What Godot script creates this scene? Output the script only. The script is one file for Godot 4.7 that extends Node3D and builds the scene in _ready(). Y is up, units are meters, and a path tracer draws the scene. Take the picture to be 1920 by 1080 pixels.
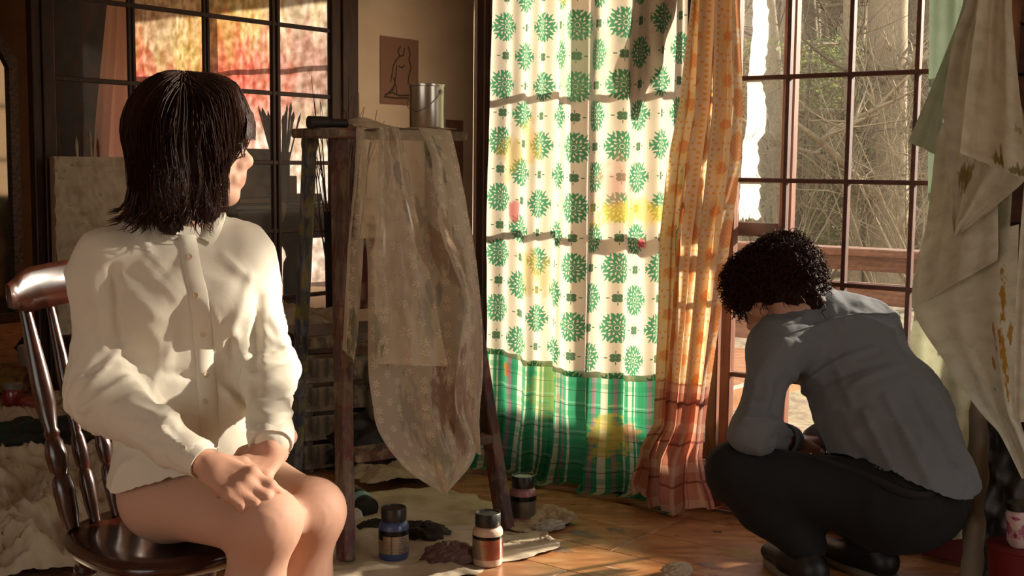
extends Node3D
# A painter's studio: a glazed window wall, a glazed partition, a step ladder, two people.
const DR := Vector3(0.79335, 0, 0.60876)      # along the window wall, to the right
const NR := Vector3(-0.60876, 0, 0.79335)     # from the window wall into the room
const W0 := Vector3(0.68, 0, -3.99)           # a point at the foot of the window wall
var RB := Basis(DR, Vector3.UP, NR)
var M := {}
var used := {}
var wpos := {}

func _ready() -> void:
	set_view()
	make_materials()
	make_room()
	make_windows()
	make_partition()
	make_far_room()
	make_outside()
	make_curtains()
	make_right_drapes()
	make_ladder()
	make_chair()
	make_woman()
	make_man()
	make_jars()
	make_clutter()

func set_view() -> void:
	var cam := Camera3D.new()
	cam.name = "camera"
	cam.fov = 26.43
	cam.near = 0.05
	cam.far = 300.0
	add_child(cam)
	cam.transform = Transform3D(Basis(Vector3.RIGHT, deg_to_rad(-5.71)) * Basis(Vector3(0, 0, 1), deg_to_rad(0.6)), Vector3(0, 1.12, 0))
	cam.current = true
	var we := WorldEnvironment.new()
	we.name = "environment"
	var e := Environment.new()
	e.background_mode = Environment.BG_SKY
	var sk := Sky.new()
	var pm := ProceduralSkyMaterial.new()
	pm.sky_top_color = Color(0.70, 0.71, 0.72)
	pm.sky_horizon_color = Color(0.93, 0.89, 0.82)
	pm.ground_bottom_color = Color(0.35, 0.3, 0.24)
	pm.ground_horizon_color = Color(0.75, 0.7, 0.62)
	pm.sun_angle_max = 1.0
	sk.sky_material = pm
	e.sky = sk
	e.background_energy_multiplier = 1.5
	e.tonemap_mode = Environment.TONE_MAPPER_LINEAR
	e.tonemap_exposure = 2.3
	e.sdfgi_enabled = true
	e.ssao_enabled = true
	e.ssil_enabled = true
	we.environment = e
	add_child(we)
	var sun := DirectionalLight3D.new()
	sun.name = "sun"
	sun.light_color = Color(1.0, 0.94, 0.85)
	sun.light_energy = 2.0
	sun.light_angular_distance = 1.6
	sun.shadow_enabled = true
	sun.sky_mode = DirectionalLight3D.SKY_MODE_LIGHT_ONLY
	add_child(sun)
	var el := deg_to_rad(20.0)
	sun.look_at_from_position(Vector3(8, 4, -7), Vector3(8, 4, -7) + Vector3(-0.885 * cos(el), -sin(el), 0.466 * cos(el)))

# ---------------------------------------------------------------- mesh building
class MB:
	var v := PackedVector3Array()
	var u := PackedVector2Array()
	var u2 := PackedVector2Array()
	var c := PackedColorArray()
	var g := PackedInt32Array()
	var i := PackedInt32Array()
	var col := Color.WHITE
	var grp := 0
	var xf := Transform3D.IDENTITY
	func p(a: Vector3, uv := Vector2.ZERO, uv2 := Vector2.ZERO) -> int:
		v.append(xf * a)
		u.append(uv)
		u2.append(uv2)
		c.append(col)
		g.append(grp)
		return v.size() - 1
	func tri(a: int, b: int, d: int) -> void:
		i.append(a)
		i.append(b)
		i.append(d)
	func quad(a: int, b: int, d: int, e: int) -> void:
		tri(a, b, d)
		tri(a, d, e)
	func face(pts: Array) -> void:
		grp += 1
		var a := []
		for q in pts:
			a.append(p(q))
		for k in range(1, a.size() - 1):
			tri(a[0], a[k], a[k + 1])
	# chamfered box centred on t
	func box(t: Transform3D, s: Vector3, bev := 0.0) -> void:
		var h := s * 0.5
		bev = minf(bev, minf(h.x, minf(h.y, h.z)) * 0.9)
		for ax in 3:
			for sg in [-1.0, 1.0]:
				var a1 := (ax + 1) % 3
				var a2 := (ax + 2) % 3
				var q := []
				for m in [[-1, -1], [1, -1], [1, 1], [-1, 1]]:
					var w := Vector3.ZERO
					w[ax] = sg * h[ax]
					w[a1] = m[0] * (h[a1] - bev)
					w[a2] = m[1] * (h[a2] - bev)
					q.append(t * w)
				if sg > 0:
					q.reverse()
				face(q)
		if bev <= 0.0:
			return
		for ax in 3:
			var a1 := (ax + 1) % 3
			var a2 := (ax + 2) % 3
			for m in [[-1, -1], [1, -1], [1, 1], [-1, 1]]:
				var q := []
				for k in [[-1, 0], [1, 0], [1, 1], [-1, 1]]:
					var w := Vector3.ZERO
					w[ax] = k[0] * (h[ax] - bev)
					w[a1] = m[0] * (h[a1] - (bev if k[1] == 0 else 0.0))
					w[a2] = m[1] * (h[a2] - (0.0 if k[1] == 0 else bev))
					q.append(t * w)
				if m[0] * m[1] > 0:
					q.reverse()
				face(q)
		for sx in [-1, 1]:
			for sy in [-1, 1]:
				for sz in [-1, 1]:
					var q := [t * Vector3(sx * h.x, sy * (h.y - bev), sz * (h.z - bev)), t * Vector3(sx * (h.x - bev), sy * h.y, sz * (h.z - bev)), t * Vector3(sx * (h.x - bev), sy * (h.y - bev), sz * h.z)]
					if sx * sy * sz > 0:
						q.reverse()
					face(q)
	# tube through pts; rad is a float or an array; flat squashes the section along its binormal
	func tube(pts: Array, rad, sides := 8, cap := true, flat := 1.0, side := Vector3.ZERO) -> void:
		grp += 1
		var n := pts.size()
		var up := side
		if up == Vector3.ZERO:
			var d0: Vector3 = (pts[n - 1] - pts[0]).normalized()
			up = Vector3.UP if absf(d0.y) < 0.9 else Vector3.RIGHT
		var rings := []
		var run := 0.0
		for k in n:
			var t: Vector3 = (pts[mini(k + 1, n - 1)] - pts[maxi(k - 1, 0)]).normalized()
			var b := t.cross(up).normalized()
			var nn := b.cross(t).normalized()
			up = nn
			var r: float = rad[k] if rad is Array else rad
			if k > 0:
				run += (pts[k] - pts[k - 1]).length()
			var ring := []
			for j in sides + 1:
				var a := TAU * j / sides
				ring.append(p(pts[k] + b * cos(a) * r * flat + nn * sin(a) * r, Vector2(float(j) / sides, run)))
			rings.append(ring)
		for k in n - 1:
			for j in sides:
				quad(rings[k][j], rings[k + 1][j], rings[k + 1][j + 1], rings[k][j + 1])
		if cap:
			for e in [0, n - 1]:
				grp += 1
				var ctr := p(pts[e])
				var ring := []
				for j in sides:
					ring.append(p(xf.affine_inverse() * v[rings[e][j]]))
				for j in sides:
					if e == 0:
						tri(ctr, ring[j], ring[(j + 1) % sides])
					else:
						tri(ctr, ring[(j + 1) % sides], ring[j])
	# profile of Vector2(radius, height) turned about y; edges sharper than 40 degrees stay sharp
	func lathe(prof: Array, sides: int, t := Transform3D.IDENTITY, wob = null) -> void:
		grp += 1
		var prev := []
		for k in prof.size() - 1:
			if k > 0:
				var d1: Vector2 = prof[k] - prof[k - 1]
				var d2: Vector2 = prof[k + 1] - prof[k]
				if absf(d1.angle_to(d2)) > 0.7:
					grp += 1
					prev = []
			var rr := []
			for e in 2:
				if e == 0 and prev.size():
					rr.append(prev)
					continue
				var ring := []
				for j in sides + 1:
					var a := TAU * j / sides
					var w := Vector3(cos(a) * prof[k + e].x, prof[k + e].y, sin(a) * prof[k + e].x)
					if wob != null:
						w = wob.call(w)
					ring.append(p(t * w, Vector2(float(j) / sides, prof[k + e].y)))
				rr.append(ring)
			for j in sides:
				quad(rr[0][j], rr[0][j + 1], rr[1][j + 1], rr[1][j])
			prev = rr[1]
	# sheet of nu by nv quads; f(u, v) gives the point, uvf the texture place
	func grid(nu: int, nv: int, f: Callable, size := Vector2.ONE, size2 := Vector2.ONE) -> void:
		grp += 1
		var at := v.size()
		for b in nv + 1:
			for a in nu + 1:
				var q := Vector2(float(a) / nu, float(b) / nv)
				p(f.call(q.x, q.y), q * size, q * size2)
		for b in nv:
			for a in nu:
				var k := at + b * (nu + 1) + a
				quad(k, k + 1, k + nu + 2, k + nu + 1)
	func done(flat := false) -> ArrayMesh:
		var s := SurfaceTool.new()
		s.begin(Mesh.PRIMITIVE_TRIANGLES)
		for k in i:
			s.set_smooth_group(-1 if flat else g[k])
			s.set_color(c[k])
			s.set_uv(u[k])
			s.set_uv2(u2[k])
			s.add_vertex(v[k])
		s.generate_normals()
		s.index()
		return s.commit()
	func done_fast() -> ArrayMesh:    # one smooth, already indexed surface
		var nn := PackedVector3Array()
		nn.resize(v.size())
		for k in range(0, i.size(), 3):
			var q := (v[i[k + 2]] - v[i[k]]).cross(v[i[k + 1]] - v[i[k]])
			nn[i[k]] += q
			nn[i[k + 1]] += q
			nn[i[k + 2]] += q
		for k in nn.size():
			nn[k] = nn[k].normalized()
		var arr := []
		arr.resize(Mesh.ARRAY_MAX)
		arr[Mesh.ARRAY_VERTEX] = v
		arr[Mesh.ARRAY_NORMAL] = nn
		arr[Mesh.ARRAY_TEX_UV] = u
		arr[Mesh.ARRAY_COLOR] = c
		arr[Mesh.ARRAY_INDEX] = i
		var am := ArrayMesh.new()
		am.add_surface_from_arrays(Mesh.PRIMITIVE_TRIANGLES, arr)
		return am

# ---------------------------------------------------------------- scene tree
func numbered(n: String) -> String:
	if not used.has(n):
		used[n] = 0
		return n
	used[n] += 1
	return "%s_%03d" % [n, used[n]]

func tag(o: Node, label := "", category := "", group := "", kind := "") -> void:
	if label:
		o.set_meta("label", label)
	if category:
		o.set_meta("category", category)
	if group:
		o.set_meta("group", group)
	if kind:
		o.set_meta("kind", kind)

func thing(called: String, at: Vector3, label := "", category := "", group := "", kind := "") -> Node3D:
	var o := Node3D.new()
	o.name = numbered(called)
	add_child(o)
	o.position = at
	wpos[o] = at
	tag(o, label, category, group, kind)
	return o

# one named mesh whose vertices are in world space; its origin goes to its own base
func put(called: String, mb: MB, m: Material, parent: Node3D = null, flat := false, fast := false) -> MeshInstance3D:
	var lo := mb.v[0]
	var hi := mb.v[0]
	for q in mb.v:
		lo = lo.min(q)
		hi = hi.max(q)
	var at := Vector3((lo.x + hi.x) / 2, lo.y, (lo.z + hi.z) / 2)
	for k in mb.v.size():
		mb.v[k] -= at
	var o := MeshInstance3D.new()
	o.mesh = mb.done_fast() if fast else mb.done(flat)
	o.material_override = null
	o.mesh.surface_set_material(0, m)
	wpos[o] = at
	if parent == null:
		o.name = numbered(called)
		add_child(o)
		o.position = at
	else:
		o.name = called
		parent.add_child(o, true)
		o.position = at - wpos[parent]
	return o

func single(called: String, mb: MB, m: Material, label: String, category: String, group := "", kind := "", flat := false) -> MeshInstance3D:
	var o := put(called, mb, m, null, flat)
	tag(o, label, category, group, kind)
	return o

# room frame: x along the window wall, z into the room
func R(x: float, y: float, z: float) -> Vector3:
	return W0 + DR * x + Vector3.UP * y + NR * z

func rbox(mb: MB, x0: float, x1: float, y0: float, y1: float, z0: float, z1: float, bev := 0.0) -> void:
	mb.box(Transform3D(RB, R((x0 + x1) / 2, (y0 + y1) / 2, (z0 + z1) / 2)), Vector3(absf(x1 - x0), absf(y1 - y0), absf(z1 - z0)), bev)

func aim(dir: Vector3, at := Vector3.ZERO, up := Vector3.UP) -> Transform3D:   # y axis along dir
	var y := dir.normalized()
	var x := y.cross(up if absf(y.dot(up)) < 0.95 else Vector3.RIGHT).normalized()
	return Transform3D(Basis(x, y, x.cross(y)), at)

# ---------------------------------------------------------------- materials
func mat(c: Color, rough := 0.7, o := {}) -> StandardMaterial3D:
	var m := StandardMaterial3D.new()
	m.albedo_color = c
	m.roughness = rough
	for k in o:
		m.set(k, o[k])
	return m

func noise(seed_: int, freq: float, type := FastNoiseLite.TYPE_SIMPLEX_SMOOTH, oct := 4) -> FastNoiseLite:
	var n := FastNoiseLite.new()
	n.seed = seed_
	n.frequency = freq
	n.noise_type = type
	n.fractal_octaves = oct
	return n

func ntex(seed_: int, freq: float, ramp: Array, size := 512, oct := 4, warp := 0.0) -> NoiseTexture2D:
	var t := NoiseTexture2D.new()
	t.width = size
	t.height = size
	t.seamless = true
	t.noise = noise(seed_, freq, FastNoiseLite.TYPE_SIMPLEX_SMOOTH, oct)
	if warp > 0.0:
		t.noise.domain_warp_enabled = true
		t.noise.domain_warp_amplitude = warp
		t.noise.domain_warp_frequency = freq * 0.7
	if ramp.size():
		var g := Gradient.new()
		g.offsets = PackedFloat32Array(ramp.map(func(x): return x[0]))
		g.colors = PackedColorArray(ramp.map(func(x): return x[1]))
		t.color_ramp = g
	return t

func nrm(seed_: int, freq: float, strength := 4.0, size := 512) -> NoiseTexture2D:
	var t := ntex(seed_, freq, [], size)
	t.as_normal_map = true
	t.bump_strength = strength
	return t

func tri_mat(tex: Texture2D, scale: Vector3, rough := 0.7, o := {}) -> StandardMaterial3D:
	var m := mat(Color.WHITE, rough, o)
	m.albedo_texture = tex
	m.uv1_triplanar = true
	m.uv1_scale = scale
	return m

func make_materials() -> void:
	var wood_dark := ntex(1, 0.02, [[0.0, Color(0.10, 0.055, 0.035)], [0.5, Color(0.20, 0.11, 0.07)], [1.0, Color(0.28, 0.16, 0.10)]], 512, 5)
	var wood_red := ntex(2, 0.02, [[0.0, Color(0.33, 0.17, 0.10)], [0.5, Color(0.50, 0.28, 0.17)], [1.0, Color(0.60, 0.36, 0.22)]], 512, 5)
	M.frame = tri_mat(wood_red, Vector3(3, 0.5, 3), 0.5)
	M.frame_h = tri_mat(wood_red, Vector3(0.5, 3, 0.5), 0.5)
	M.bar = tri_mat(wood_red, Vector3(2, 2, 2), 0.5, {"albedo_color": Color(0.62, 0.55, 0.52)})
	M.dark = tri_mat(wood_dark, Vector3(3, 0.4, 3), 0.55)
	M.wall = tri_mat(ntex(3, 0.006, [[0.0, Color(0.74, 0.67, 0.58)], [0.5, Color(0.80, 0.73, 0.64)], [1.0, Color(0.83, 0.77, 0.68)]], 512, 5), Vector3(0.7, 0.7, 0.7), 0.9)
	M.ceiling = mat(Color(0.82, 0.76, 0.68), 0.95)
	M.glass = mat(Color(1, 1, 1, 0.03), 0.02, {"metallic_specular": 0.22, "transparency": BaseMaterial3D.TRANSPARENCY_ALPHA})
	var plank := ntex(4, 0.008, [[0.0, Color(0.50, 0.33, 0.21)], [0.35, Color(0.62, 0.43, 0.28)], [0.65, Color(0.70, 0.51, 0.35)], [0.85, Color(0.75, 0.58, 0.43)], [1.0, Color(0.62, 0.54, 0.46)]], 1024, 6, 20.0)
	M.floor = []
	for k in 4:
		var fm := tri_mat(plank, Vector3(0.6, 1, 2.0), 0.3, {"uv1_offset": Vector3(k * 0.37, k * 0.21, k * 0.53), "albedo_color": [Color(1, 1, 1), Color(0.93, 0.9, 0.87), Color(0.98, 0.93, 0.86), Color(0.9, 0.88, 0.88)][k]})
		fm.roughness_texture = ntex(5, 0.012, [[0.0, Color(0.5, 0.5, 0.5)], [1.0, Color(1, 1, 1)]], 512, 5)
		fm.roughness = 0.42
		M.floor.append(fm)
	M.brick = []
	for k in 3:
		M.brick.append(tri_mat(ntex(7, 0.03, [[0.0, Color(0.25, 0.12, 0.08)], [1.0, Color(0.46, 0.25, 0.17)]], 256), Vector3(3, 3, 3), 0.85, {"albedo_color": Color.from_hsv(0, 0, 1.0 - k * 0.12), "uv1_offset": Vector3(k * 0.3, 0, 0)}))
	M.mortar = mat(Color(0.2, 0.13, 0.1), 0.95)
	M.soil = tri_mat(ntex(9, 0.03, [[0.0, Color(0.32, 0.27, 0.20)], [0.45, Color(0.50, 0.43, 0.33)], [0.6, Color(0.58, 0.52, 0.40)], [0.8, Color(0.40, 0.43, 0.26)], [1.0, Color(0.62, 0.56, 0.44)]], 1024, 6), Vector3(0.25, 0.25, 0.25), 0.95, {"uv1_world_triplanar": true})

# ---------------------------------------------------------------- the room
func make_room() -> void:
	# floor: a base slab and single boards that run along the window wall
	var fl := thing("floor", Vector3(0, 0, -3), "", "", "", "structure")
	var mb := MB.new()
	rbox(mb, -9.0, 3.0, -0.12, -0.013, -0.14, 6.2)
	rbox(mb, -9.0, -0.976, -0.12, -0.013, -3.4, -0.14)
	put("subfloor", mb, M.floor[1], fl)
	var rng := RandomNumberGenerator.new()
	rng.seed = 4
	var wdt := 0.222
	for row in range(-13, 9):
		var z0 := 0.40 + row * wdt
		var x: float = -0.005 - (0.9 if row % 2 == 0 else 0.45) - 0.9 * 3
		if row == -1 or row == 0:
			x = -0.005 - 0.9 * 4
		while x < 2.0:
			var xa := maxf(x, -3.42)
			if not (z0 < -0.02 and x > -1.0) and x + 0.9 > -3.4 and Vector2(x + 0.45 - 1.89, z0 - 3.58).length() > 2.2:
				mb = MB.new()
				rbox(mb, xa + 0.0008, minf(x + 0.9, -1.0 if z0 < -0.02 else 9.0) - 0.0008, -0.013, rng.randf_range(-0.0008, 0.0), z0 + 0.0008, z0 + wdt - 0.0008, 0.0012)
				put("floorboard", mb, M.floor[rng.randi() % 4], fl, true)
			x += 0.9
	for q in [[Vector3(0.680, 0.000, -3.475), 0.085, 0.05, Color(0.72, 0.55, 0.22)], [Vector3(0.330, 0.000, -3.703), 0.04, 0.02, Color(0.42, 0.40, 0.38)], [Vector3(0.220, 0.000, -3.666), 0.07, 0.025, Color(0.45, 0.42, 0.39)], [Vector3(0.292, 0.000, -3.339), 0.03, 0.008, Color(0.82, 0.76, 0.68)], [Vector3(0.247, 0.000, -3.301), 0.025, 0.008, Color(0.82, 0.76, 0.68)], [Vector3(0.149, 0.000, -3.507), 0.05, 0.03, Color(0.50, 0.42, 0.36)], [Vector3(0.566, 0.000, -3.375), 0.05, 0.02, Color(0.60, 0.46, 0.42)], [Vector3(0.706, 0.000, -3.844), 0.02, 0.008, Color(0.3, 0.24, 0.22)]]:
		mb = MB.new()
		mb.grp = 1
		var cpt := mb.p(q[0] + Vector3.UP * 0.0012)
		var ring := []
		for k in 40:
			var a := TAU * k / 40.0
			var wb := rng.randf_range(0.55, 1.15)
			ring.append(mb.p(q[0] + DR * cos(a) * q[1] * wb + NR * sin(a) * q[2] * wb + Vector3.UP * 0.0008))
		for k in 40:
			mb.tri(cpt, ring[(k + 1) % 40], ring[k])
		put("paint_smear", mb, mat(Color(q[3].r, q[3].g, q[3].b, 0.55), 0.45, {"transparency": BaseMaterial3D.TRANSPARENCY_ALPHA}), fl)
	# ceiling
	mb = MB.new()
	rbox(mb, -9.0, 3.0, 2.6, 2.75, -0.14, 6.2)
	rbox(mb, -9.0, -0.976, 2.6, 2.75, -3.4, -0.14)
	tag(put("ceiling", mb, M.ceiling), "", "", "", "structure")
	# window wall: left of the opening a narrow pier of bricks, above a lintel, right of it a solid wall
	var ww := thing("wall_window", R(-0.9, 0, -0.1), "", "", "", "structure")
	mb = MB.new()
	rbox(mb, -0.93, 1.0, 2.08, 2.6, -0.14, 0.0)
	rbox(mb, 1.2, 1.72, 0.0, 2.6, -0.14, 0.0)
	rbox(mb, 1.72, 3.0, 0.0, 0.9, -0.14, 0.0)
	rbox(mb, 1.72, 3.0, 2.3, 2.6, -0.14, 0.0)
	rbox(mb, 2.5, 3.0, 0.9, 2.3, -0.14, 0.0)
	rbox(mb, -0.93, 1.0, -0.1, 0.13, -0.14, -0.01)
	put("wall_face", mb, M.wall, ww)
	mb = MB.new()
	rbox(mb, -0.975, -0.86, 0.0, 2.6, -0.14, -0.02)
	rbox(mb, 0.90, 1.24, 0.0, 2.6, -0.14, -0.02)
	put("mortar", mb, M.mortar, ww)
	for k in 19:
		mb = MB.new()
		var y := 0.01 + k * 0.138
		rbox(mb, -0.972, -0.858 - (0.02 if k % 2 == 0 else 0.0), y, y + 0.128, -0.13, 0.004 + 0.004 * sin(k * 2.1), 0.004)
		put("brick", mb, M.brick[k % 3], ww, true)
		mb = MB.new()
		var xe := 1.06 + (0.07 if k % 2 == 0 else 0.0)
		rbox(mb, 0.898, xe, y, y + 0.128, -0.13, 0.004 + 0.003 * sin(k * 1.7), 0.004)
		put("brick", mb, M.brick[(k + 1) % 3], ww, true)
		mb = MB.new()
		rbox(mb, xe + 0.01, 1.245, y, y + 0.128, -0.13, 0.004 + 0.003 * sin(k * 2.7), 0.004)
		put("brick", mb, M.brick[(k + 2) % 3], ww, true)
	mb = MB.new()
	rbox(mb, -1.01, -0.972, 0.0, 2.6, -0.1, 0.03, 0.004)
	tag(put("trim_1", mb, M.dark), "dark wooden post at the end of the window wall", "", "", "structure")
	mb = MB.new()
	rbox(mb, -0.93, 0.9, 0.0, 0.135, -0.01, 0.025, 0.004)
	tag(put("trim_2", mb, M.frame_h), "", "", "", "structure")
	mb = MB.new()      # slanting outer wall of the alcove
	var da := R(-1.0, 0, -0.12)
	var db := R(-3.52, 0, -3.28)
	var dx := (db - da).normalized()
	var dn := dx.cross(Vector3.UP)
	var dl := (db - da).length() + 0.1
	for q in [[0.0, 0.30, 0.0, 2.6], [0.72, 1.0, 0.0, 2.6], [0.30, 0.72, 0.0, 0.8], [0.30, 0.72, 2.2, 2.6]]:
		mb.box(Transform3D(Basis(dx, Vector3.UP, dn), da + dx * (dl * (q[0] + q[1]) / 2 - 0.05) + Vector3.UP * ((q[2] + q[3]) / 2 - 0.02) - dn * 0.06), Vector3(dl * (q[1] - q[0]), q[3] - q[2] + 0.03, 0.1))
	tag(put("wall_alcove", mb, M.wall), "", "", "", "structure")
	mb = MB.new()      # its window, covered with a cloth blind
	mb.grid(30, 12, func(u: float, v: float) -> Vector3: return da + dx * (dl * lerpf(0.29, 0.73, u) - 0.05) + Vector3.UP * lerpf(2.22, 0.78, v) - dn * (0.125 + 0.006 * sin(u * 40.0)))
	single("window_blind", mb, mat(Color(0.60, 0.53, 0.45), 0.9, {"backlight_enabled": true, "backlight": Color(0.75, 0.70, 0.64)}), "cream cloth blind over the alcove window", "blind")
	# wall beyond the partition door
	mb = MB.new()
	rbox(mb, -3.53, -3.43, -0.05, 2.6, -3.4, -1.76)
	tag(put("wall_left", mb, M.wall), "", "", "", "structure")
	mb = MB.new()
	rbox(mb, -3.53, -3.43, 2.2, 2.6, -1.76, 3.2)
	rbox(mb, -3.53, -3.43, -0.05, 2.2, 1.45, 6.2)
	tag(put("wall_left_front", mb, M.wall), "", "", "", "structure")
	mb = MB.new()
	rbox(mb, -3.427, -3.41, 0.0, 0.09, -3.25, -1.86, 0.004)
	tag(put("baseboard_left", mb, M.dark), "", "", "", "structure")
	# wall behind the camera with a wide window opening, and the right wall
	mb = MB.new()
	rbox(mb, -3.5, 3.0, -0.05, 0.6, 6.0, 6.15)
	rbox(mb, -3.5, 3.0, 2.3, 2.6, 6.0, 6.15)
	rbox(mb, -3.5, -0.5, 0.6, 2.3, 6.0, 6.15)
	rbox(mb, 2.4, 3.0, 0.6, 2.3, 6.0, 6.15)
	tag(put("wall_back", mb, M.wall), "", "", "", "structure")
	mb = MB.new()
	rbox(mb, 3.0, 3.15, -0.05, 0.12, -0.14, 6.15)
	rbox(mb, 3.0, 3.15, 2.5, 2.6, -0.14, 6.15)
	rbox(mb, 3.0, 3.15, 0.12, 2.5, -0.14, 0.3)
	rbox(mb, 3.0, 3.15, 0.12, 2.5, 5.4, 6.15)
	rbox(mb, 3.0, 3.15, 0.12, 2.5, 1.5, 5.4)
	tag(put("wall_right", mb, M.wall), "", "", "", "structure")

	# second window further along, outside the frame; a film lamp stands outside it and throws its bars' shadows on the seated woman
	var w8 := thing("window_8", R(2.1, 0.9, -0.07), "", "", "", "structure")
	for x in [1.72, 1.96, 2.22, 2.47]:
		mb = MB.new()
		rbox(mb, x, x + 0.03, 0.9, 2.3, -0.09, -0.05, 0.003)
		put("glazing_bar", mb, M.frame, w8, true)
	for y in [0.9, 1.25, 1.56, 1.87, 2.26]:
		mb = MB.new()
		rbox(mb, 1.75, 2.47, y, y + 0.025, -0.088, -0.052, 0.003)
		put("glazing_bar", mb, M.frame_h, w8, true)
	var lp := R(3.83, 2.6, -1.69)
	var tg := Vector3(-0.55, 0.80, -2.35)
	var ld := (tg - lp).normalized()
	var lamp := thing("film_lamp", Vector3(lp.x, -0.1, lp.z), "round black film lamp on a stand outside the second window", "lamp")
	mb = MB.new()
	mb.lathe([Vector2(0.0, -0.24), Vector2(0.13, -0.24), Vector2(0.15, -0.04), Vector2(0.16, 0.02), Vector2(0.145, 0.02)], 28, aim(ld, lp))
	put("housing", mb, mat(Color(0.05, 0.05, 0.05), 0.6), lamp)
	mb = MB.new()
	mb.lathe([Vector2(0.0, -0.012), Vector2(0.145, -0.012)], 28, aim(ld, lp))
	put("lamp_lens", mb, mat(Color(1, 0.95, 0.85), 0.4, {"emission_enabled": true, "emission": Color(1, 0.93, 0.82), "emission_energy_multiplier": 6.0}), lamp)
	mb = MB.new()
	mb.tube([Vector3(lp.x, -0.5, lp.z), lp - ld * 0.12 - Vector3.UP * 0.12], 0.02, 10)
	put("stand", mb, mat(Color(0.06, 0.06, 0.06), 0.5), lamp)
	var sp := SpotLight3D.new()
	sp.name = "film_lamp_beam"
	sp.light_color = Color(1.0, 0.95, 0.88)
	sp.light_energy = 36.0
	sp.light_size = 0.05
	sp.spot_angle = 16.0
	sp.spot_range = 20.0
	sp.spot_attenuation = 2.0
	sp.shadow_enabled = true
	add_child(sp)
	sp.look_at_from_position(lp + ld * 0.05, tg)

# a glazed sash: stiles, rails, glazing bars and panes
func sash(called: String, x0: float, x1: float, y0: float, y1: float, zc: float, xs: Array, ys: Array, bar: float, stile: float, low: float, high: float) -> Node3D:
	var w := thing(called, R((x0 + x1) / 2, y0, zc), "", "", "", "structure")
	var mb: MB
	for x in [x0, x1 - stile]:
		mb = MB.new()
		rbox(mb, x, x + stile, y0, y1, zc - 0.018, zc + 0.018, 0.003)
		put("stile", mb, M.frame, w, true)
	for yy in [[y0, y0 + low], [y1 - high, y1]]:
		mb = MB.new()
		rbox(mb, x0 + stile, x1 - stile, yy[0], yy[1], zc - 0.016, zc + 0.016, 0.003)
		put("rail", mb, M.frame_h, w, true)
	for x in xs:
		mb = MB.new()
		rbox(mb, x - bar / 2, x + bar / 2, y0 + low, y1 - high, zc - 0.013, zc + 0.013, 0.002)
		put("glazing_bar", mb, M.bar, w, true)
	for y in ys:
		mb = MB.new()
		rbox(mb, x0 + stile, x1 - stile, y - bar / 2, y + bar / 2, zc - 0.0132, zc + 0.0132, 0.002)
		put("glazing_bar", mb, M.bar, w, true)
	var gx := [x0 + stile] + xs + [x1 - stile]
	var gy := [y0 + low] + ys + [y1 - high]
	for a in gx.size() - 1:
		for b in gy.size() - 1:
			mb = MB.new()
			rbox(mb, gx[a], gx[a + 1], gy[b], gy[b + 1], zc - 0.0015, zc + 0.0015)
			put("pane", mb, M.glass, w, true)
	return w

func make_windows() -> void:
	# inner sash on the right, outer sash behind it, inner sash behind the green curtain
	var ys := [0.445, 0.764, 1.081, 1.405, 1.73]
	sash("window_1", 0.0, 0.898, 0.14, 2.08, -0.03, [0.206, 0.408, 0.612], ys, 0.014, 0.036, 0.06, 0.05)
	sash("window_2", -0.40, 0.208, 0.14, 2.08, -0.085, [], [0.92], 0.045, 0.042, 0.06, 0.05)
	sash("window_3", -0.86, -0.02, 0.14, 2.08, -0.05, [-0.44], [0.92, 1.405], 0.018, 0.04, 0.06, 0.05)
	# streak of white paint brushed on the glass
	var mb := MB.new()
	var n := noise(21, 9.0)
	mb.grid(24, 90, func(u: float, v: float) -> Vector3:
		var y := 0.955 + v * 1.1
		var wob := n.get_noise_2d(0.3, y * 0.8) * 0.022
		var l := 0.075 - 0.03 * clampf((1.6 - y) / 0.65, 0, 1) + wob * 0.5
		var r := l + 0.058 + wob + 0.012 * sin(y * 2.3) + n.get_noise_2d(7.0, y * 6.0) * 0.008 + (0.0 if y > 1.1 else 0.008) + minf(0.0, (y - 0.965) * 1.5)
		return R(lerpf(l, r, u), y + n.get_noise_2d(u * 3.0, 2.0) * 0.02 * (1 - v), -0.0265 + 0.0006 * n.get_noise_2d(u * 9, y * 4)))
	single("paint_streak", mb, mat(Color(0.86, 0.87, 0.84), 0.6, {"backlight_enabled": true, "backlight": Color(0.85, 0.86, 0.82)}), "white paint brushed in a tall streak down the window glass", "paint")

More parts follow.
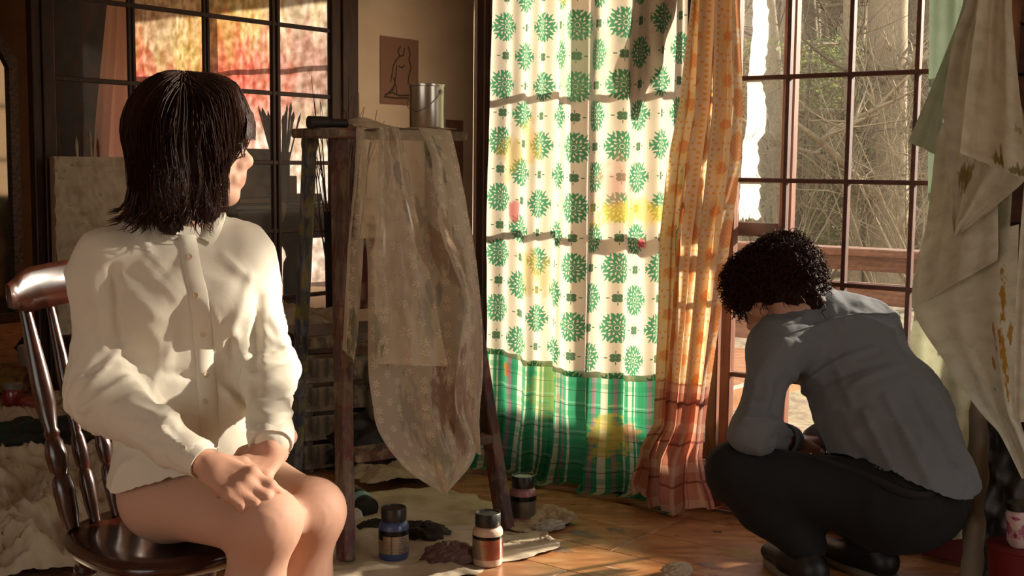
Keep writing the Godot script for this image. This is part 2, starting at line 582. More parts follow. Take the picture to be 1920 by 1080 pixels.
func make_partition() -> void:
	# in the partition's plane: x = -3.43 in the room frame, t runs along -z from the door post
	var zt := func(t: float) -> float: return 0.263 - t
	var w := thing("window_5", R(-3.43, 0, -0.6), "", "", "", "structure")
	var mb: MB
	var post := func(t0: float, t1: float, x0: float, x1: float, m: Material, called := "post"):
		var b := MB.new()
		rbox(b, x0, x1, 0.0, 2.2, zt.call(t1), zt.call(t0), 0.004)
		put(called, b, m, w, true)
	post.call(-0.10, -0.055, -3.45, -3.40, M.dark)
	post.call(-0.052, 0.01, -3.47, -3.39, M.dark)
	post.call(1.825, 1.90, -3.45, -3.405, M.dark)
	post.call(1.90, 2.03, -3.50, -3.39, M.dark, "jamb")
	for t in [0.46, 0.925]:
		post.call(t - 0.022, t - 0.004, -3.44, -3.42, M.dark, "glazing_bar")
		post.call(t + 0.004, t + 0.022, -3.44, -3.42, M.dark, "glazing_bar")
	for t in [[1.375, 1.398], [1.412, 1.436]]:
		post.call(t[0], t[1], -3.445, -3.415, M.dark, "glazing_bar")
	for y in [0.35, 0.734, 1.122, 1.51, 1.895]:
		mb = MB.new()
		rbox(mb, -3.441, -3.419, y - 0.012, y + 0.012, zt.call(1.83), zt.call(0.0), 0.003)
		put("glazing_bar", mb, M.dark, w, true)
	mb = MB.new()
	rbox(mb, -3.45, -3.41, 0.0, 0.12, zt.call(1.83), zt.call(0.0), 0.004)
	put("rail", mb, M.dark, w, true)
	var ts := [0.0, 0.46, 0.925, 1.40, 1.83]
	var ys := [0.12, 0.35, 0.734, 1.122, 1.51, 1.895, 2.2]
	for a in 4:
		for b in 6:
			mb = MB.new()
			rbox(mb, -3.431, -3.429, ys[b], ys[b + 1], zt.call(ts[a + 1]), zt.call(ts[a]))
			put("pane", mb, M.glass, w, true)

# ---------------------------------------------------------------- cloth
func paint(w: int, h: int, f: Callable) -> ImageTexture:
	var b := PackedByteArray()
	b.resize(w * h * 4)
	var k := 0
	for y in h:
		for x in w:
			var c: Color = f.call((x + 0.5) / w, (y + 0.5) / h)
			b[k] = clampi(int(c.r * 255.0), 0, 255)
			b[k + 1] = clampi(int(c.g * 255.0), 0, 255)
			b[k + 2] = clampi(int(c.b * 255.0), 0, 255)
			b[k + 3] = clampi(int(c.a * 255.0), 0, 255)
			k += 4
	return ImageTexture.create_from_image(Image.create_from_data(w, h, false, Image.FORMAT_RGBA8, b))

func damask_at(x: float, y: float) -> bool:      # x, y in -1..1 round the middle of a medallion
	x *= 0.74
	y *= 0.68
	var r := Vector2(x * 1.08, y).length()
	var t := atan2(y, x * 1.08)
	var edge := 0.74 + 0.10 * cos(4.0 * t) + 0.07 * cos(8.0 * t) + 0.08 * cos(24.0 * t) + 0.05 * cos(40.0 * t + 1.0)
	if r > edge:
		return false
	if r < 0.17:
		return absf(r - 0.10) > 0.018
	var vein := sin(r * 24.0 + 2.2 * cos(8.0 * t)) + 0.8 * cos(16.0 * t + r * 9.0) + 0.4 * cos(32.0 * t)
	return vein > -0.75

func clover_at(x: float, y: float) -> bool:
	x *= 0.75
	y *= 0.75
	for k in 4:
		var a := PI / 4 + k * PI / 2
		if Vector2(x - cos(a) * 0.13, y - sin(a) * 0.13).length() < 0.115:
			return true
	return absf(x) < 0.02 and absf(y) < 0.36 and absf(y) > 0.2 or absf(y) < 0.03 and absf(x) > 0.28 and absf(x) < 0.42

# stains of paint: blobs are [u, v, width, height, colour, strength]
func stains(w: int, h: int, blobs: Array, seed_: int) -> ImageTexture:
	var n := noise(seed_, 7.0, FastNoiseLite.TYPE_SIMPLEX_SMOOTH, 5)
	var fine := noise(seed_ + 1, 40.0, FastNoiseLite.TYPE_SIMPLEX_SMOOTH, 2)
	return paint(w, h, func(u: float, v: float) -> Color:
		var c := Color(0.5, 0.45, 0.4, 0.0)
		for b in blobs:
			var dx: float = (u - b[0]) / b[2]
			var dy: float = (v - b[1]) / b[3]
			if absf(dx) > 2.0 or absf(dy) > 2.0:
				continue
			var d := sqrt(dx * dx + dy * dy) + n.get_noise_2d(u * 2.0 + b[0] * 5.0, v * 2.0) * 0.9 + fine.get_noise_2d(u, v) * 0.25
			var a: float = smoothstep(1.0, 0.55, d) * b[5]
			if a > 0.0:
				var tot := a + c.a * (1.0 - a)
				c = Color(lerpf(c.r, b[4].r, a / tot), lerpf(c.g, b[4].g, a / tot), lerpf(c.b, b[4].b, a / tot), tot)
		return c)

func cloth(tex: Texture2D, back: Color, rough := 0.9, detail: Texture2D = null) -> StandardMaterial3D:
	var m := mat(Color.WHITE, rough, {"backlight_enabled": true, "backlight": back, "metallic_specular": 0.2})
	m.albedo_texture = tex
	m.normal_enabled = true
	m.normal_texture = M.weave
	m.normal_scale = 0.25
	if detail:
		m.detail_enabled = true
		m.detail_albedo = detail
		m.detail_uv_layer = BaseMaterial3D.DETAIL_UV_2
		m.detail_blend_mode = BaseMaterial3D.BLEND_MODE_MIX
	return m

func along(pts: Array, v: float) -> Vector3:
	var tot := 0.0
	for k in pts.size() - 1:
		tot += (pts[k + 1] - pts[k]).length()
	var want := v * tot
	for k in pts.size() - 1:
		var l: float = (pts[k + 1] - pts[k]).length()
		if want <= l or k == pts.size() - 2:
			return pts[k].lerp(pts[k + 1], clampf(want / l, 0, 1))
		want -= l
	return pts[0]

func smooth_path(pts: Array, n: int) -> Array:
	var c := Curve3D.new()
	for k in pts.size():
		var t: Vector3 = (pts[mini(k + 1, pts.size() - 1)] - pts[maxi(k - 1, 0)]) / 6.0
		c.add_point(pts[k], -t, t)
	var out := []
	for k in n + 1:
		out.append(c.sample_baked(c.get_baked_length() * k / n, true))
	return out

# sheet hung between two edges, with folds pushed out along `out`
func sheet(l: Array, r: Array, nu: int, nv: int, out: Vector3, fold: Callable, tile: float, uv2 := Rect2(0, 0, 1, 1)) -> MB:
	var lp := smooth_path(l, nv)
	var rp := smooth_path(r, nv)
	var wid: float = (lp[nv / 2] - rp[nv / 2]).length()
	var hgt: float = (lp[0] - lp[nv]).length()
	var mb := MB.new()
	mb.grp = 1
	for b in nv + 1:
		for a in nu + 1:
			var u := float(a) / nu
			var v := float(b) / nv
			mb.p(lp[b].lerp(rp[b], u) + out * fold.call(u, v), Vector2(u * wid / tile, v * hgt / tile), uv2.position + Vector2(u, v) * uv2.size)
	for b in nv:
		for a in nu:
			var k := b * (nu + 1) + a
			mb.quad(k, k + 1, k + nu + 2, k + nu + 1)
	return mb

func make_curtains() -> void:
	M.weave = nrm(31, 0.25, 3.0, 256)
	var cream := Color(0.90, 0.86, 0.80)
	var green := Color(0.33, 0.58, 0.44)
	var dam := paint(512, 512, func(u: float, v: float) -> Color:
		var x := fposmod(u * 2.0, 2.0)
		var y := fposmod(v * 2.0, 2.0)
		var ix := int(x)
		var iy := int(y)
		var lx := (x - ix) * 2.0 - 1.0
		var ly := (y - iy) * 2.0 - 1.0
		if (ix + iy) % 2 == 0:
			return green if damask_at(lx, ly) else cream
		return Color(0.36, 0.48, 0.38) if clover_at(lx, ly) else cream)
	var green_st := stains(192, 192, [[0.22, 0.06, 0.30, 0.10, Color(0.90, 0.74, 0.32), 0.55], [0.38, 0.10, 0.12, 0.14, Color(0.88, 0.72, 0.35), 0.5], [0.20, 0.52, 0.07, 0.05, Color(0.85, 0.70, 0.30), 0.5], [0.24, 0.80, 0.09, 0.05, Color(0.84, 0.70, 0.32), 0.5], [0.12, 0.68, 0.02, 0.03, Color(0.80, 0.30, 0.36), 0.7], [0.72, 0.66, 0.22, 0.03, Color(0.92, 0.80, 0.30), 0.6], [0.66, 0.60, 0.10, 0.05, Color(0.85, 0.62, 0.58), 0.4], [0.80, 0.72, 0.03, 0.012, Color(0.85, 0.25, 0.35), 0.8], [0.10, 0.55, 0.05, 0.06, Color(0.80, 0.66, 0.22), 0.5], [0.50, 0.35, 0.16, 0.10, Color(0.55, 0.75, 0.60), 0.35], [0.9, 0.12, 0.1, 0.16, Color(0.75, 0.5, 0.5), 0.3]], 40)
	var n := noise(50, 1.3)
	# green curtain: printed upper panel, checked lower panel, sewn together
	var gc := thing("green_curtain", R(-0.52, 0, 0.08), "green damask-print curtain with a green checked lower panel", "curtain")
	var gx := func(u: float, y: float) -> float:
		return lerpf(-0.868 - 0.03 * (1.7 - y) / 1.3, -0.085, u)
	var pleat := func(u: float, y: float) -> float:
		var a := u + 0.012 * n.get_noise_2d(u * 2.0, y * 0.8)
		return 0.016 * sin(a * 33.0 + 0.8) + 0.010 * sin(a * 71.0 + y * 0.7) + 0.014 * sin(a * 13.0 + 1.0 + y * 0.5) + 0.012 * n.get_noise_2d(u * 2.5, y * 0.6)
	var hem := func(u: float) -> float:
		return 0.448 - 0.045 * sin(clampf(u * 1.25, 0, 1) * PI * 0.75) + 0.006 * sin(u * 23.0)
	var mb := MB.new()
	mb.grid(150, 90, func(u: float, v: float) -> Vector3:
		var y: float = lerpf(2.06, hem.call(u) - 0.012, v)
		return R(gx.call(u, y) + 0.006 * sin(u * 40.0), y, 0.085 + pleat.call(u, y)), Vector2(0.98 / 0.2, 1.62 / 0.2), Vector2(1, 1))
	put("upper_panel", mb, cloth(dam, Color(1, 0.99, 0.95), 0.9, green_st), gc, false, false)
	var plaid := paint(512, 512, func(u: float, v: float) -> Color:
		var c := Color(0.28, 0.60, 0.46)
		var x := fposmod(u * 1.0, 1.0)
		if x > 0.10 and x < 0.17 or x > 0.21 and x < 0.235 or x > 0.60 and x < 0.69:
			c = Color(0.86, 0.84, 0.76)
		elif x > 0.30 and x < 0.40:
			c = Color(0.22, 0.52, 0.37)
		elif x > 0.45 and x < 0.52 or x > 0.74 and x < 0.78:
			c = Color(0.62, 0.52, 0.54)
		elif x > 0.85 and x < 0.89:
			c = Color(0.80, 0.82, 0.72)
		var y := fposmod(v * 2.0, 1.0)
		if y > 0.08 and y < 0.14:
			c = c.lerp(Color(0.86, 0.88, 0.80), 0.3)
		if y > 0.40 and y < 0.58:
			c = c.lerp(Color(0.15, 0.50, 0.34), 0.3)
		if y > 0.20 and y < 0.228 or y > 0.68 and y < 0.70:
			c = c.lerp(Color(0.20, 0.22, 0.20), 0.6)
		return c)
	var low_st := stains(192, 128, [[0.66, 0.50, 0.10, 0.18, Color(0.86, 0.70, 0.25), 0.6], [0.74, 0.45, 0.07, 0.08, Color(0.85, 0.45, 0.30), 0.5], [0.10, 0.14, 0.02, 0.05, Color(0.78, 0.35, 0.15), 0.8], [0.30, 0.2, 0.1, 0.3, Color(0.7, 0.62, 0.2), 0.35], [0.70, 0.955, 0.05, 0.03, Color(0.20, 0.07, 0.05), 1.0]], 42)
	mb = MB.new()
	mb.grid(150, 60, func(u: float, v: float) -> Vector3:
		var h: float = hem.call(u)
		var lift := 0.012 + 0.02 * maxf(0.0, n.get_noise_2d(u * 5.0, 3.0))
		var y: float = lerpf(h + 0.012, lift, minf(v * 1.12, 1.0))
		var k := clampf((v - 0.35) / 0.65, 0.0, 1.0)
		var spread := 0.055 * k * k + maxf(0.0, v * 1.12 - 1.0) * 0.25
		var w: float = pleat.call(u, y)
		var bill := k * (0.022 * sin(u * 19.0 + 2.0) + 0.016 * sin(u * 31.0 + v * 3.0)) + 0.012 * sin(v * 9.0 + u * 14.0) * k
		return R(gx.call(u, y) + 0.05 * k * (u - 0.1) + 0.008 * sin(u * 40.0), y, 0.078 + w + spread + bill), Vector2(0.98 / 0.235, 0.5 / 0.235), Vector2(1, 1))
	put("lower_panel", mb, cloth(plaid, Color(0.95, 1, 0.95), 0.9, low_st), gc)
	# orange curtain, gathered
	var org := paint(512, 512, func(u: float, v: float) -> Color:
		var c := Color(0.90, 0.83, 0.74)
		var x := fposmod(u * 2.0, 1.0) * 2.0 - 1.0
		var y := fposmod(v * 2.0 + (0.5 if fposmod(u * 2.0, 2.0) > 1.0 else 0.0), 1.0) * 2.0 - 1.0
		var d := Vector2(x, y).length()
		var w := n.get_noise_2d(u * 9.0, v * 9.0)
		c = c.lerp(Color(0.92, 0.79, 0.52), smoothstep(1.0, 0.4, d + w * 0.5) * 0.7)
		var pet := 0.0
		for k in 4:
			var a := k * PI / 2.0
			pet = maxf(pet, smoothstep(0.34, 0.22, Vector2(x - cos(a) * 0.36, (y - sin(a) * 0.36)).length() + w * 0.12))
		pet = maxf(pet, smoothstep(0.22, 0.12, d))
		c = c.lerp(Color(0.84, 0.54, 0.38), pet * 0.8 * (0.75 + 0.25 * sin(x * 34.0) * sin(y * 34.0)))
		if absf(maxf(absf(x), absf(y)) - 0.86) < 0.06 and sin(x * 24.0) * sin(y * 24.0) > 0.1:
			c = c.lerp(Color(0.88, 0.66, 0.34), 0.8)
		return c)
	var ppl := paint(256, 256, func(u: float, v: float) -> Color:
		var c := Color(0.80, 0.56, 0.48)
		if fposmod(u * 2.0, 1.0) < 0.24:
			c = c.lerp(Color(0.92, 0.80, 0.72), 0.6)
		if fposmod(v * 2.0, 1.0) < 0.24:
			c = c.lerp(Color(0.92, 0.80, 0.72), 0.5)
		if absf(fposmod(u * 2.0, 1.0) - 0.5) < 0.03 or absf(fposmod(v * 2.0, 1.0) - 0.5) < 0.03:
			c = c.lerp(Color(0.48, 0.24, 0.24), 0.6)
		if absf(fposmod(u * 2.0, 1.0) - 0.7) < 0.02:
			c = c.lerp(Color(0.48, 0.24, 0.24), 0.4)
		return c)
	var oc := thing("orange_curtain", R(0.0, 0, 0.12), "gathered orange and yellow print curtain with a pink checked end", "curtain")
	# left and right edge of the gathered cloth by height
	var prof := [[2.06, -0.02, 0.12], [1.64, -0.043, 0.118], [1.31, -0.072, 0.134], [1.14, -0.106, 0.13], [0.89, -0.129, 0.101], [0.63, -0.130, 0.072], [0.43, -0.137, 0.05], [0.28, -0.143, 0.034], [0.19, -0.20, 0.03], [0.06, -0.225, 0.055], [0.0, -0.22, 0.07]]
	var edge := func(y: float) -> Vector2:
		for k in prof.size() - 1:
			if y >= prof[k + 1][0]:
				var t: float = (y - prof[k + 1][0]) / (prof[k][0] - prof[k + 1][0])
				return Vector2(lerpf(prof[k + 1][1], prof[k][1], t), lerpf(prof[k + 1][2], prof[k][2], t))
		return Vector2(-0.22, 0.07)
	var deep := func(u: float, y: float) -> float:
		return 0.026 * sin(u * 21.0 + 0.6 + 0.5 * sin(y * 2.0)) + 0.017 * sin(u * 47.0 + y * 1.5) + 0.03 * sin(u * PI)
	for part in 2:
		mb = MB.new()
		mb.grid(130, 90 if part == 0 else 70, func(u: float, v: float) -> Vector3:
			var y: float = lerpf(2.06, 0.425, v) if part == 0 else lerpf(0.432, 0.014, minf(v * 1.1, 1.0))
			var e: Vector2 = edge.call(y)
			var k := clampf((0.30 - y) / 0.28, 0.0, 1.0)
			var puff := k * (0.085 * sin(u * PI) + 0.03 * sin(u * 8.0 + 1.0 + y * 9.0) + 0.025 * sin(u * 5.0 + y * 22.0)) * (1.0 - 0.35 * smoothstep(0.75, 1.0, k))
			var z: float = 0.135 + deep.call(u, y) * (1.0 - 0.4 * k) + puff
			var low := maxf(0.0, v * 1.1 - 1.0) * 0.5 if part == 1 else 0.0
			var twist := k * 0.05 * sin(u * 7.0 + y * 14.0)
			return R(lerpf(e.x, e.y, u) + 0.008 * sin(u * 30.0) + twist * 0.4, y + k * (0.03 * maxf(0.0, sin(u * 7.0 + 0.6)) + 0.012 * sin(u * 17.0)), z - low), Vector2(0.62 / 0.27, (1.64 if part == 0 else 0.48) / 0.27))
		put("upper_panel" if part == 0 else "lower_panel", mb, cloth(org if part == 0 else ppl, Color(1, 0.97, 0.9)), oc)
	# dark cloth that hangs between the green curtain and the glass
	mb = sheet([R(-0.30, 2.06, 0.02), R(-0.31, 1.66, 0.02), R(-0.335, 1.5, 0.02), R(-0.335, 1.40, 0.02), R(-0.29, 1.30, 0.02)], [R(-0.09, 2.06, 0.02), R(-0.10, 1.66, 0.02), R(-0.15, 1.52, 0.02), R(-0.20, 1.39, 0.02), R(-0.262, 1.293, 0.02)], 24, 40, NR, func(u: float, v: float) -> float: return 0.012 * sin(u * 16.0 + v * 2.0) * (1 - 0.5 * v), 0.2)
	single("dark_cloth", mb, mat(Color(0.16, 0.14, 0.14), 0.9), "dark cloth hanging behind the green curtain, seen as a silhouette", "cloth")

func make_right_drapes() -> void:
	var lin := ntex(60, 0.01, [[0.0, Color(0.70, 0.68, 0.60)], [0.5, Color(0.77, 0.75, 0.67)], [1.0, Color(0.80, 0.79, 0.72)]], 512, 5)
	var grn := ntex(61, 0.01, [[0.0, Color(0.64, 0.67, 0.60)], [1.0, Color(0.72, 0.75, 0.68)]], 256, 4)
	var n := noise(63, 3.0)
	var y1 := Color(0.62, 0.44, 0.10)
	var big := stains(192, 256, [[0.87, 0.26, 0.035, 0.13, y1, 0.95], [0.83, 0.52, 0.05, 0.16, y1, 0.95], [0.93, 0.42, 0.03, 0.05, y1, 0.9], [0.74, 0.42, 0.02, 0.06, y1, 0.9], [0.66, 0.52, 0.03, 0.03, y1, 0.9], [0.55, 0.62, 0.02, 0.01, Color(0.35, 0.33, 0.25), 0.5]], 65)
	var low := stains(128, 192, [[0.26, 0.28, 0.08, 0.12, Color(0.28, 0.14, 0.28), 0.95], [0.34, 0.42, 0.03, 0.08, Color(0.28, 0.14, 0.28), 0.95], [0.40, 0.30, 0.02, 0.03, Color(0.25, 0.15, 0.25), 0.9], [0.35, 0.18, 0.14, 0.05, Color(0.60, 0.60, 0.35), 0.5], [0.5, 0.22, 0.04, 0.01, Color(0.3, 0.25, 0.3), 0.8]], 66)
	var flap := stains(128, 128, [[0.55, 0.955, 0.10, 0.03, Color(0.45, 0.40, 0.12), 0.9], [0.60, 0.93, 0.04, 0.05, Color(0.45, 0.40, 0.12), 0.8], [0.85, 0.965, 0.16, 0.03, Color(0.38, 0.36, 0.15), 0.85], [0.9, 0.8, 0.06, 0.02, Color(0.4, 0.38, 0.25), 0.6]], 67)
	var mid_st := stains(96, 128, [[0.22, 0.80, 0.10, 0.05, Color(0.44, 0.38, 0.12), 0.85], [0.3, 0.78, 0.05, 0.07, Color(0.44, 0.38, 0.12), 0.8]], 68)
	var t := thing("hanging_sheet", R(0.86, 0, 0.18), "off-white painter's sheet hung in folds beside the window, stained with ochre paint", "sheet")
	var lay := func(called: String, l: Array, r: Array, m: Material, amp: float, waves: float, rect := Rect2(0, 0, 1, 1)):
		var s := sheet(l, r, 40, 70, NR, func(u: float, v: float) -> float: return amp * (sin(u * waves + v * 2.0 + waves) + 0.5 * sin(u * waves * 2.3 + v * 4.0) + 0.8 * n.get_noise_2d(u * 0.6 + waves, v * 0.5)), 0.3, rect)
		put(called, s, m, t)
	var cl := cloth(lin, Color(0.55, 0.56, 0.5))
	var cg := cloth(grn, Color(0.55, 0.6, 0.55))
	# long under layer down to the floor, with a purple stain
	lay.call("under_layer", [Vector3(1.188, 1.103, -3.474), Vector3(1.151, 0.708, -3.477), Vector3(1.140, 0.632, -3.473), Vector3(1.161, 0.390, -3.445), Vector3(1.195, 0.079, -3.393)], [Vector3(1.365, 1.105, -3.363), Vector3(1.355, 0.726, -3.346), Vector3(1.340, 0.476, -3.332), Vector3(1.333, 0.268, -3.325), Vector3(1.324, 0.103, -3.319)], cloth(lin, Color(0.7, 0.72, 0.66), 0.9, low), 0.012, 9.0)
	lay.call("lower_fold", [Vector3(1.143, 0.894, -3.433), Vector3(1.132, 0.733, -3.429), Vector3(1.204, 0.592, -3.361), Vector3(1.259, 0.498, -3.306), Vector3(1.286, 0.456, -3.273), Vector3(1.316, 0.413, -3.237), Vector3(1.360, 0.307, -3.191)], [Vector3(1.352, 0.978, -3.273), Vector3(1.351, 0.780, -3.261), Vector3(1.350, 0.637, -3.249), Vector3(1.355, 0.496, -3.233), Vector3(1.364, 0.442, -3.213), Vector3(1.381, 0.376, -3.188), Vector3(1.395, 0.310, -3.164)], cloth(lin, Color(0.5, 0.5, 0.45), 0.9, big), 0.008, 7.0)
	lay.call("upper_fold", [Vector3(1.161, 1.248, -3.381), Vector3(1.154, 1.147, -3.374), Vector3(1.142, 0.971, -3.383), Vector3(1.131, 0.901, -3.391), Vector3(1.126, 0.785, -3.396), Vector3(1.121, 0.737, -3.400)], [Vector3(1.282, 1.246, -3.288), Vector3(1.285, 1.105, -3.274), Vector3(1.290, 1.006, -3.270), Vector3(1.292, 0.950, -3.268), Vector3(1.292, 0.907, -3.262), Vector3(1.290, 0.882, -3.258)], cl, 0.009, 8.0)
	lay.call("side_flap", [Vector3(1.205, 1.771, -3.361), Vector3(1.198, 1.561, -3.340), Vector3(1.156, 1.418, -3.347), Vector3(1.081, 1.195, -3.380)], [Vector3(1.247, 1.765, -3.328), Vector3(1.225, 1.559, -3.320), Vector3(1.191, 1.418, -3.346), Vector3(1.154, 1.161, -3.374)], cg, 0.006, 6.0)
	lay.call("middle_fold", [Vector3(1.199, 1.762, -3.314), Vector3(1.195, 1.566, -3.292), Vector3(1.173, 1.476, -3.309), Vector3(1.151, 1.307, -3.314), Vector3(1.156, 1.230, -3.310), Vector3(1.175, 0.976, -3.283), Vector3(1.181, 0.941, -3.278)], [Vector3(1.264, 1.753, -3.264), Vector3(1.268, 1.561, -3.249), Vector3(1.281, 1.395, -3.226), Vector3(1.320, 1.229, -3.184), Vector3(1.330, 1.120, -3.176), Vector3(1.271, 1.035, -3.222), Vector3(1.185, 0.944, -3.275)], cloth(lin, Color(0.5, 0.5, 0.45), 0.9, mid_st), 0.016, 8.0)
	lay.call("front_flap", [Vector3(1.195, 1.748, -3.242), Vector3(1.195, 1.556, -3.217), Vector3(1.175, 1.302, -3.220), Vector3(1.164, 1.163, -3.215)], [Vector3(1.268, 1.739, -3.186), Vector3(1.260, 1.550, -3.167), Vector3(1.283, 1.299, -3.136), Vector3(1.308, 1.091, -3.105)], cloth(lin, Color(0.5, 0.5, 0.45), 0.9, flap), 0.008, 7.0)
	lay.call("fringed_strip", [Vector3(1.299, 1.737, -3.174), Vector3(1.311, 1.282, -3.153), Vector3(1.301, 1.012, -3.136), Vector3(1.295, 0.917, -3.127), Vector3(1.291, 0.684, -3.118), Vector3(1.300, 0.478, -3.111)], [Vector3(1.378, 1.726, -3.114), Vector3(1.394, 1.280, -3.089), Vector3(1.389, 1.015, -3.067), Vector3(1.388, 0.923, -3.056), Vector3(1.387, 0.696, -3.044), Vector3(1.394, 0.480, -3.039)], cl, 0.006, 12.0)
	# pale green sheet against the glass
	var s := sheet([Vector3(1.169, 1.805, -3.539), Vector3(1.181, 1.404, -3.530), Vector3(1.194, 0.934, -3.520)], [Vector3(1.336, 1.782, -3.411), Vector3(1.346, 1.396, -3.403), Vector3(1.357, 0.943, -3.395)], 36, 50, NR, func(u: float, v: float) -> float: return 0.012 * sin(u * 14.0 + 0.4) + 0.006 * sin(u * 31.0 + v * 3.0), 0.3)
	single("green_sheet", s, cloth(grn, Color(0.5, 0.56, 0.52)), "pale green sheet hanging flat against the window glass", "sheet")

# ---------------------------------------------------------------- outside
func branch(mb: MB, a: Vector3, dir: Vector3, len: float, r: float, depth: int, rng: RandomNumberGenerator) -> void:
	var pts := [a]
	var rad := [r]
	var d := dir
	var n := 5 if depth > 0 else 3
	for k in n:
		d = (d + Vector3(rng.randf_range(-1, 1), rng.randf_range(-0.7, 0.9), rng.randf_range(-1, 1)) * (0.14 if depth > 1 else 0.24)).normalized()
		pts.append(pts[-1] + d * len / n)
		rad.append(r * lerpf(1.0, 0.3, (k + 1.0) / n))
	mb.tube(pts, rad, 5 if depth > 1 else (4 if depth > 0 else 3), false)
	if depth <= 0:
		return
	var m := 6 if depth == 1 else 5
	for k in m:
		var t := rng.randf_range(0.25, 1.0)
		var at: Vector3 = pts[clampi(int(t * n), 1, n)]
		var side := Vector3(rng.randf_range(-1, 1), rng.randf_range(-0.3, 0.8), rng.randf_range(-1, 1)).normalized()
		branch(mb, at, (d * 0.55 + side).normalized(), len * rng.randf_range(0.4, 0.65), r * 0.42, depth - 1, rng)

func tree(x: float, z: float, h: float, r: float, lean: Vector3, m: Material, rng: RandomNumberGenerator, label: String, nb := 8, depth := 2) -> void:
	var b := R(x, ground_y(x, z) - 0.1, z)
	var t := thing("tree", b, label, "tree", "trees beyond the window")
	var mb := MB.new()
	var pts := []
	var rad := []
	for k in 16:
		var f := k / 9.0
		pts.append(b + Vector3.UP * h * f + lean * f * f * h + Vector3(sin(f * 7.0 + x), 0, cos(f * 5.0 + z)) * 0.06 * h * 0.1)
		rad.append(r * (1.25 if k == 0 else 1.0) * lerpf(1.0, 0.35, f))
	mb.tube(pts, rad, 10, false)
	put("trunk", mb, m, t)
	for k in nb:
		mb = MB.new()
		var f := rng.randf_range(0.12, 0.95)
		var at: Vector3 = pts[clampi(int(f * 9), 1, 9)]
		var a := rng.randf() * TAU
		branch(mb, at, Vector3(cos(a), rng.randf_range(-0.05, 0.6), sin(a)).normalized(), rng.randf_range(1.2, 3.0), r * 0.30, depth, rng)
		put("branch", mb, m, t)

func ground_y(_x: float, z: float) -> float:
	var d := maxf(0.0, -z - 8.0)
	return -0.6 + d * d * 0.0075

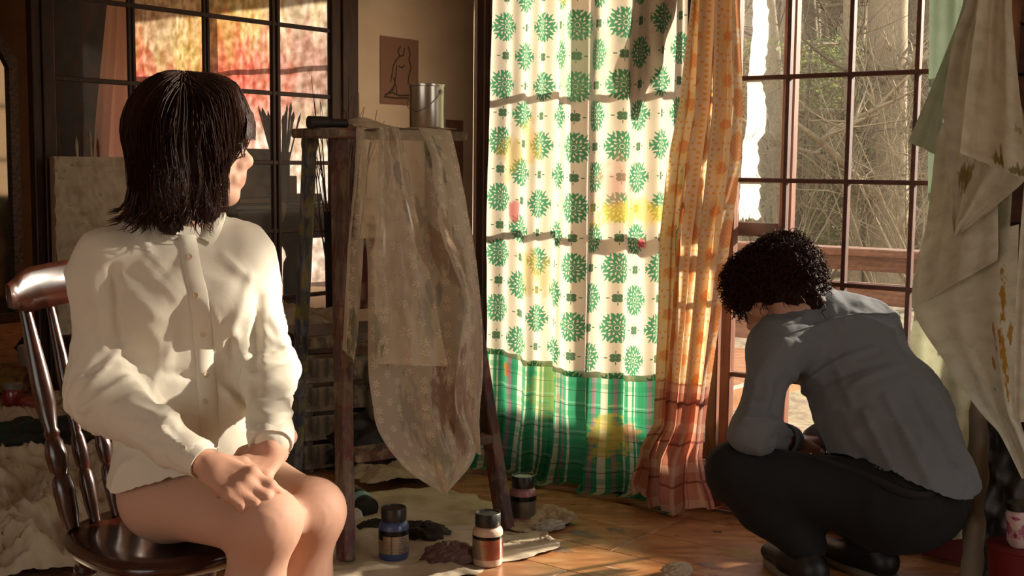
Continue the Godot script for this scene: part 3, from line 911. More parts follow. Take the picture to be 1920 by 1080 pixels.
func make_outside() -> void:
	var rng := RandomNumberGenerator.new()
	rng.seed = 77
	var n := noise(78, 0.35)
	var mb := MB.new()
	mb.grid(60, 60, func(u: float, v: float) -> Vector3:
		var x: float = lerpf(-50, 50, u)
		var z: float = lerpf(-0.2, -45, v)
		return R(x, ground_y(x, z) + n.get_noise_2d(x, z) * 0.25 * clampf(-z * 0.2, 0, 1), z))
	tag(put("ground", mb, M.soil), "leaf-littered woodland slope outside the window", "", "", "structure")
	var bark := tri_mat(ntex(80, 0.03, [[0.0, Color(0.28, 0.24, 0.19)], [0.5, Color(0.44, 0.39, 0.32)], [1.0, Color(0.58, 0.53, 0.45)]], 512, 5), Vector3(4, 0.8, 4), 0.9)
	var bark2 := tri_mat(ntex(81, 0.03, [[0.0, Color(0.42, 0.37, 0.29)], [0.6, Color(0.60, 0.54, 0.44)], [1.0, Color(0.60, 0.59, 0.42)]], 512, 5), Vector3(4, 0.8, 4), 0.9)
	# view through the window runs from the camera's place at (1.89, 3.58) in the room frame
	tree(-4.0, -12.0, 11.0, 0.32, (DR * 0.02), bark2, rng, "stout straight grey tree trunk in the right half of the window", 9, 2)
	tree(-4.0, -12.6, 10.0, 0.14, (DR * -0.16), bark, rng, "dark leaning tree that crosses behind the stout trunk", 8, 2)
	tree(-4.25, -11.6, 9.0, 0.09, (DR * -0.06), bark2, rng, "slim pale tree just left of the stout trunk", 6, 2)
	tree(-5.2, -11.5, 9.0, 0.15, (DR * -0.14), bark2, rng, "pale tree leaning left beside the window's left bars", 7, 2)
	tree(-3.75, -12.6, 10.0, 0.15, (DR * 0.05), bark, rng, "grey tree near the hanging sheet at the window's right", 7, 2)
	for k in 34:
		var z := rng.randf_range(-12.0, -27.0)
		var f := (3.58 - z) / 11.8
		var x := 1.89 - f * rng.randf_range(3.9, 6.2)
		tree(x, z, rng.randf_range(7.0, 12.0), rng.randf_range(0.05, 0.17), DR * rng.randf_range(-0.12, 0.12), bark if k % 2 else bark2, rng, "slender bare tree in the wood behind the nearest trunks", 6, 2)
	# undergrowth: bare arching shrubs
	for k in 16:
		var z := rng.randf_range(-10.5, -14.0)
		var f := (3.58 - z) / 11.8
		var x := 1.89 - f * rng.randf_range(4.0, 6.0)
		var b := R(x, ground_y(x, z) - 0.05, z)
		mb = MB.new()
		for j in 7:
			var a := rng.randf() * TAU
			branch(mb, b, Vector3(cos(a) * 0.5, 1.0, sin(a) * 0.5).normalized(), rng.randf_range(1.8, 3.6), 0.015, 2, rng)
		single("shrub", mb, bark2, "bare twiggy shrub of thin arching stems near the house", "shrub", "bare shrubs outside the window")
	# evergreens: sprays of small leaves on drooping twigs
	var leaf := mat(Color(0.34, 0.38, 0.22), 0.6, {"backlight_enabled": true, "backlight": Color(0.5, 0.55, 0.32)})
	for k in 9:
		var z: float = [-11.5, -12.5, -14.0, -16.0, -13.0, -18.0, -20.0, -15.0, -22.0][k]
		var f := (3.58 - z) / 11.8
		var x: float = 1.89 - f * [5.35, 5.75, 4.5, 5.0, 5.5, 4.2, 5.7, 4.8, 5.2][k]
		var b := R(x, ground_y(x, z) - 0.05, z)
		var t := thing("evergreen", b, ["low evergreen bush with pale sunlit sprays left of the window's middle bar", "evergreen shrub behind the pale leaning tree"][k] if k < 2 else "dim evergreen shrub deep in the wood", "shrub", "evergreens outside the window")
		mb = MB.new()
		mb.tube([b, b + Vector3(0, 1.2, 0), b + Vector3(0.1, 3.4, 0)], [0.06, 0.045, 0.015], 6)
		put("stem", mb, bark, t)
		mb = MB.new()
		var w := 1.0 + (k % 3) * 0.35
		for j in 2600:
			var hy := rng.randf()
			var a := rng.randf() * TAU
			var rr := sqrt(rng.randf()) * w * (0.25 + sin(hy * 2.6) * 0.8)
			var c := b + Vector3(cos(a) * rr, 0.2 + hy * 3.2, sin(a) * rr)
			var d := Vector3(cos(a), rng.randf_range(-0.8, 0.3), sin(a)).normalized()
			var s := d.cross(Vector3(rng.randf_range(-1, 1), 1, rng.randf_range(-1, 1))).normalized()
			var l := rng.randf_range(0.035, 0.09)
			mb.grp += 1
			var q := [mb.p(c), mb.p(c + d * l * 0.5 + s * l * 0.28), mb.p(c + d * l), mb.p(c + d * l * 0.5 - s * l * 0.28)]
			mb.quad(q[0], q[1], q[2], q[3])
		var o := put("foliage", mb, leaf, t)
		o.set_meta("kind", "stuff")
	# veranda rail of weathered boards
	var rail := thing("veranda_rail", R(-0.2, -0.3, -1.4), "weathered brown plank railing of the veranda outside the window", "railing")
	var wood := tri_mat(ntex(82, 0.02, [[0.0, Color(0.30, 0.20, 0.15)], [0.5, Color(0.44, 0.31, 0.24)], [1.0, Color(0.56, 0.43, 0.34)]], 512, 5), Vector3(0.6, 4, 4), 0.8)
	for a in [[0.758, 0.79, -1.47, -1.33], [0.695, 0.757, -1.42, -1.38], [0.555, 0.645, -1.42, -1.38], [0.36, 0.455, -1.42, -1.38]]:
		mb = MB.new()
		rbox(mb, -0.96, 1.2, a[0], a[1], a[2], a[3], 0.004)
		put("board", mb, wood, rail, true)
	for x in [-0.6, 0.155, 1.0]:
		mb = MB.new()
		rbox(mb, x, x + 0.09, -0.4, 0.757, -1.475, -1.421, 0.004)
		put("post", mb, wood, rail, true)
	var deck := thing("veranda_deck", R(-0.8, -0.2, -0.8), "", "", "", "structure")
	for k in 12:
		mb = MB.new()
		rbox(mb, -0.96, 1.2, -0.09, -0.06, -1.5 + k * 0.112, -1.5 + k * 0.112 + 0.104, 0.003)
		put("deck_board", mb, wood, deck, true)

# ---------------------------------------------------------------- the room beyond the glazed partition
func brush(mb: MB, a: Vector3, b: Vector3, r: float) -> void:    # handle from a up to the bristles at b
	var d := (b - a)
	mb.tube([a, a + d * 0.3, a + d * 0.72], [r * 0.5, r * 0.9, r * 0.8], 7)
	mb.tube([a + d * 0.72, a + d * 0.86], [r * 0.85, r], 7)
	mb.tube([a + d * 0.86, a + d * 0.93, a + d], [r * 1.0, r * 1.45, r * 0.15], 7, true, 0.6)

func make_far_room() -> void:
	var mb := MB.new()
	rbox(mb, -9.0, -8.85, -0.05, 2.6, -2.7, 6.2)
	tag(put("wall_far_left", mb, M.wall), "", "", "", "structure")
	mb = MB.new()
	rbox(mb, -8.9, -3.5, -0.05, 2.6, 6.0, 6.15)
	tag(put("wall_far_front", mb, M.wall), "", "", "", "structure")
	# outer wall with a wide window behind the painted sheet
	mb = MB.new()
	rbox(mb, -9.0, -6.75, -0.05, 2.6, -2.75, -2.6)
	rbox(mb, -6.75, -3.5, -0.05, 0.3, -2.75, -2.6)
	rbox(mb, -6.75, -3.5, 2.5, 2.6, -2.75, -2.6)
	rbox(mb, -4.15, -3.5, 0.3, 2.5, -2.75, -2.6)
	tag(put("wall_far_window", mb, M.wall), "", "", "", "structure")
	sash("window_6", -6.75, -5.45, 0.3, 2.5, -2.66, [], [1.86], 0.03, 0.04, 0.06, 0.05)
	sash("window_7", -5.45, -4.15, 0.3, 2.5, -2.66, [], [1.86], 0.03, 0.04, 0.06, 0.05)
	# painted sheet, lit from behind
	var cp := [[0.0, 0.05, Color(0.86, 0.74, 0.55)], [0.2, 0.05, Color(0.90, 0.82, 0.66)], [0.38, 0.02, Color(0.94, 0.86, 0.62)], [0.55, 0.05, Color(0.80, 0.82, 0.42)], [0.62, 0.12, Color(0.96, 0.86, 0.50)], [0.8, 0.06, Color(0.97, 0.95, 0.86)], [0.93, 0.03, Color(0.95, 0.80, 0.20)], [1.0, 0.08, Color(0.70, 0.72, 0.42)],
		[0.02, 0.25, Color(0.94, 0.62, 0.36)], [0.22, 0.22, Color(0.92, 0.84, 0.74)], [0.30, 0.34, Color(0.78, 0.80, 0.40)], [0.05, 0.42, Color(0.84, 0.22, 0.26)], [0.0, 0.55, Color(0.72, 0.18, 0.22)], [0.2, 0.48, Color(0.90, 0.62, 0.55)],
		[0.48, 0.25, Color(0.95, 0.66, 0.32)], [0.62, 0.20, Color(0.97, 0.86, 0.66)], [0.75, 0.18, Color(0.97, 0.95, 0.88)], [0.9, 0.22, Color(0.93, 0.88, 0.84)], [0.5, 0.42, Color(0.86, 0.30, 0.28)], [0.6, 0.40, Color(0.84, 0.34, 0.34)], [0.68, 0.45, Color(0.90, 0.48, 0.36)], [0.82, 0.40, Color(0.80, 0.60, 0.62)], [0.92, 0.36, Color(0.62, 0.54, 0.46)], [0.97, 0.44, Color(0.74, 0.44, 0.40)],
		[0.75, 0.56, Color(0.86, 0.66, 0.66)], [0.92, 0.56, Color(0.55, 0.66, 0.66)], [0.85, 0.62, Color(0.80, 0.74, 0.52)], [0.7, 0.75, Color(0.96, 0.92, 0.88)], [0.9, 0.75, Color(0.97, 0.94, 0.90)], [0.5, 0.65, Color(0.90, 0.66, 0.62)], [0.4, 0.9, Color(0.95, 0.92, 0.88)], [0.9, 0.95, Color(0.96, 0.94, 0.92)]]
	var nw := noise(90, 4.0, FastNoiseLite.TYPE_SIMPLEX_SMOOTH, 5)
	var art := paint(208, 176, func(u: float, v: float) -> Color:
		var uu := u + nw.get_noise_2d(u * 4.0, v * 1.2) * 0.10
		var vv := v * 1.28 + nw.get_noise_2d(u * 6.0 + 9.0, v * 1.6) * 0.16
		var s := Vector3.ZERO
		var w := 0.0
		for c in cp:
			var k: float = 1.0 / (0.0006 + pow((uu - c[0]) * (uu - c[0]) + (vv - c[1]) * (vv - c[1]), 1.6))
			s += Vector3(c[2].r, c[2].g, c[2].b) * k
			w += k
		s /= w
		var g := nw.get_noise_2d(u * 11.0, v * 3.0) * 0.15 + nw.get_noise_2d(u * 7.0, v * 6.0 + 4.0) * 0.30
		return Color(s.x + g, s.y + g * 1.1, s.z + g * 1.2).lerp(Color.WHITE, 0.03))
	mb = MB.new()
	mb.grid(80, 60, func(u: float, v: float) -> Vector3: return R(lerpf(-6.75, -4.12, u), lerpf(2.5, 0.25, v), -2.45 + 0.02 * sin(u * 19.0) + 0.015 * sin(u * 43.0 + v * 3.0)), Vector2.ONE)
	var am := mat(Color.WHITE, 0.9, {"backlight_enabled": true, "backlight": Color(0.8, 0.8, 0.8), "albedo_texture": art})
	single("painted_sheet", mb, am, "large sheet of bright abstract painting, glowing with daylight behind the partition", "painting")
	# dark abstract canvas that leans to its left
	var dk := ntex(92, 0.008, [[0.0, Color(0.52, 0.09, 0.08)], [0.32, Color(0.26, 0.05, 0.05)], [0.48, Color(0.05, 0.04, 0.04)], [0.62, Color(0.07, 0.10, 0.10)], [0.72, Color(0.40, 0.12, 0.07)], [1.0, Color(0.36, 0.38, 0.34)]], 512, 6, 40.0)
	mb = MB.new()
	mb.box(Transform3D(RB * Basis(Vector3.UP, 0.05), R(-6.72, 1.35, -1.98)), Vector3(0.98, 2.35, 0.04), 0.004)
	single("dark_painting", mb, tri_mat(dk, Vector3(0.6, 0.35, 0.6), 0.5), "tall dark red and black abstract canvas behind the partition", "painting", "", "", true)
	# gauze beside it
	var gz := mat(Color(0.72, 0.60, 0.53), 0.9, {"backlight_enabled": true, "backlight": Color(0.75, 0.66, 0.6)})
	mb = sheet([R(-6.12, 2.45, -1.95), R(-6.2, 1.9, -1.93), R(-6.28, 1.2, -1.9), R(-6.3, 0.4, -1.9)], [R(-5.88, 2.45, -1.97), R(-5.86, 1.9, -1.95), R(-5.9, 1.2, -1.95), R(-5.95, 0.4, -1.95)], 30, 40, NR, func(u: float, v: float) -> float: return 0.03 * sin(u * 15.0 + v) + 0.012 * sin(u * 37.0), 0.3)
	single("gauze", mb, gz, "narrow hanging of pinkish gauze between the dark canvas and the bright painting", "cloth")
	# pale unfinished canvas in front of the partition, brushes standing behind it
	var cv := thing("pale_canvas", R(-3.22, 0.6, 0.1), "pale unfinished canvas with ridged brushstrokes standing behind the seated woman", "canvas")
	var pt := ntex(94, 0.012, [[0.0, Color(0.55, 0.50, 0.42)], [0.35, Color(0.68, 0.63, 0.55)], [0.7, Color(0.74, 0.69, 0.61)], [0.82, Color(0.56, 0.58, 0.48)], [0.9, Color(0.36, 0.52, 0.43)], [1.0, Color(0.70, 0.66, 0.58)]], 512, 5, 25.0)
	mb = MB.new()
	var nn := noise(95, 6.0)
	mb.grid(40, 40, func(u: float, v: float) -> Vector3:
		var rid := 0.006 * sin((u * 0.8 + v * 1.3) * 46.0 + 3.0 * nn.get_noise_2d(u, v)) * smoothstep(0.75, 0.3, u) + 0.006 * nn.get_noise_2d(u * 2.0, v * 2.0)
		return R(-3.29 + rid, lerpf(1.14, 0.30, v), lerpf(0.335, -0.12, u)))
	put("painted_face", mb, tri_mat(pt, Vector3(1.4, 1.4, 1.4), 0.8), cv)
	mb = MB.new()
	rbox(mb, -3.33, -3.297, 0.30, 1.14, -0.12, 0.335, 0.003)
	put("stretcher", mb, mat(Color(0.55, 0.47, 0.36), 0.8), cv, true)
	var hold := thing("stool", R(-3.2, 0, 0.11), "low wooden box that the pale canvas stands on", "box")
	mb = MB.new()
	rbox(mb, -3.38, -3.05, 0.0, 0.298, -0.10, 0.32, 0.006)
	put("body", mb, M.dark, hold, true)
	for k in 4:
		mb = MB.new()
		var z: float = [0.155, 0.12, 0.075, 0.03][k]
		brush(mb, R(-3.352, 0.62, z), R(-3.352 - 0.02 * k, 1.235 + 0.02 * (k % 3), z - 0.01 * k + 0.02), 0.006)
		single("paintbrush", mb, mat([Color(0.75, 0.68, 0.55), Color(0.35, 0.16, 0.08), Color(0.68, 0.60, 0.46), Color(0.5, 0.22, 0.1)][k], 0.5), ["leftmost pale", "second brown", "third pale", "rightmost brown"][k] + " paintbrush standing upright behind the pale canvas", "paintbrush", "brushes behind the pale canvas")
	# tall framed mirror far left
	var mr := thing("standing_mirror", R(-5.0, 0, -0.44), "tall mirror with a pointed patterned frame at the far left", "mirror")
	var mf := Transform3D(RB, R(-5.0, 0.14, -0.3))
	var outl := [Vector2(-0.28, 0), Vector2(0.20, 0), Vector2(0.20, 1.58), Vector2(0.10, 1.72), Vector2(-0.04, 1.80), Vector2(-0.18, 1.72), Vector2(-0.28, 1.58)]
	mb = MB.new()
	var inn := []
	for q in outl:
		inn.append(Vector2((q.x + 0.04) * 0.74 - 0.04, 0.06 + q.y * 0.93))
	for k in outl.size():
		var j := (k + 1) % outl.size()
		var a := func(q: Vector2, d: float) -> Vector3: return mf * Vector3(d, q.y, -q.x)
		mb.face([a.call(outl[k], 0.02), a.call(inn[k], 0.03), a.call(inn[j], 0.03), a.call(outl[j], 0.02)])
		mb.face([a.call(outl[k], -0.02), a.call(outl[k], 0.02), a.call(outl[j], 0.02), a.call(outl[j], -0.02)])
		mb.face([a.call(inn[k], 0.03), a.call(inn[k], 0.0), a.call(inn[j], 0.0), a.call(inn[j], 0.03)])
	var ftx := ntex(97, 0.03, [[0.0, Color(0.10, 0.07, 0.05)], [0.45, Color(0.22, 0.14, 0.09)], [0.6, Color(0.45, 0.30, 0.18)], [0.75, Color(0.18, 0.10, 0.07)], [0.9, Color(0.40, 0.12, 0.08)], [1.0, Color(0.55, 0.45, 0.32)]], 256, 3)
	put("frame", mb, tri_mat(ftx, Vector3(4, 4, 4), 0.5), mr, true)
	mb = MB.new()
	mb.face(inn.map(func(q): return mf * Vector3(0.004, q.y, -q.x)))
	put("mirror_glass", mb, mat(Color(0.62, 0.56, 0.48), 0.08, {"metallic": 0.9}), mr, true)
	# dark table with turned legs
	var tb := thing("side_table", R(-4.0, 0, -1.7), "dark carved table with thick turned legs behind the partition", "table")
	var blk := mat(Color(0.09, 0.06, 0.05), 0.35)
	mb = MB.new()
	rbox(mb, -4.32, -3.66, 0.845, 0.875, -2.1, -1.05, 0.006)
	put("table_top", mb, blk, tb, true)
	mb = MB.new()
	rbox(mb, -4.28, -3.70, 0.66, 0.845, -2.06, -1.09, 0.006)
	put("apron", mb, blk, tb, true)
	for x in [-4.22, -3.76]:
		for z in [-1.98, -1.16]:
			mb = MB.new()
			mb.lathe([Vector2(0.035, 0.0), Vector2(0.05, 0.04), Vector2(0.05, 0.12), Vector2(0.06, 0.16), Vector2(0.065, 0.40), Vector2(0.06, 0.46), Vector2(0.04, 0.50), Vector2(0.05, 0.54), Vector2(0.085, 0.60), Vector2(0.07, 0.66)], 16, Transform3D(Basis(), R(x, 0, z)))
			put("leg", mb, blk, tb)
	# things on the table
	mb = MB.new()
	rbox(mb, -4.06, -3.84, 0.876, 0.905, -1.60, -1.22, 0.004)
	single("sketch_portfolio", mb, mat(Color(0.42, 0.33, 0.25), 0.8), "brown folder lying flat on the dark table", "folder", "", "", true)
	mb = MB.new()
	mb.box(Transform3D(RB * Basis(Vector3(0, 0, 1), 0.10), R(-3.95, 1.055, -1.42)), Vector3(0.025, 0.30, 0.30), 0.003)
	single("small_canvas", mb, tri_mat(ntex(98, 0.02, [[0.0, Color(0.26, 0.23, 0.20)], [1.0, Color(0.46, 0.42, 0.36)]], 256), Vector3(2, 2, 2), 0.8), "grey square canvas propped on the dark table under the brushes", "canvas", "", "", true)
	mb = MB.new()
	rbox(mb, -4.05, -3.97, 0.876, 1.04, -1.80, -1.64, 0.004)
	single("wood_block", mb, mat(Color(0.44, 0.27, 0.17), 0.7), "upright brown wooden block on the dark table", "block", "", "", true)
	mb = MB.new()
	rbox(mb, -3.90, -3.80, 0.876, 0.93, -1.86, -1.66, 0.01)
	single("sponge_bar", mb, mat(Color(0.40, 0.30, 0.22), 0.9), "low brown bar in front of the upright wooden block", "block", "", "", true)
	mb = MB.new()
	mb.lathe([Vector2(0.0, 0.0), Vector2(0.045, 0.0), Vector2(0.05, 0.31), Vector2(0.046, 0.31), Vector2(0.042, 0.01), Vector2(0.0, 0.01)], 20, Transform3D(Basis(), R(-3.80, 0.876, -1.52)))
	single("brush_pot", mb, mat(Color(0.10, 0.08, 0.07), 0.5), "tall dark pot that holds the fanned brushes on the table", "pot")
	var rng := RandomNumberGenerator.new()
	rng.seed = 99
	for k in 15:
		var a := lerpf(-0.42, 0.36, k / 14.0)
		var tip := R(-3.80 + rng.randf_range(-0.1, 0.1), 1.47 + rng.randf_range(-0.06, 0.05) - absf(a) * 0.08, -1.50 - a * 0.42)
		mb = MB.new()
		brush(mb, R(-3.80 + rng.randf_range(-0.02, 0.02), 0.95, -1.52 - a * 0.03), tip, rng.randf_range(0.005, 0.010))
		single("long_paintbrush", mb, mat([Color(0.08, 0.06, 0.05), Color(0.16, 0.09, 0.06), Color(0.3, 0.22, 0.16)][k % 3], 0.5), ["leftmost", "second", "third", "fourth", "fifth", "sixth", "seventh", "eighth", "ninth", "tenth", "eleventh", "twelfth", "thirteenth", "fourteenth", "rightmost"][k] + " long brush from the left in the dark pot's fan", "paintbrush", "brushes in the dark pot")
	mb = MB.new()
	mb.lathe([Vector2(0.0, 0.0), Vector2(0.05, 0.0), Vector2(0.05, 0.012), Vector2(0.012, 0.02), Vector2(0.012, 0.24), Vector2(0.0, 0.24)], 16, Transform3D(Basis(), R(-4.15, 0.876, -1.36)))
	var lp := thing("table_lamp", R(-4.15, 0.876, -1.36), "small table lamp with a plain white shade beside the brushes", "lamp")
	put("base", mb, blk, lp)
	mb = MB.new()
	mb.lathe([Vector2(0.10, 0.30), Vector2(0.075, 0.42)], 24, Transform3D(Basis(), R(-4.15, 0.876, -1.36)))
	put("shade", mb, mat(Color(0.93, 0.88, 0.78), 0.8, {"backlight_enabled": true, "backlight": Color(0.9, 0.85, 0.75)}), lp)
	# draped rag on the table edge
	mb = sheet([R(-3.70, 0.885, -1.33), R(-3.655, 0.88, -1.34), R(-3.64, 0.78, -1.32), R(-3.65, 0.66, -1.28)], [R(-3.70, 0.885, -1.40), R(-3.655, 0.88, -1.42), R(-3.635, 0.80, -1.40), R(-3.64, 0.70, -1.34)], 10, 16, DR, func(u: float, v: float) -> float: return 0.012 * sin(u * 9.0 + v * 3.0), 0.2)
	single("rag", mb, mat(Color(0.42, 0.34, 0.28), 0.9), "brown rag hung over the edge of the dark table", "rag")
	# drawings pinned to the wall
	var paper := Color(0.50, 0.38, 0.31)
	var strokes := [[[0.52, 0.12], [0.45, 0.2], [0.5, 0.27], [0.60, 0.25], [0.62, 0.15]], [[0.72, 0.12], [0.78, 0.22], [0.74, 0.30]], [[0.5, 0.27], [0.40, 0.34], [0.33, 0.42], [0.30, 0.55], [0.26, 0.66]], [[0.42, 0.42], [0.40, 0.55], [0.36, 0.70], [0.30, 0.82]], [[0.74, 0.30], [0.80, 0.42], [0.74, 0.55], [0.72, 0.66], [0.78, 0.76]], [[0.48, 0.42], [0.56, 0.44], [0.62, 0.40]], [[0.12, 0.86], [0.3, 0.82], [0.5, 0.86], [0.75, 0.84]], [[0.10, 0.89], [0.4, 0.90], [0.78, 0.88]], [[0.34, 0.60], [0.40, 0.72], [0.42, 0.84]], [[0.14, 0.87], [0.26, 0.80], [0.36, 0.72]]]
	var fig := paint(160, 192, func(u: float, v: float) -> Color:
		var d := 9.0
		for s in strokes:
			for k in s.size() - 1:
				var a := Vector2(s[k][0], s[k][1] * 1.15)
				var b := Vector2(s[k + 1][0], s[k + 1][1] * 1.15)
				d = minf(d, Vector2(u, v * 1.15).distance_to(Geometry2D.get_closest_point_to_segment(Vector2(u, v * 1.15), a, b)))
		return paper.lerp(Color(0.16, 0.12, 0.10), smoothstep(0.02, 0.006, d) * 0.85))
	for k in 2:
		mb = MB.new()
		if k == 0:
			mb.grid(1, 1, func(u: float, v: float) -> Vector3: return R(-3.424, lerpf(1.905, 1.49, v), lerpf(-1.99, -2.34, u)))
		else:
			mb.grid(1, 1, func(u: float, v: float) -> Vector3: return R(-3.424, lerpf(1.415, 0.81, v), lerpf(-2.61, -2.79, u)))
		single("drawing", mb, mat(Color.WHITE, 0.9, {"albedo_texture": fig if k == 0 else ntex(101, 0.01, [[0.0, Color(0.42, 0.31, 0.25)], [0.7, Color(0.48, 0.36, 0.29)], [1.0, Color(0.28, 0.20, 0.17)]], 128)}), ["brown paper with a charcoal line drawing of a seated figure on the wall", "narrow brown drawing on the wall right of the paint can"][k], "drawing")

# ---------------------------------------------------------------- ladder, cloth and can
func plank(mb: MB, a: Vector3, b: Vector3, w: float, t: float, wide: Vector3, bev := 0.003) -> void:   # board from a to b; w along `wide`
	var y := (b - a).normalized()
	var x := (wide - y * wide.dot(y)).normalized()
	mb.box(Transform3D(Basis(x, y, x.cross(y)), (a + b) / 2), Vector3(w, (b - a).length(), t), bev)

func splattered(seed_: int, base: Color, spots: Array) -> StandardMaterial3D:
	# old wood with runs and patches of paint
	var n := noise(seed_, 3.0, FastNoiseLite.TYPE_SIMPLEX_SMOOTH, 4)
	var tex := paint(192, 192, func(u: float, v: float) -> Color:
		var g := n.get_noise_2d(u * 14.0, v * 1.2)
		var c := base.lerp(base.darkened(0.55), clampf(0.35 + g * 1.3, 0, 1))
		var k := n.get_noise_2d(u * 3.0 + 20.0, v * 2.0)
		if k > 0.12:
			c = c.lerp(Color(0.62, 0.56, 0.48), 0.6)
		for s in spots.size():
			var q := n.get_noise_2d(u * 2.2 + 31.0 * (s + 1), v * 2.2 - 17.0 * s) + 0.3 * n.get_noise_2d(u * 16.0, v * 6.0 + s)
			if q > 0.26:
				c = c.lerp(spots[s], 0.85)
		return c)
	return tri_mat(tex, Vector3(1.3, 0.9, 1.3), 0.7)

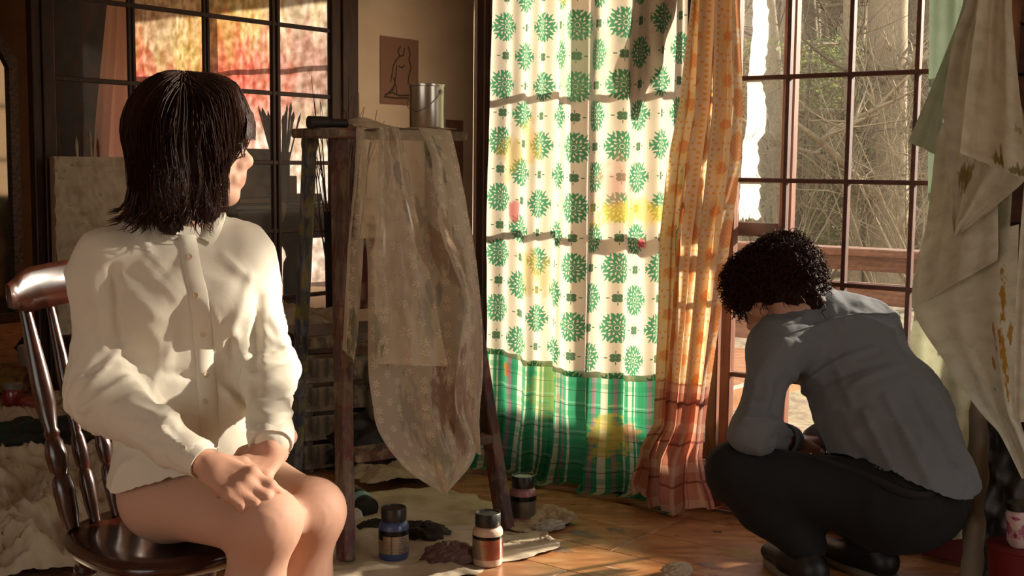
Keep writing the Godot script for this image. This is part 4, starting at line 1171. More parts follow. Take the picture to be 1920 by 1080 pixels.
func make_ladder() -> void:
	var wa := Vector3(0.82, 0, -0.572)
	var da := Vector3(-0.572, 0, -0.82)
	var lt := Vector3(-0.575, 1.2, -3.72)
	var rt := Vector3(-0.215, 1.2, -3.97)
	var red := Color(0.45, 0.10, 0.12)
	var blue := Color(0.16, 0.22, 0.38)
	var m1 := splattered(110, Color(0.46, 0.37, 0.30), [red, Color(0.35, 0.25, 0.30)])
	var m2 := splattered(111, Color(0.40, 0.30, 0.25), [Color(0.42, 0.12, 0.12), Color(0.28, 0.2, 0.26)])
	var m3 := splattered(112, Color(0.36, 0.36, 0.40), [blue, Color(0.55, 0.50, 0.15)])
	var t := thing("step_ladder", Vector3(-0.45, 0, -3.8), "paint-smeared wooden step ladder with a lace cloth thrown over it", "ladder")
	var mb: MB
	var fl0 := Vector3(-0.462, 0, -3.38)
	var fr0 := Vector3(-0.012, 0, -3.70)
	for k in 2:
		mb = MB.new()
		plank(mb, [fl0, fr0][k], [lt + wa * 0.045 - da * 0.02, rt - wa * 0.02 - da * 0.02][k], 0.035, 0.06, wa, 0.004)
		put("front_leg", mb, [m1, m2][k], t, true)
	for k in 2:
		mb = MB.new()
		var foot: Vector3 = [Vector3(-0.735, 0, -4.10), Vector3(-0.30, 0, -4.42)][k]
		var top: Vector3 = [lt + wa * 0.0 + da * 0.09 - Vector3.UP * 0.02, rt + da * 0.09 - Vector3.UP * 0.02][k]
		plank(mb, foot, top, 0.03, 0.05, wa, 0.004)
		mb.tube([top - wa * 0.015, top + wa * 0.015], 0.03, 16)
		put("rear_leg", mb, m3 if k == 0 else m1, t, true)
	# treads and the top board
	mb = MB.new()
	mb.box(Transform3D(Basis(wa, Vector3.UP, -da), (lt + rt) / 2 + Vector3.UP * 0.01 - wa * 0.02), Vector3(0.52, 0.028, 0.19), 0.005)
	put("top_board", mb, m1, t, true)
	for k in 3:
		var h: float = [0.88, 0.58, 0.28][k]
		var a: Vector3 = fl0.lerp(lt + wa * 0.045, h / 1.2)
		var b: Vector3 = fr0.lerp(rt - wa * 0.02, h / 1.2)
		mb = MB.new()
		mb.box(Transform3D(Basis((b - a).normalized(), Vector3.UP, -da), (a + b) / 2 - da * 0.0), Vector3((b - a).length() - 0.036, 0.026, 0.10), 0.004)
		put("tread", mb, [m1, m2, m1][k], t, true)
		if k == 0:
			mb = MB.new()
			mb.box(Transform3D(Basis((b - a).normalized(), Vector3.UP, -da), a + wa * 0.055 - da * 0.056 - Vector3.UP * 0.1), Vector3(0.05, 0.18, 0.008), 0.002)
			put("painted_block", mb, splattered(113, Color(0.35, 0.08, 0.10), [red]), t, true)
	mb = MB.new()
	plank(mb, Vector3(-0.735, 0, -4.10).lerp(lt, 0.45), Vector3(-0.30, 0, -4.42).lerp(rt, 0.45), 0.04, 0.02, Vector3.UP)
	put("rear_brace", mb, m1, t, true)
	# palette knife and a short black roller on the top board
	mb = MB.new()
	var rl := lt - wa * 0.06 + Vector3.UP * 0.04 - da * 0.05
	mb.tube([rl - wa * 0.01, rl + wa * 0.05], 0.019, 14)
	mb.tube([rl + wa * 0.05, rl + wa * 0.115], 0.013, 12)
	single("paint_roller", mb, mat(Color(0.14, 0.12, 0.10), 0.6), "short black paint roller lying at the left end of the ladder top", "roller")
	# lace cloth
	var n := noise(115, 2.0)
	var lace := paint(256, 256, func(u: float, v: float) -> Color:
		var a := 0.62
		for q: Vector2 in [Vector2(0.25, 0.25), Vector2(0.75, 0.6), Vector2(0.25, 0.9), Vector2(0.25, -0.1)]:
			var d := Vector2(u, v) - q
			for k in 6:
				var an: float = k * TAU / 6.0 + q.x * 3.0
				var l := d - Vector2(cos(an), sin(an)) * 0.095
				var w := l.rotated(-an)
				if (w / Vector2(0.06, 0.026)).length() < 1.0:
					a = 0.95
			if d.length() < 0.02:
				a = 0.95
		a += 0.10 * sin(u * 200.0) * sin(v * 200.0)
		return Color(0.86, 0.82, 0.74, clampf(a, 0, 1)))
	var st := stains(224, 256, [[0.42, 0.06, 0.07, 0.06, Color(0.50, 0.28, 0.14), 0.61], [0.46, 0.15, 0.05, 0.06, Color(0.16, 0.18, 0.34), 0.61], [0.52, 0.24, 0.06, 0.05, Color(0.20, 0.22, 0.34), 0.48], [0.73, 0.10, 0.05, 0.04, Color(0.10, 0.09, 0.09), 0.54], [0.76, 0.17, 0.04, 0.03, Color(0.10, 0.09, 0.09), 0.54], [0.66, 0.34, 0.10, 0.07, Color(0.55, 0.32, 0.14), 0.54], [0.78, 0.38, 0.07, 0.07, Color(0.48, 0.30, 0.18), 0.48], [0.06, 0.30, 0.04, 0.05, Color(0.52, 0.32, 0.15), 0.54], [0.14, 0.56, 0.08, 0.06, Color(0.16, 0.34, 0.14), 0.61], [0.64, 0.72, 0.14, 0.09, Color(0.46, 0.12, 0.10), 0.58], [0.78, 0.80, 0.08, 0.07, Color(0.44, 0.15, 0.10), 0.51], [0.5, 0.86, 0.16, 0.06, Color(0.34, 0.42, 0.34), 0.41], [0.66, 0.92, 0.12, 0.05, Color(0.40, 0.36, 0.18), 0.41], [0.34, 0.35, 0.16, 0.20, Color(0.56, 0.47, 0.44), 0.34], [0.3, 0.12, 0.1, 0.08, Color(0.5, 0.38, 0.38), 0.34], [0.9, 0.6, 0.1, 0.25, Color(0.62, 0.48, 0.42), 0.34], [0.55, 0.5, 0.08, 0.06, Color(0.45, 0.45, 0.42), 0.41], [0.35, 0.75, 0.1, 0.1, Color(0.5, 0.44, 0.48), 0.34], [0.7, 0.06, 0.04, 0.03, Color(0.2, 0.34, 0.12), 0.54], [0.62, 0.45, 0.03, 0.04, Color(0.2, 0.22, 0.34), 0.48]], 116)
	var lm := mat(Color(1, 1, 1, 1), 0.9, {"transparency": BaseMaterial3D.TRANSPARENCY_ALPHA, "albedo_texture": lace, "backlight_enabled": true, "backlight": Color(0.5, 0.47, 0.42), "detail_enabled": true, "detail_albedo": st, "detail_uv_layer": BaseMaterial3D.DETAIL_UV_2, "metallic_specular": 0.2})
	var lc := thing("lace_cloth", Vector3(-0.3, 0.15, -3.6), "long sheer lace cloth stained with paint, draped over the step ladder", "cloth")
	var lay := func(called: String, l: Array, r: Array, amp: float, waves: float, rect: Rect2):
		var s := sheet(l, r, 30, 70, -da, func(u: float, v: float) -> float: return amp * (sin(u * waves + v * 3.0) + 0.6 * sin(u * waves * 2.1 - v * 2.0)) * smoothstep(0.0, 0.12, v) + 0.012 * n.get_noise_2d(u * 0.8 + waves, v * 0.9), 0.075, rect)
		put(called, s, lm, lc)
	lay.call("back_layer", [Vector3(-0.465, 1.225, -3.700), Vector3(-0.460, 1.131, -3.600), Vector3(-0.424, 0.856, -3.520), Vector3(-0.406, 0.559, -3.440), Vector3(-0.369, 0.364, -3.400), Vector3(-0.291, 0.267, -3.380), Vector3(-0.192, 0.200, -3.380)], [Vector3(-0.195, 1.222, -3.800), Vector3(-0.162, 1.109, -3.740), Vector3(-0.110, 0.857, -3.660), Vector3(-0.087, 0.591, -3.600), Vector3(-0.088, 0.408, -3.520), Vector3(-0.095, 0.283, -3.460), Vector3(-0.178, 0.189, -3.400)], 0.010, 9.0, Rect2(0, 0, 1, 1))
	lay.call("left_strip", [Vector3(-0.466, 1.227, -3.660), Vector3(-0.463, 1.094, -3.560), Vector3(-0.468, 0.860, -3.460), Vector3(-0.469, 0.606, -3.380)], [Vector3(-0.441, 1.227, -3.660), Vector3(-0.426, 1.094, -3.550), Vector3(-0.426, 0.861, -3.450), Vector3(-0.432, 0.569, -3.360)], 0.006, 7.0, Rect2(0, 0, 0.2, 0.62))
	lay.call("centre_layer", [Vector3(-0.401, 1.233, -3.700), Vector3(-0.390, 1.131, -3.560), Vector3(-0.388, 0.862, -3.440), Vector3(-0.383, 0.686, -3.400), Vector3(-0.380, 0.566, -3.380)], [Vector3(-0.345, 1.228, -3.720), Vector3(-0.306, 1.101, -3.580), Vector3(-0.246, 0.862, -3.470), Vector3(-0.206, 0.684, -3.430), Vector3(-0.178, 0.554, -3.410)], 0.008, 10.0, Rect2(0.15, 0, 0.5, 0.62))
	lay.call("right_fold", [Vector3(-0.292, 1.232, -3.760), Vector3(-0.246, 1.149, -3.640), Vector3(-0.212, 0.928, -3.560), Vector3(-0.141, 0.736, -3.520), Vector3(-0.159, 0.524, -3.460), Vector3(-0.153, 0.425, -3.440), Vector3(-0.097, 0.306, -3.430)], [Vector3(-0.195, 1.225, -3.790), Vector3(-0.164, 1.109, -3.710), Vector3(-0.110, 0.860, -3.620), Vector3(-0.084, 0.597, -3.560), Vector3(-0.087, 0.430, -3.490), Vector3(-0.089, 0.358, -3.460), Vector3(-0.091, 0.297, -3.440)], 0.008, 6.0, Rect2(0.55, 0, 0.45, 0.9))
	var top := MB.new()
	top.grid(30, 20, func(u: float, v: float) -> Vector3:
		var q: Vector3 = lt + wa * (0.06 + u * 0.36) + da * lerpf(-0.10, 0.10, v)
		return q + Vector3.UP * (0.030 + 0.03 * maxf(0.0, sin(u * 7.0 + 0.3)) * sin(v * PI) * (1.0 if u < 0.5 else 0.2) + 0.008 * n.get_noise_2d(u * 3, v * 3)), Vector2(3.6, 2.0), Vector2(1, 0.06))
	put("top_crumple", top, lm, lc)
	# tin paint can with a wire handle
	var cb: Vector3 = Vector3(-0.277, 1.235, -3.930)
	cb.y = 1.232
	var can := thing("paint_can", cb, "shiny tin paint can with a wire handle on top of the ladder", "can")
	var tin := mat(Color(0.72, 0.70, 0.66), 0.25, {"metallic": 0.9})
	mb = MB.new()
	mb.lathe([Vector2(0.0, 0.002), Vector2(0.054, 0.002), Vector2(0.056, 0.0), Vector2(0.057, 0.004), Vector2(0.055, 0.008), Vector2(0.055, 0.132), Vector2(0.0575, 0.134), Vector2(0.0575, 0.140), Vector2(0.053, 0.141), Vector2(0.052, 0.134), Vector2(0.047, 0.134), Vector2(0.0, 0.131)], 40, Transform3D(Basis(), cb))
	put("body", mb, tin, can)
	mb = MB.new()
	var ear := Vector3(0.84, 0, 0.54)
	for sgn in [-1.0, 1.0]:
		mb.tube([cb + ear * 0.054 * sgn + Vector3.UP * 0.115, cb + ear * 0.060 * sgn + Vector3.UP * 0.115], 0.007, 12)
	put("ear", mb, tin, can)
	mb = MB.new()
	var hp := []
	for k in 25:
		var a := PI * k / 24.0
		var front := Vector3(-0.54, 0, 0.84)
		hp.append(cb + ear * 0.060 * cos(a) + front * 0.062 * sin(a) + Vector3.UP * (0.115 - 0.06 * sin(a)))
	mb.tube(hp, 0.0013, 6)
	put("handle", mb, tin, can)
	# twigs in a tall black vase behind the ladder
	var vb := Vector3(-0.80, 0, -5.75)
	mb = MB.new()
	mb.lathe([Vector2(0.0, 0.0), Vector2(0.07, 0.0), Vector2(0.085, 0.9), Vector2(0.075, 0.9), Vector2(0.065, 0.02), Vector2(0.0, 0.02)], 24, Transform3D(Basis(), vb))
	single("tall_vase", mb, mat(Color(0.07, 0.06, 0.06), 0.4), "tall black vase of dry twigs standing behind the ladder", "vase")
	var rng := RandomNumberGenerator.new()
	rng.seed = 12
	for k in 22:
		var a := rng.randf() * TAU
		mb = MB.new()
		var p0 := vb + Vector3(cos(a) * 0.03, 0.4, sin(a) * 0.03)
		var d := Vector3(cos(a) * 0.12, 1.0, sin(a) * 0.12).normalized()
		var l := rng.randf_range(0.75, 1.15)
		var pts := [p0]
		for j in 5:
			d = (d + Vector3(rng.randf_range(-1, 1), 0, rng.randf_range(-1, 1)) * 0.06).normalized()
			pts.append(pts[-1] + d * l / 5)
		mb.tube(pts, [0.005, 0.0045, 0.004, 0.0035, 0.0025, 0.0012], 5)
		for j in 2:
			var s: Vector3 = pts[3 + j]
			mb.tube([s, s + (d + Vector3(rng.randf_range(-1, 1), 0, rng.randf_range(-1, 1)) * 0.35).normalized() * 0.16], [0.0022, 0.0008], 4)
		single("twig", mb, mat(Color(0.36, 0.24, 0.18), 0.8), "thin dry twig standing in the tall black vase", "twig", "twigs in the black vase")

# ---------------------------------------------------------------- chair
func make_chair() -> void:
	var f := Vector3(0.75, 0, 0.66).normalized()
	var lf := Vector3(f.z, 0, -f.x)          # the sitter's left
	var c := Vector3(-0.66, 0.385, -2.43)
	var ch := thing("spindle_chair", Vector3(c.x, 0, c.z), "dark polished wooden chair with turned back spindles under the seated woman", "chair")
	var wood := tri_mat(ntex(120, 0.02, [[0.0, Color(0.10, 0.045, 0.03)], [0.5, Color(0.20, 0.085, 0.05)], [1.0, Color(0.32, 0.14, 0.08)]], 512, 5), Vector3(2, 2, 2), 0.28, {"clearcoat_enabled": true, "clearcoat": 0.6, "clearcoat_roughness": 0.15})
	var mb := MB.new()
	# saddle seat: an outline with rounded edge, dished on top
	var outl := func(a: float) -> float:
		var e := 3.0
		return 1.0 / pow(pow(absf(cos(a)), e) + pow(absf(sin(a)), e), 1.0 / e)
	var rings := [[0.0, -0.008], [0.45, -0.012], [0.75, -0.008], [0.93, 0.0], [1.0, -0.006], [1.02, -0.016], [1.0, -0.028], [0.90, -0.040], [0.0, -0.042]]
	var ids := []
	mb.grp = 1
	for r in rings:
		var row := []
		for k in 48:
			var a := TAU * k / 48
			var q: float = outl.call(a) * r[0]
			var fx := cos(a) * q * 0.205
			var sd := sin(a) * q * 0.215 * (1.0 + 0.06 * cos(a))
			row.append(mb.p(c + f * fx + lf * sd + Vector3.UP * (r[1] + (0.006 * cos(2.0 * a) if r[0] > 0.9 else 0.0))))
		ids.append(row)
	for j in ids.size() - 1:
		for k in 48:
			mb.quad(ids[j][k], ids[j + 1][k], ids[j + 1][(k + 1) % 48], ids[j][(k + 1) % 48])
	put("seat", mb, wood, ch)
	# top rail: curved board
	var rail := func(s: float) -> Vector3:      # s in -1..1 along the back
		return c - f * (0.30 - 0.045 * s * s) + lf * 0.215 * s + Vector3.UP * 0.468
	mb = MB.new()
	mb.grp = 1
	var sec := [Vector2(-0.010, -0.042), Vector2(0.010, -0.042), Vector2(0.014, 0.0), Vector2(0.013, 0.036), Vector2(0.004, 0.046), Vector2(-0.008, 0.040), Vector2(-0.014, 0.0)]
	var rows := []
	for k in 25:
		var s := -1.08 + 2.16 * k / 24.0
		var e := 1.0 - 0.45 * smoothstep(0.86, 1.08, absf(s))
		var o: Vector3 = rail.call(s) + Vector3.UP * (0.016 * (1.0 - s * s))
		var row := []
		for q in sec:
			row.append(mb.p(o + f * q.x + Vector3.UP * q.y * e - f * q.y * 0.15))
		rows.append(row)
	for k in 24:
		for j in sec.size():
			var j2 := (j + 1) % sec.size()
			mb.quad(rows[k][j], rows[k][j2], rows[k + 1][j2], rows[k + 1][j])
	for e in [0, 24]:
		for j in range(1, sec.size() - 1):
			mb.tri(rows[e][0], rows[e][j], rows[e][j + 1])
	put("top_rail", mb, wood, ch)
	# spindles
	var sp := [Vector2(0.0125, 0.0), Vector2(0.0165, 0.03), Vector2(0.019, 0.075), Vector2(0.0165, 0.10), Vector2(0.0125, 0.107), Vector2(0.017, 0.118), Vector2(0.0195, 0.145), Vector2(0.016, 0.172), Vector2(0.0115, 0.182), Vector2(0.0145, 0.190), Vector2(0.0115, 0.20), Vector2(0.0185, 0.25), Vector2(0.0175, 0.30), Vector2(0.010, 0.44)]
	for k in 7:
		var s: float = [-0.88, -0.58, -0.29, 0.0, 0.29, 0.58, 0.88][k]
		var a := c - f * (0.165 - 0.02 * s * s) + lf * 0.185 * s
		var b: Vector3 = rail.call(s) - Vector3.UP * 0.035
		var h := (b - a).length() / 0.44
		mb = MB.new()
		mb.lathe(sp.map(func(q): return Vector2(q.x * (1.15 if absf(s) > 0.8 else 0.85), q.y * h)), 18, aim(b - a, a))
		put("spindle", mb, wood, ch)
	var lg := [Vector2(0.012, 0.0), Vector2(0.014, 0.05), Vector2(0.019, 0.12), Vector2(0.016, 0.16), Vector2(0.020, 0.17), Vector2(0.016, 0.18), Vector2(0.024, 0.24), Vector2(0.026, 0.28), Vector2(0.019, 0.31), Vector2(0.022, 0.32), Vector2(0.018, 0.33), Vector2(0.026, 0.355), Vector2(0.018, 0.385)]
	var feet := []
	for k in 4:
		var fx: float = [0.13, 0.13, -0.13, -0.13][k]
		var sx: float = [-0.13, 0.13, -0.13, 0.13][k]
		var top := c + f * fx + lf * sx - Vector3.UP * 0.03
		var ft := Vector3(c.x, 0, c.z) + f * fx * 1.55 + lf * sx * 1.5
		feet.append([ft, top])
		mb = MB.new()
		mb.lathe(lg.map(func(q): return Vector2(q.x * 1.1, q.y * (top - ft).length() / 0.385)), 18, aim(top - ft, ft))
		put("leg", mb, wood, ch)
	for q in [[0, 2], [1, 3]]:
		var a: Vector3 = feet[q[0]][0].lerp(feet[q[0]][1], 0.42)
		var b: Vector3 = feet[q[1]][0].lerp(feet[q[1]][1], 0.42)
		mb = MB.new()
		mb.tube([a, a.lerp(b, 0.3), a.lerp(b, 0.5), a.lerp(b, 0.7), b], [0.009, 0.013, 0.016, 0.013, 0.009], 12)
		put("stretcher", mb, wood, ch)

# ---------------------------------------------------------------- jars of paint
func jar(called: String, at: Vector3, paintc: Color, label_m: Material, text: String, s := 1.0, turn := Basis(), clear := 0.0) -> Node3D:
	var t := thing(called, at, text, "paint jar", "paint jars on the floor")
	var b := Transform3D(turn.scaled(Vector3(s, s, s)), at)
	var mb := MB.new()
	mb.lathe([Vector2(0.0, 0.0), Vector2(0.036, 0.0), Vector2(0.041, 0.003), Vector2(0.043, 0.010), Vector2(0.043, 0.092), Vector2(0.042, 0.100), Vector2(0.038, 0.107), Vector2(0.033, 0.110), Vector2(0.033, 0.116), Vector2(0.0, 0.116)], 40, b)
	put("body", mb, mat(paintc, 0.35, {"clearcoat_enabled": true, "clearcoat": 0.5, "clearcoat_roughness": 0.1}), t)
	mb = MB.new()
	mb.grp = 1
	mb.lathe([Vector2(0.0355, 0.112), Vector2(0.0362, 0.114), Vector2(0.0362, 0.147), Vector2(0.0350, 0.149), Vector2(0.0335, 0.149), Vector2(0.0325, 0.1455), Vector2(0.0, 0.1455)], 48, b)
	put("lid", mb, M.lid, t)
	mb = MB.new()
	mb.grid(30, 1, func(u: float, v: float) -> Vector3:
		var a := lerpf(-1.9, 1.5, u) + PI / 2
		return b * Vector3(cos(a) * -0.0436, lerpf(0.088, 0.022, v), sin(a) * 0.0436))
	put("label", mb, label_m, t)
	return t

func make_jars() -> void:
	M.lid = mat(Color(0.055, 0.055, 0.05), 0.35, {"clearcoat_enabled": true, "clearcoat": 0.4})
	var foil := func(band: float, marks: bool, c1: Color, c2: Color) -> Material:
		var n := noise(130, 5.0)
		var tex := paint(192, 96, func(u: float, v: float) -> Color:
			if v < band or marks and u < 0.36 and v < band + 0.2:
				return Color(0.07, 0.065, 0.06)
			var c := c1.lerp(c2, smoothstep(0.35, 0.6, u + n.get_noise_2d(u, v) * 0.1))
			if marks and u > 0.52 and u < 0.565 and fposmod(v * 11.0, 1.0) > 0.35 and fposmod(v * 37.0 + u * 60.0, 1.0) > 0.3:
				c = Color(0.2, 0.17, 0.14)
			if marks and u > 0.68 and fposmod(v * 13.0, 1.0) > 0.6 and fposmod(u * 40.0 + floor(v * 13.0) * 0.37, 1.0) > 0.3:
				c = Color(0.28, 0.2, 0.16)
			return c)
		return mat(Color.WHITE, 0.3, {"albedo_texture": tex, "metallic": 0.45})
	jar("paint_jar", Vector3(-0.330, 0.000, -3.412), Color(0.24, 0.30, 0.50), foil.call(0.22, true, Color(0.62, 0.52, 0.42), Color(0.66, 0.60, 0.54)), "jar of blue paint with a silver label and black lid beside the ladder's foot")
	jar("paint_jar", Vector3(-0.061, 0.000, -3.369), Color(0.80, 0.70, 0.62), foil.call(0.14, false, Color(0.60, 0.55, 0.48), Color(0.62, 0.36, 0.28)), "jar of cream white paint with a copper label and black lid")
	jar("paint_jar", Vector3(0.041, 0.000, -3.790), Color(0.62, 0.42, 0.46), foil.call(0.24, false, Color(0.30, 0.29, 0.27), Color(0.45, 0.42, 0.38)), "jar of pink paint with a dark label and black lid behind the ladder's foot")
	# teal jar lying on its side, lid towards the camera
	var lie := aim(Vector3(0.55, -0.06, 0.83)).basis
	var at := Vector3(-0.508, 0.000, -3.860) + Vector3(-0.02, 0.044, -0.05)
	jar("paint_jar", at, Color(0.45, 0.60, 0.58), foil.call(0.2, false, Color(0.6, 0.6, 0.56), Color(0.5, 0.5, 0.46)), "jar of pale teal paint lying on its side, black lid forward", 1.0, lie)
	# clutter at the left
	var rj := Vector3(-2.234, 0.000, -5.427)
	var t := thing("red_jar", rj, "glass jar of red paint with a grey lid on the floor at the far left", "paint jar")
	var mb := MB.new()
	mb.lathe([Vector2(0.0, 0.0), Vector2(0.042, 0.0), Vector2(0.046, 0.006), Vector2(0.046, 0.085), Vector2(0.040, 0.10), Vector2(0.0, 0.10)], 32, Transform3D(Basis(), rj))
	put("body", mb, mat(Color(0.48, 0.04, 0.07), 0.15, {"clearcoat_enabled": true, "clearcoat": 0.8}), t)
	mb = MB.new()
	mb.lathe([Vector2(0.042, 0.10), Vector2(0.044, 0.102), Vector2(0.044, 0.122), Vector2(0.042, 0.124), Vector2(0.0, 0.122)], 32, Transform3D(Basis(), rj))
	put("lid", mb, mat(Color(0.45, 0.42, 0.40), 0.4), t)
	var pj := Vector3(-2.081, 0.000, -5.259)
	t = thing("pot_with_lid", pj, "small clear pot of pink paint with a ribbed white rim beside the red jar", "paint pot")
	mb = MB.new()
	mb.lathe([Vector2(0.0, 0.0), Vector2(0.036, 0.0), Vector2(0.044, 0.07), Vector2(0.0, 0.07)], 32, Transform3D(Basis(), pj))
	put("body", mb, mat(Color(0.62, 0.34, 0.34), 0.3), t)
	mb = MB.new()
	mb.lathe([Vector2(0.045, 0.068), Vector2(0.049, 0.07), Vector2(0.048, 0.086), Vector2(0.03, 0.094), Vector2(0.0, 0.095)], 32, Transform3D(Basis(), pj), func(w): return w * Vector3(1.0 + 0.02 * signf(sin(atan2(w.z, w.x) * 26.0)), 1, 1.0 + 0.02 * signf(sin(atan2(w.z, w.x) * 26.0))))
	put("rim", mb, mat(Color(0.55, 0.20, 0.20), 0.4), t)
	# bowl half hidden behind the woman's knee
	var bw := Vector3(-0.595, 0.000, -3.820)
	mb = MB.new()
	mb.lathe([Vector2(0.0, 0.0), Vector2(0.03, 0.0), Vector2(0.05, 0.03), Vector2(0.06, 0.065), Vector2(0.056, 0.065), Vector2(0.045, 0.03), Vector2(0.0, 0.008)], 28, Transform3D(Basis(), bw))
	single("bowl", mb, mat(Color(0.50, 0.34, 0.32), 0.5), "small pinkish brown bowl behind the woman's knee", "bowl")
	# right corner
	var wj: Vector3 = Vector3(1.304, 0.214, -3.050)
	t = thing("stained_tub", Vector3(wj.x, wj.y - 0.045, wj.z), "white plastic tub smeared with magenta paint at the right edge", "tub")
	mb = MB.new()
	mb.lathe([Vector2(0.0, -0.045), Vector2(0.030, -0.045), Vector2(0.036, -0.03), Vector2(0.036, 0.04), Vector2(0.030, 0.05), Vector2(0.0, 0.05)], 28, Transform3D(Basis(Vector3.BACK, 0.1), wj))
	put("body", mb, tri_mat(ntex(132, 0.02, [[0.0, Color(0.72, 0.64, 0.62)], [0.55, Color(0.74, 0.66, 0.64)], [0.62, Color(0.55, 0.10, 0.30)], [1.0, Color(0.5, 0.06, 0.24)]], 256), Vector3(6, 6, 6), 0.4), t)
	mb = MB.new()
	mb.lathe([Vector2(0.032, 0.05), Vector2(0.032, 0.068), Vector2(0.0, 0.068)], 24, Transform3D(Basis(Vector3.BACK, 0.1), wj))
	put("lid", mb, M.lid, t)
	var rb := Vector3(wj.x + 0.01, 0, wj.z)
	t = thing("red_bucket", rb, "dark red bucket on the floor under the stained tub", "bucket")
	mb = MB.new()
	mb.lathe([Vector2(0.0, 0.0), Vector2(0.075, 0.0), Vector2(0.09, wj.y - 0.05), Vector2(0.094, wj.y - 0.047), Vector2(0.09, wj.y - 0.045), Vector2(0.0, wj.y - 0.05)], 36, Transform3D(Basis(), rb))
	put("body", mb, mat(Color(0.38, 0.04, 0.05), 0.4), t)

# ---------------------------------------------------------------- cloths and odds and ends on the floor
func lump(c: Vector3, r: Vector3, amp: float, seed_: int, freq := 14.0, turn := 0.0) -> MB:
	var n := noise(seed_, freq, FastNoiseLite.TYPE_SIMPLEX_SMOOTH, 4)
	n.fractal_type = FastNoiseLite.FRACTAL_RIDGED
	var mb := MB.new()
	var bs := Basis(Vector3.UP, turn)
	mb.grid(44, 26, func(u: float, v: float) -> Vector3:
		var d := Vector3(cos(u * TAU) * sin(v * PI), cos(v * PI), sin(u * TAU) * sin(v * PI))
		var k := 1.0 + amp * n.get_noise_3dv(d * 0.15 * 14.0 / freq + Vector3(seed_, 0, 0) * 0.01)
		var q := d * r * k
		q.y = maxf(q.y, -r.y * 0.55)
		return c + bs * (q + Vector3.UP * r.y * 0.55))
	return mb

# cloth lying on the floor; the outline wobbles, ridges stand up, the rim touches the floor
func floor_cloth(c: Vector3, rx: float, rz: float, turn: float, seed_: int, high: float, tile := 0.4, calm := [], nu := 110) -> MB:
	var n := noise(seed_, 1.9, FastNoiseLite.TYPE_SIMPLEX_SMOOTH, 2)
	n.fractal_type = FastNoiseLite.FRACTAL_RIDGED
	n.fractal_gain = 0.35
	n.domain_warp_enabled = true
	n.domain_warp_amplitude = 0.3
	n.domain_warp_frequency = 2.0
	var e := noise(seed_ + 1, 1.4)
	var bs := Basis(Vector3.UP, turn)
	var mb := MB.new()
	mb.grid(nu, nu, func(u: float, v: float) -> Vector3:
		var a := u * 2.0 - 1.0
		var b := v * 2.0 - 1.0
		var q := Vector2(a * sqrt(1.0 - b * b * 0.35), b * sqrt(1.0 - a * a * 0.35))
		var wob := 1.0 + 0.16 * e.get_noise_2d(atan2(b, a) * 1.2, seed_)
		var p := c + bs * Vector3(q.x * rx * wob, 0, q.y * rz * wob)
		var rim := 1.0 - pow(maxf(absf(a), absf(b)), 10.0)
		var h := high * maxf(0.0, n.get_noise_2d(p.x, p.z) * 0.5 + 0.32)
		for s in calm:
			h *= smoothstep(s[1], s[1] * 2.2, Vector2(p.x, p.z).distance_to(Vector2(s[0].x, s[0].z)))
		return Vector3(p.x, c.y + 0.002 + h * (0.35 + 0.65 * rim), p.z), Vector2(2 * rx / tile, 2 * rz / tile))
	return mb

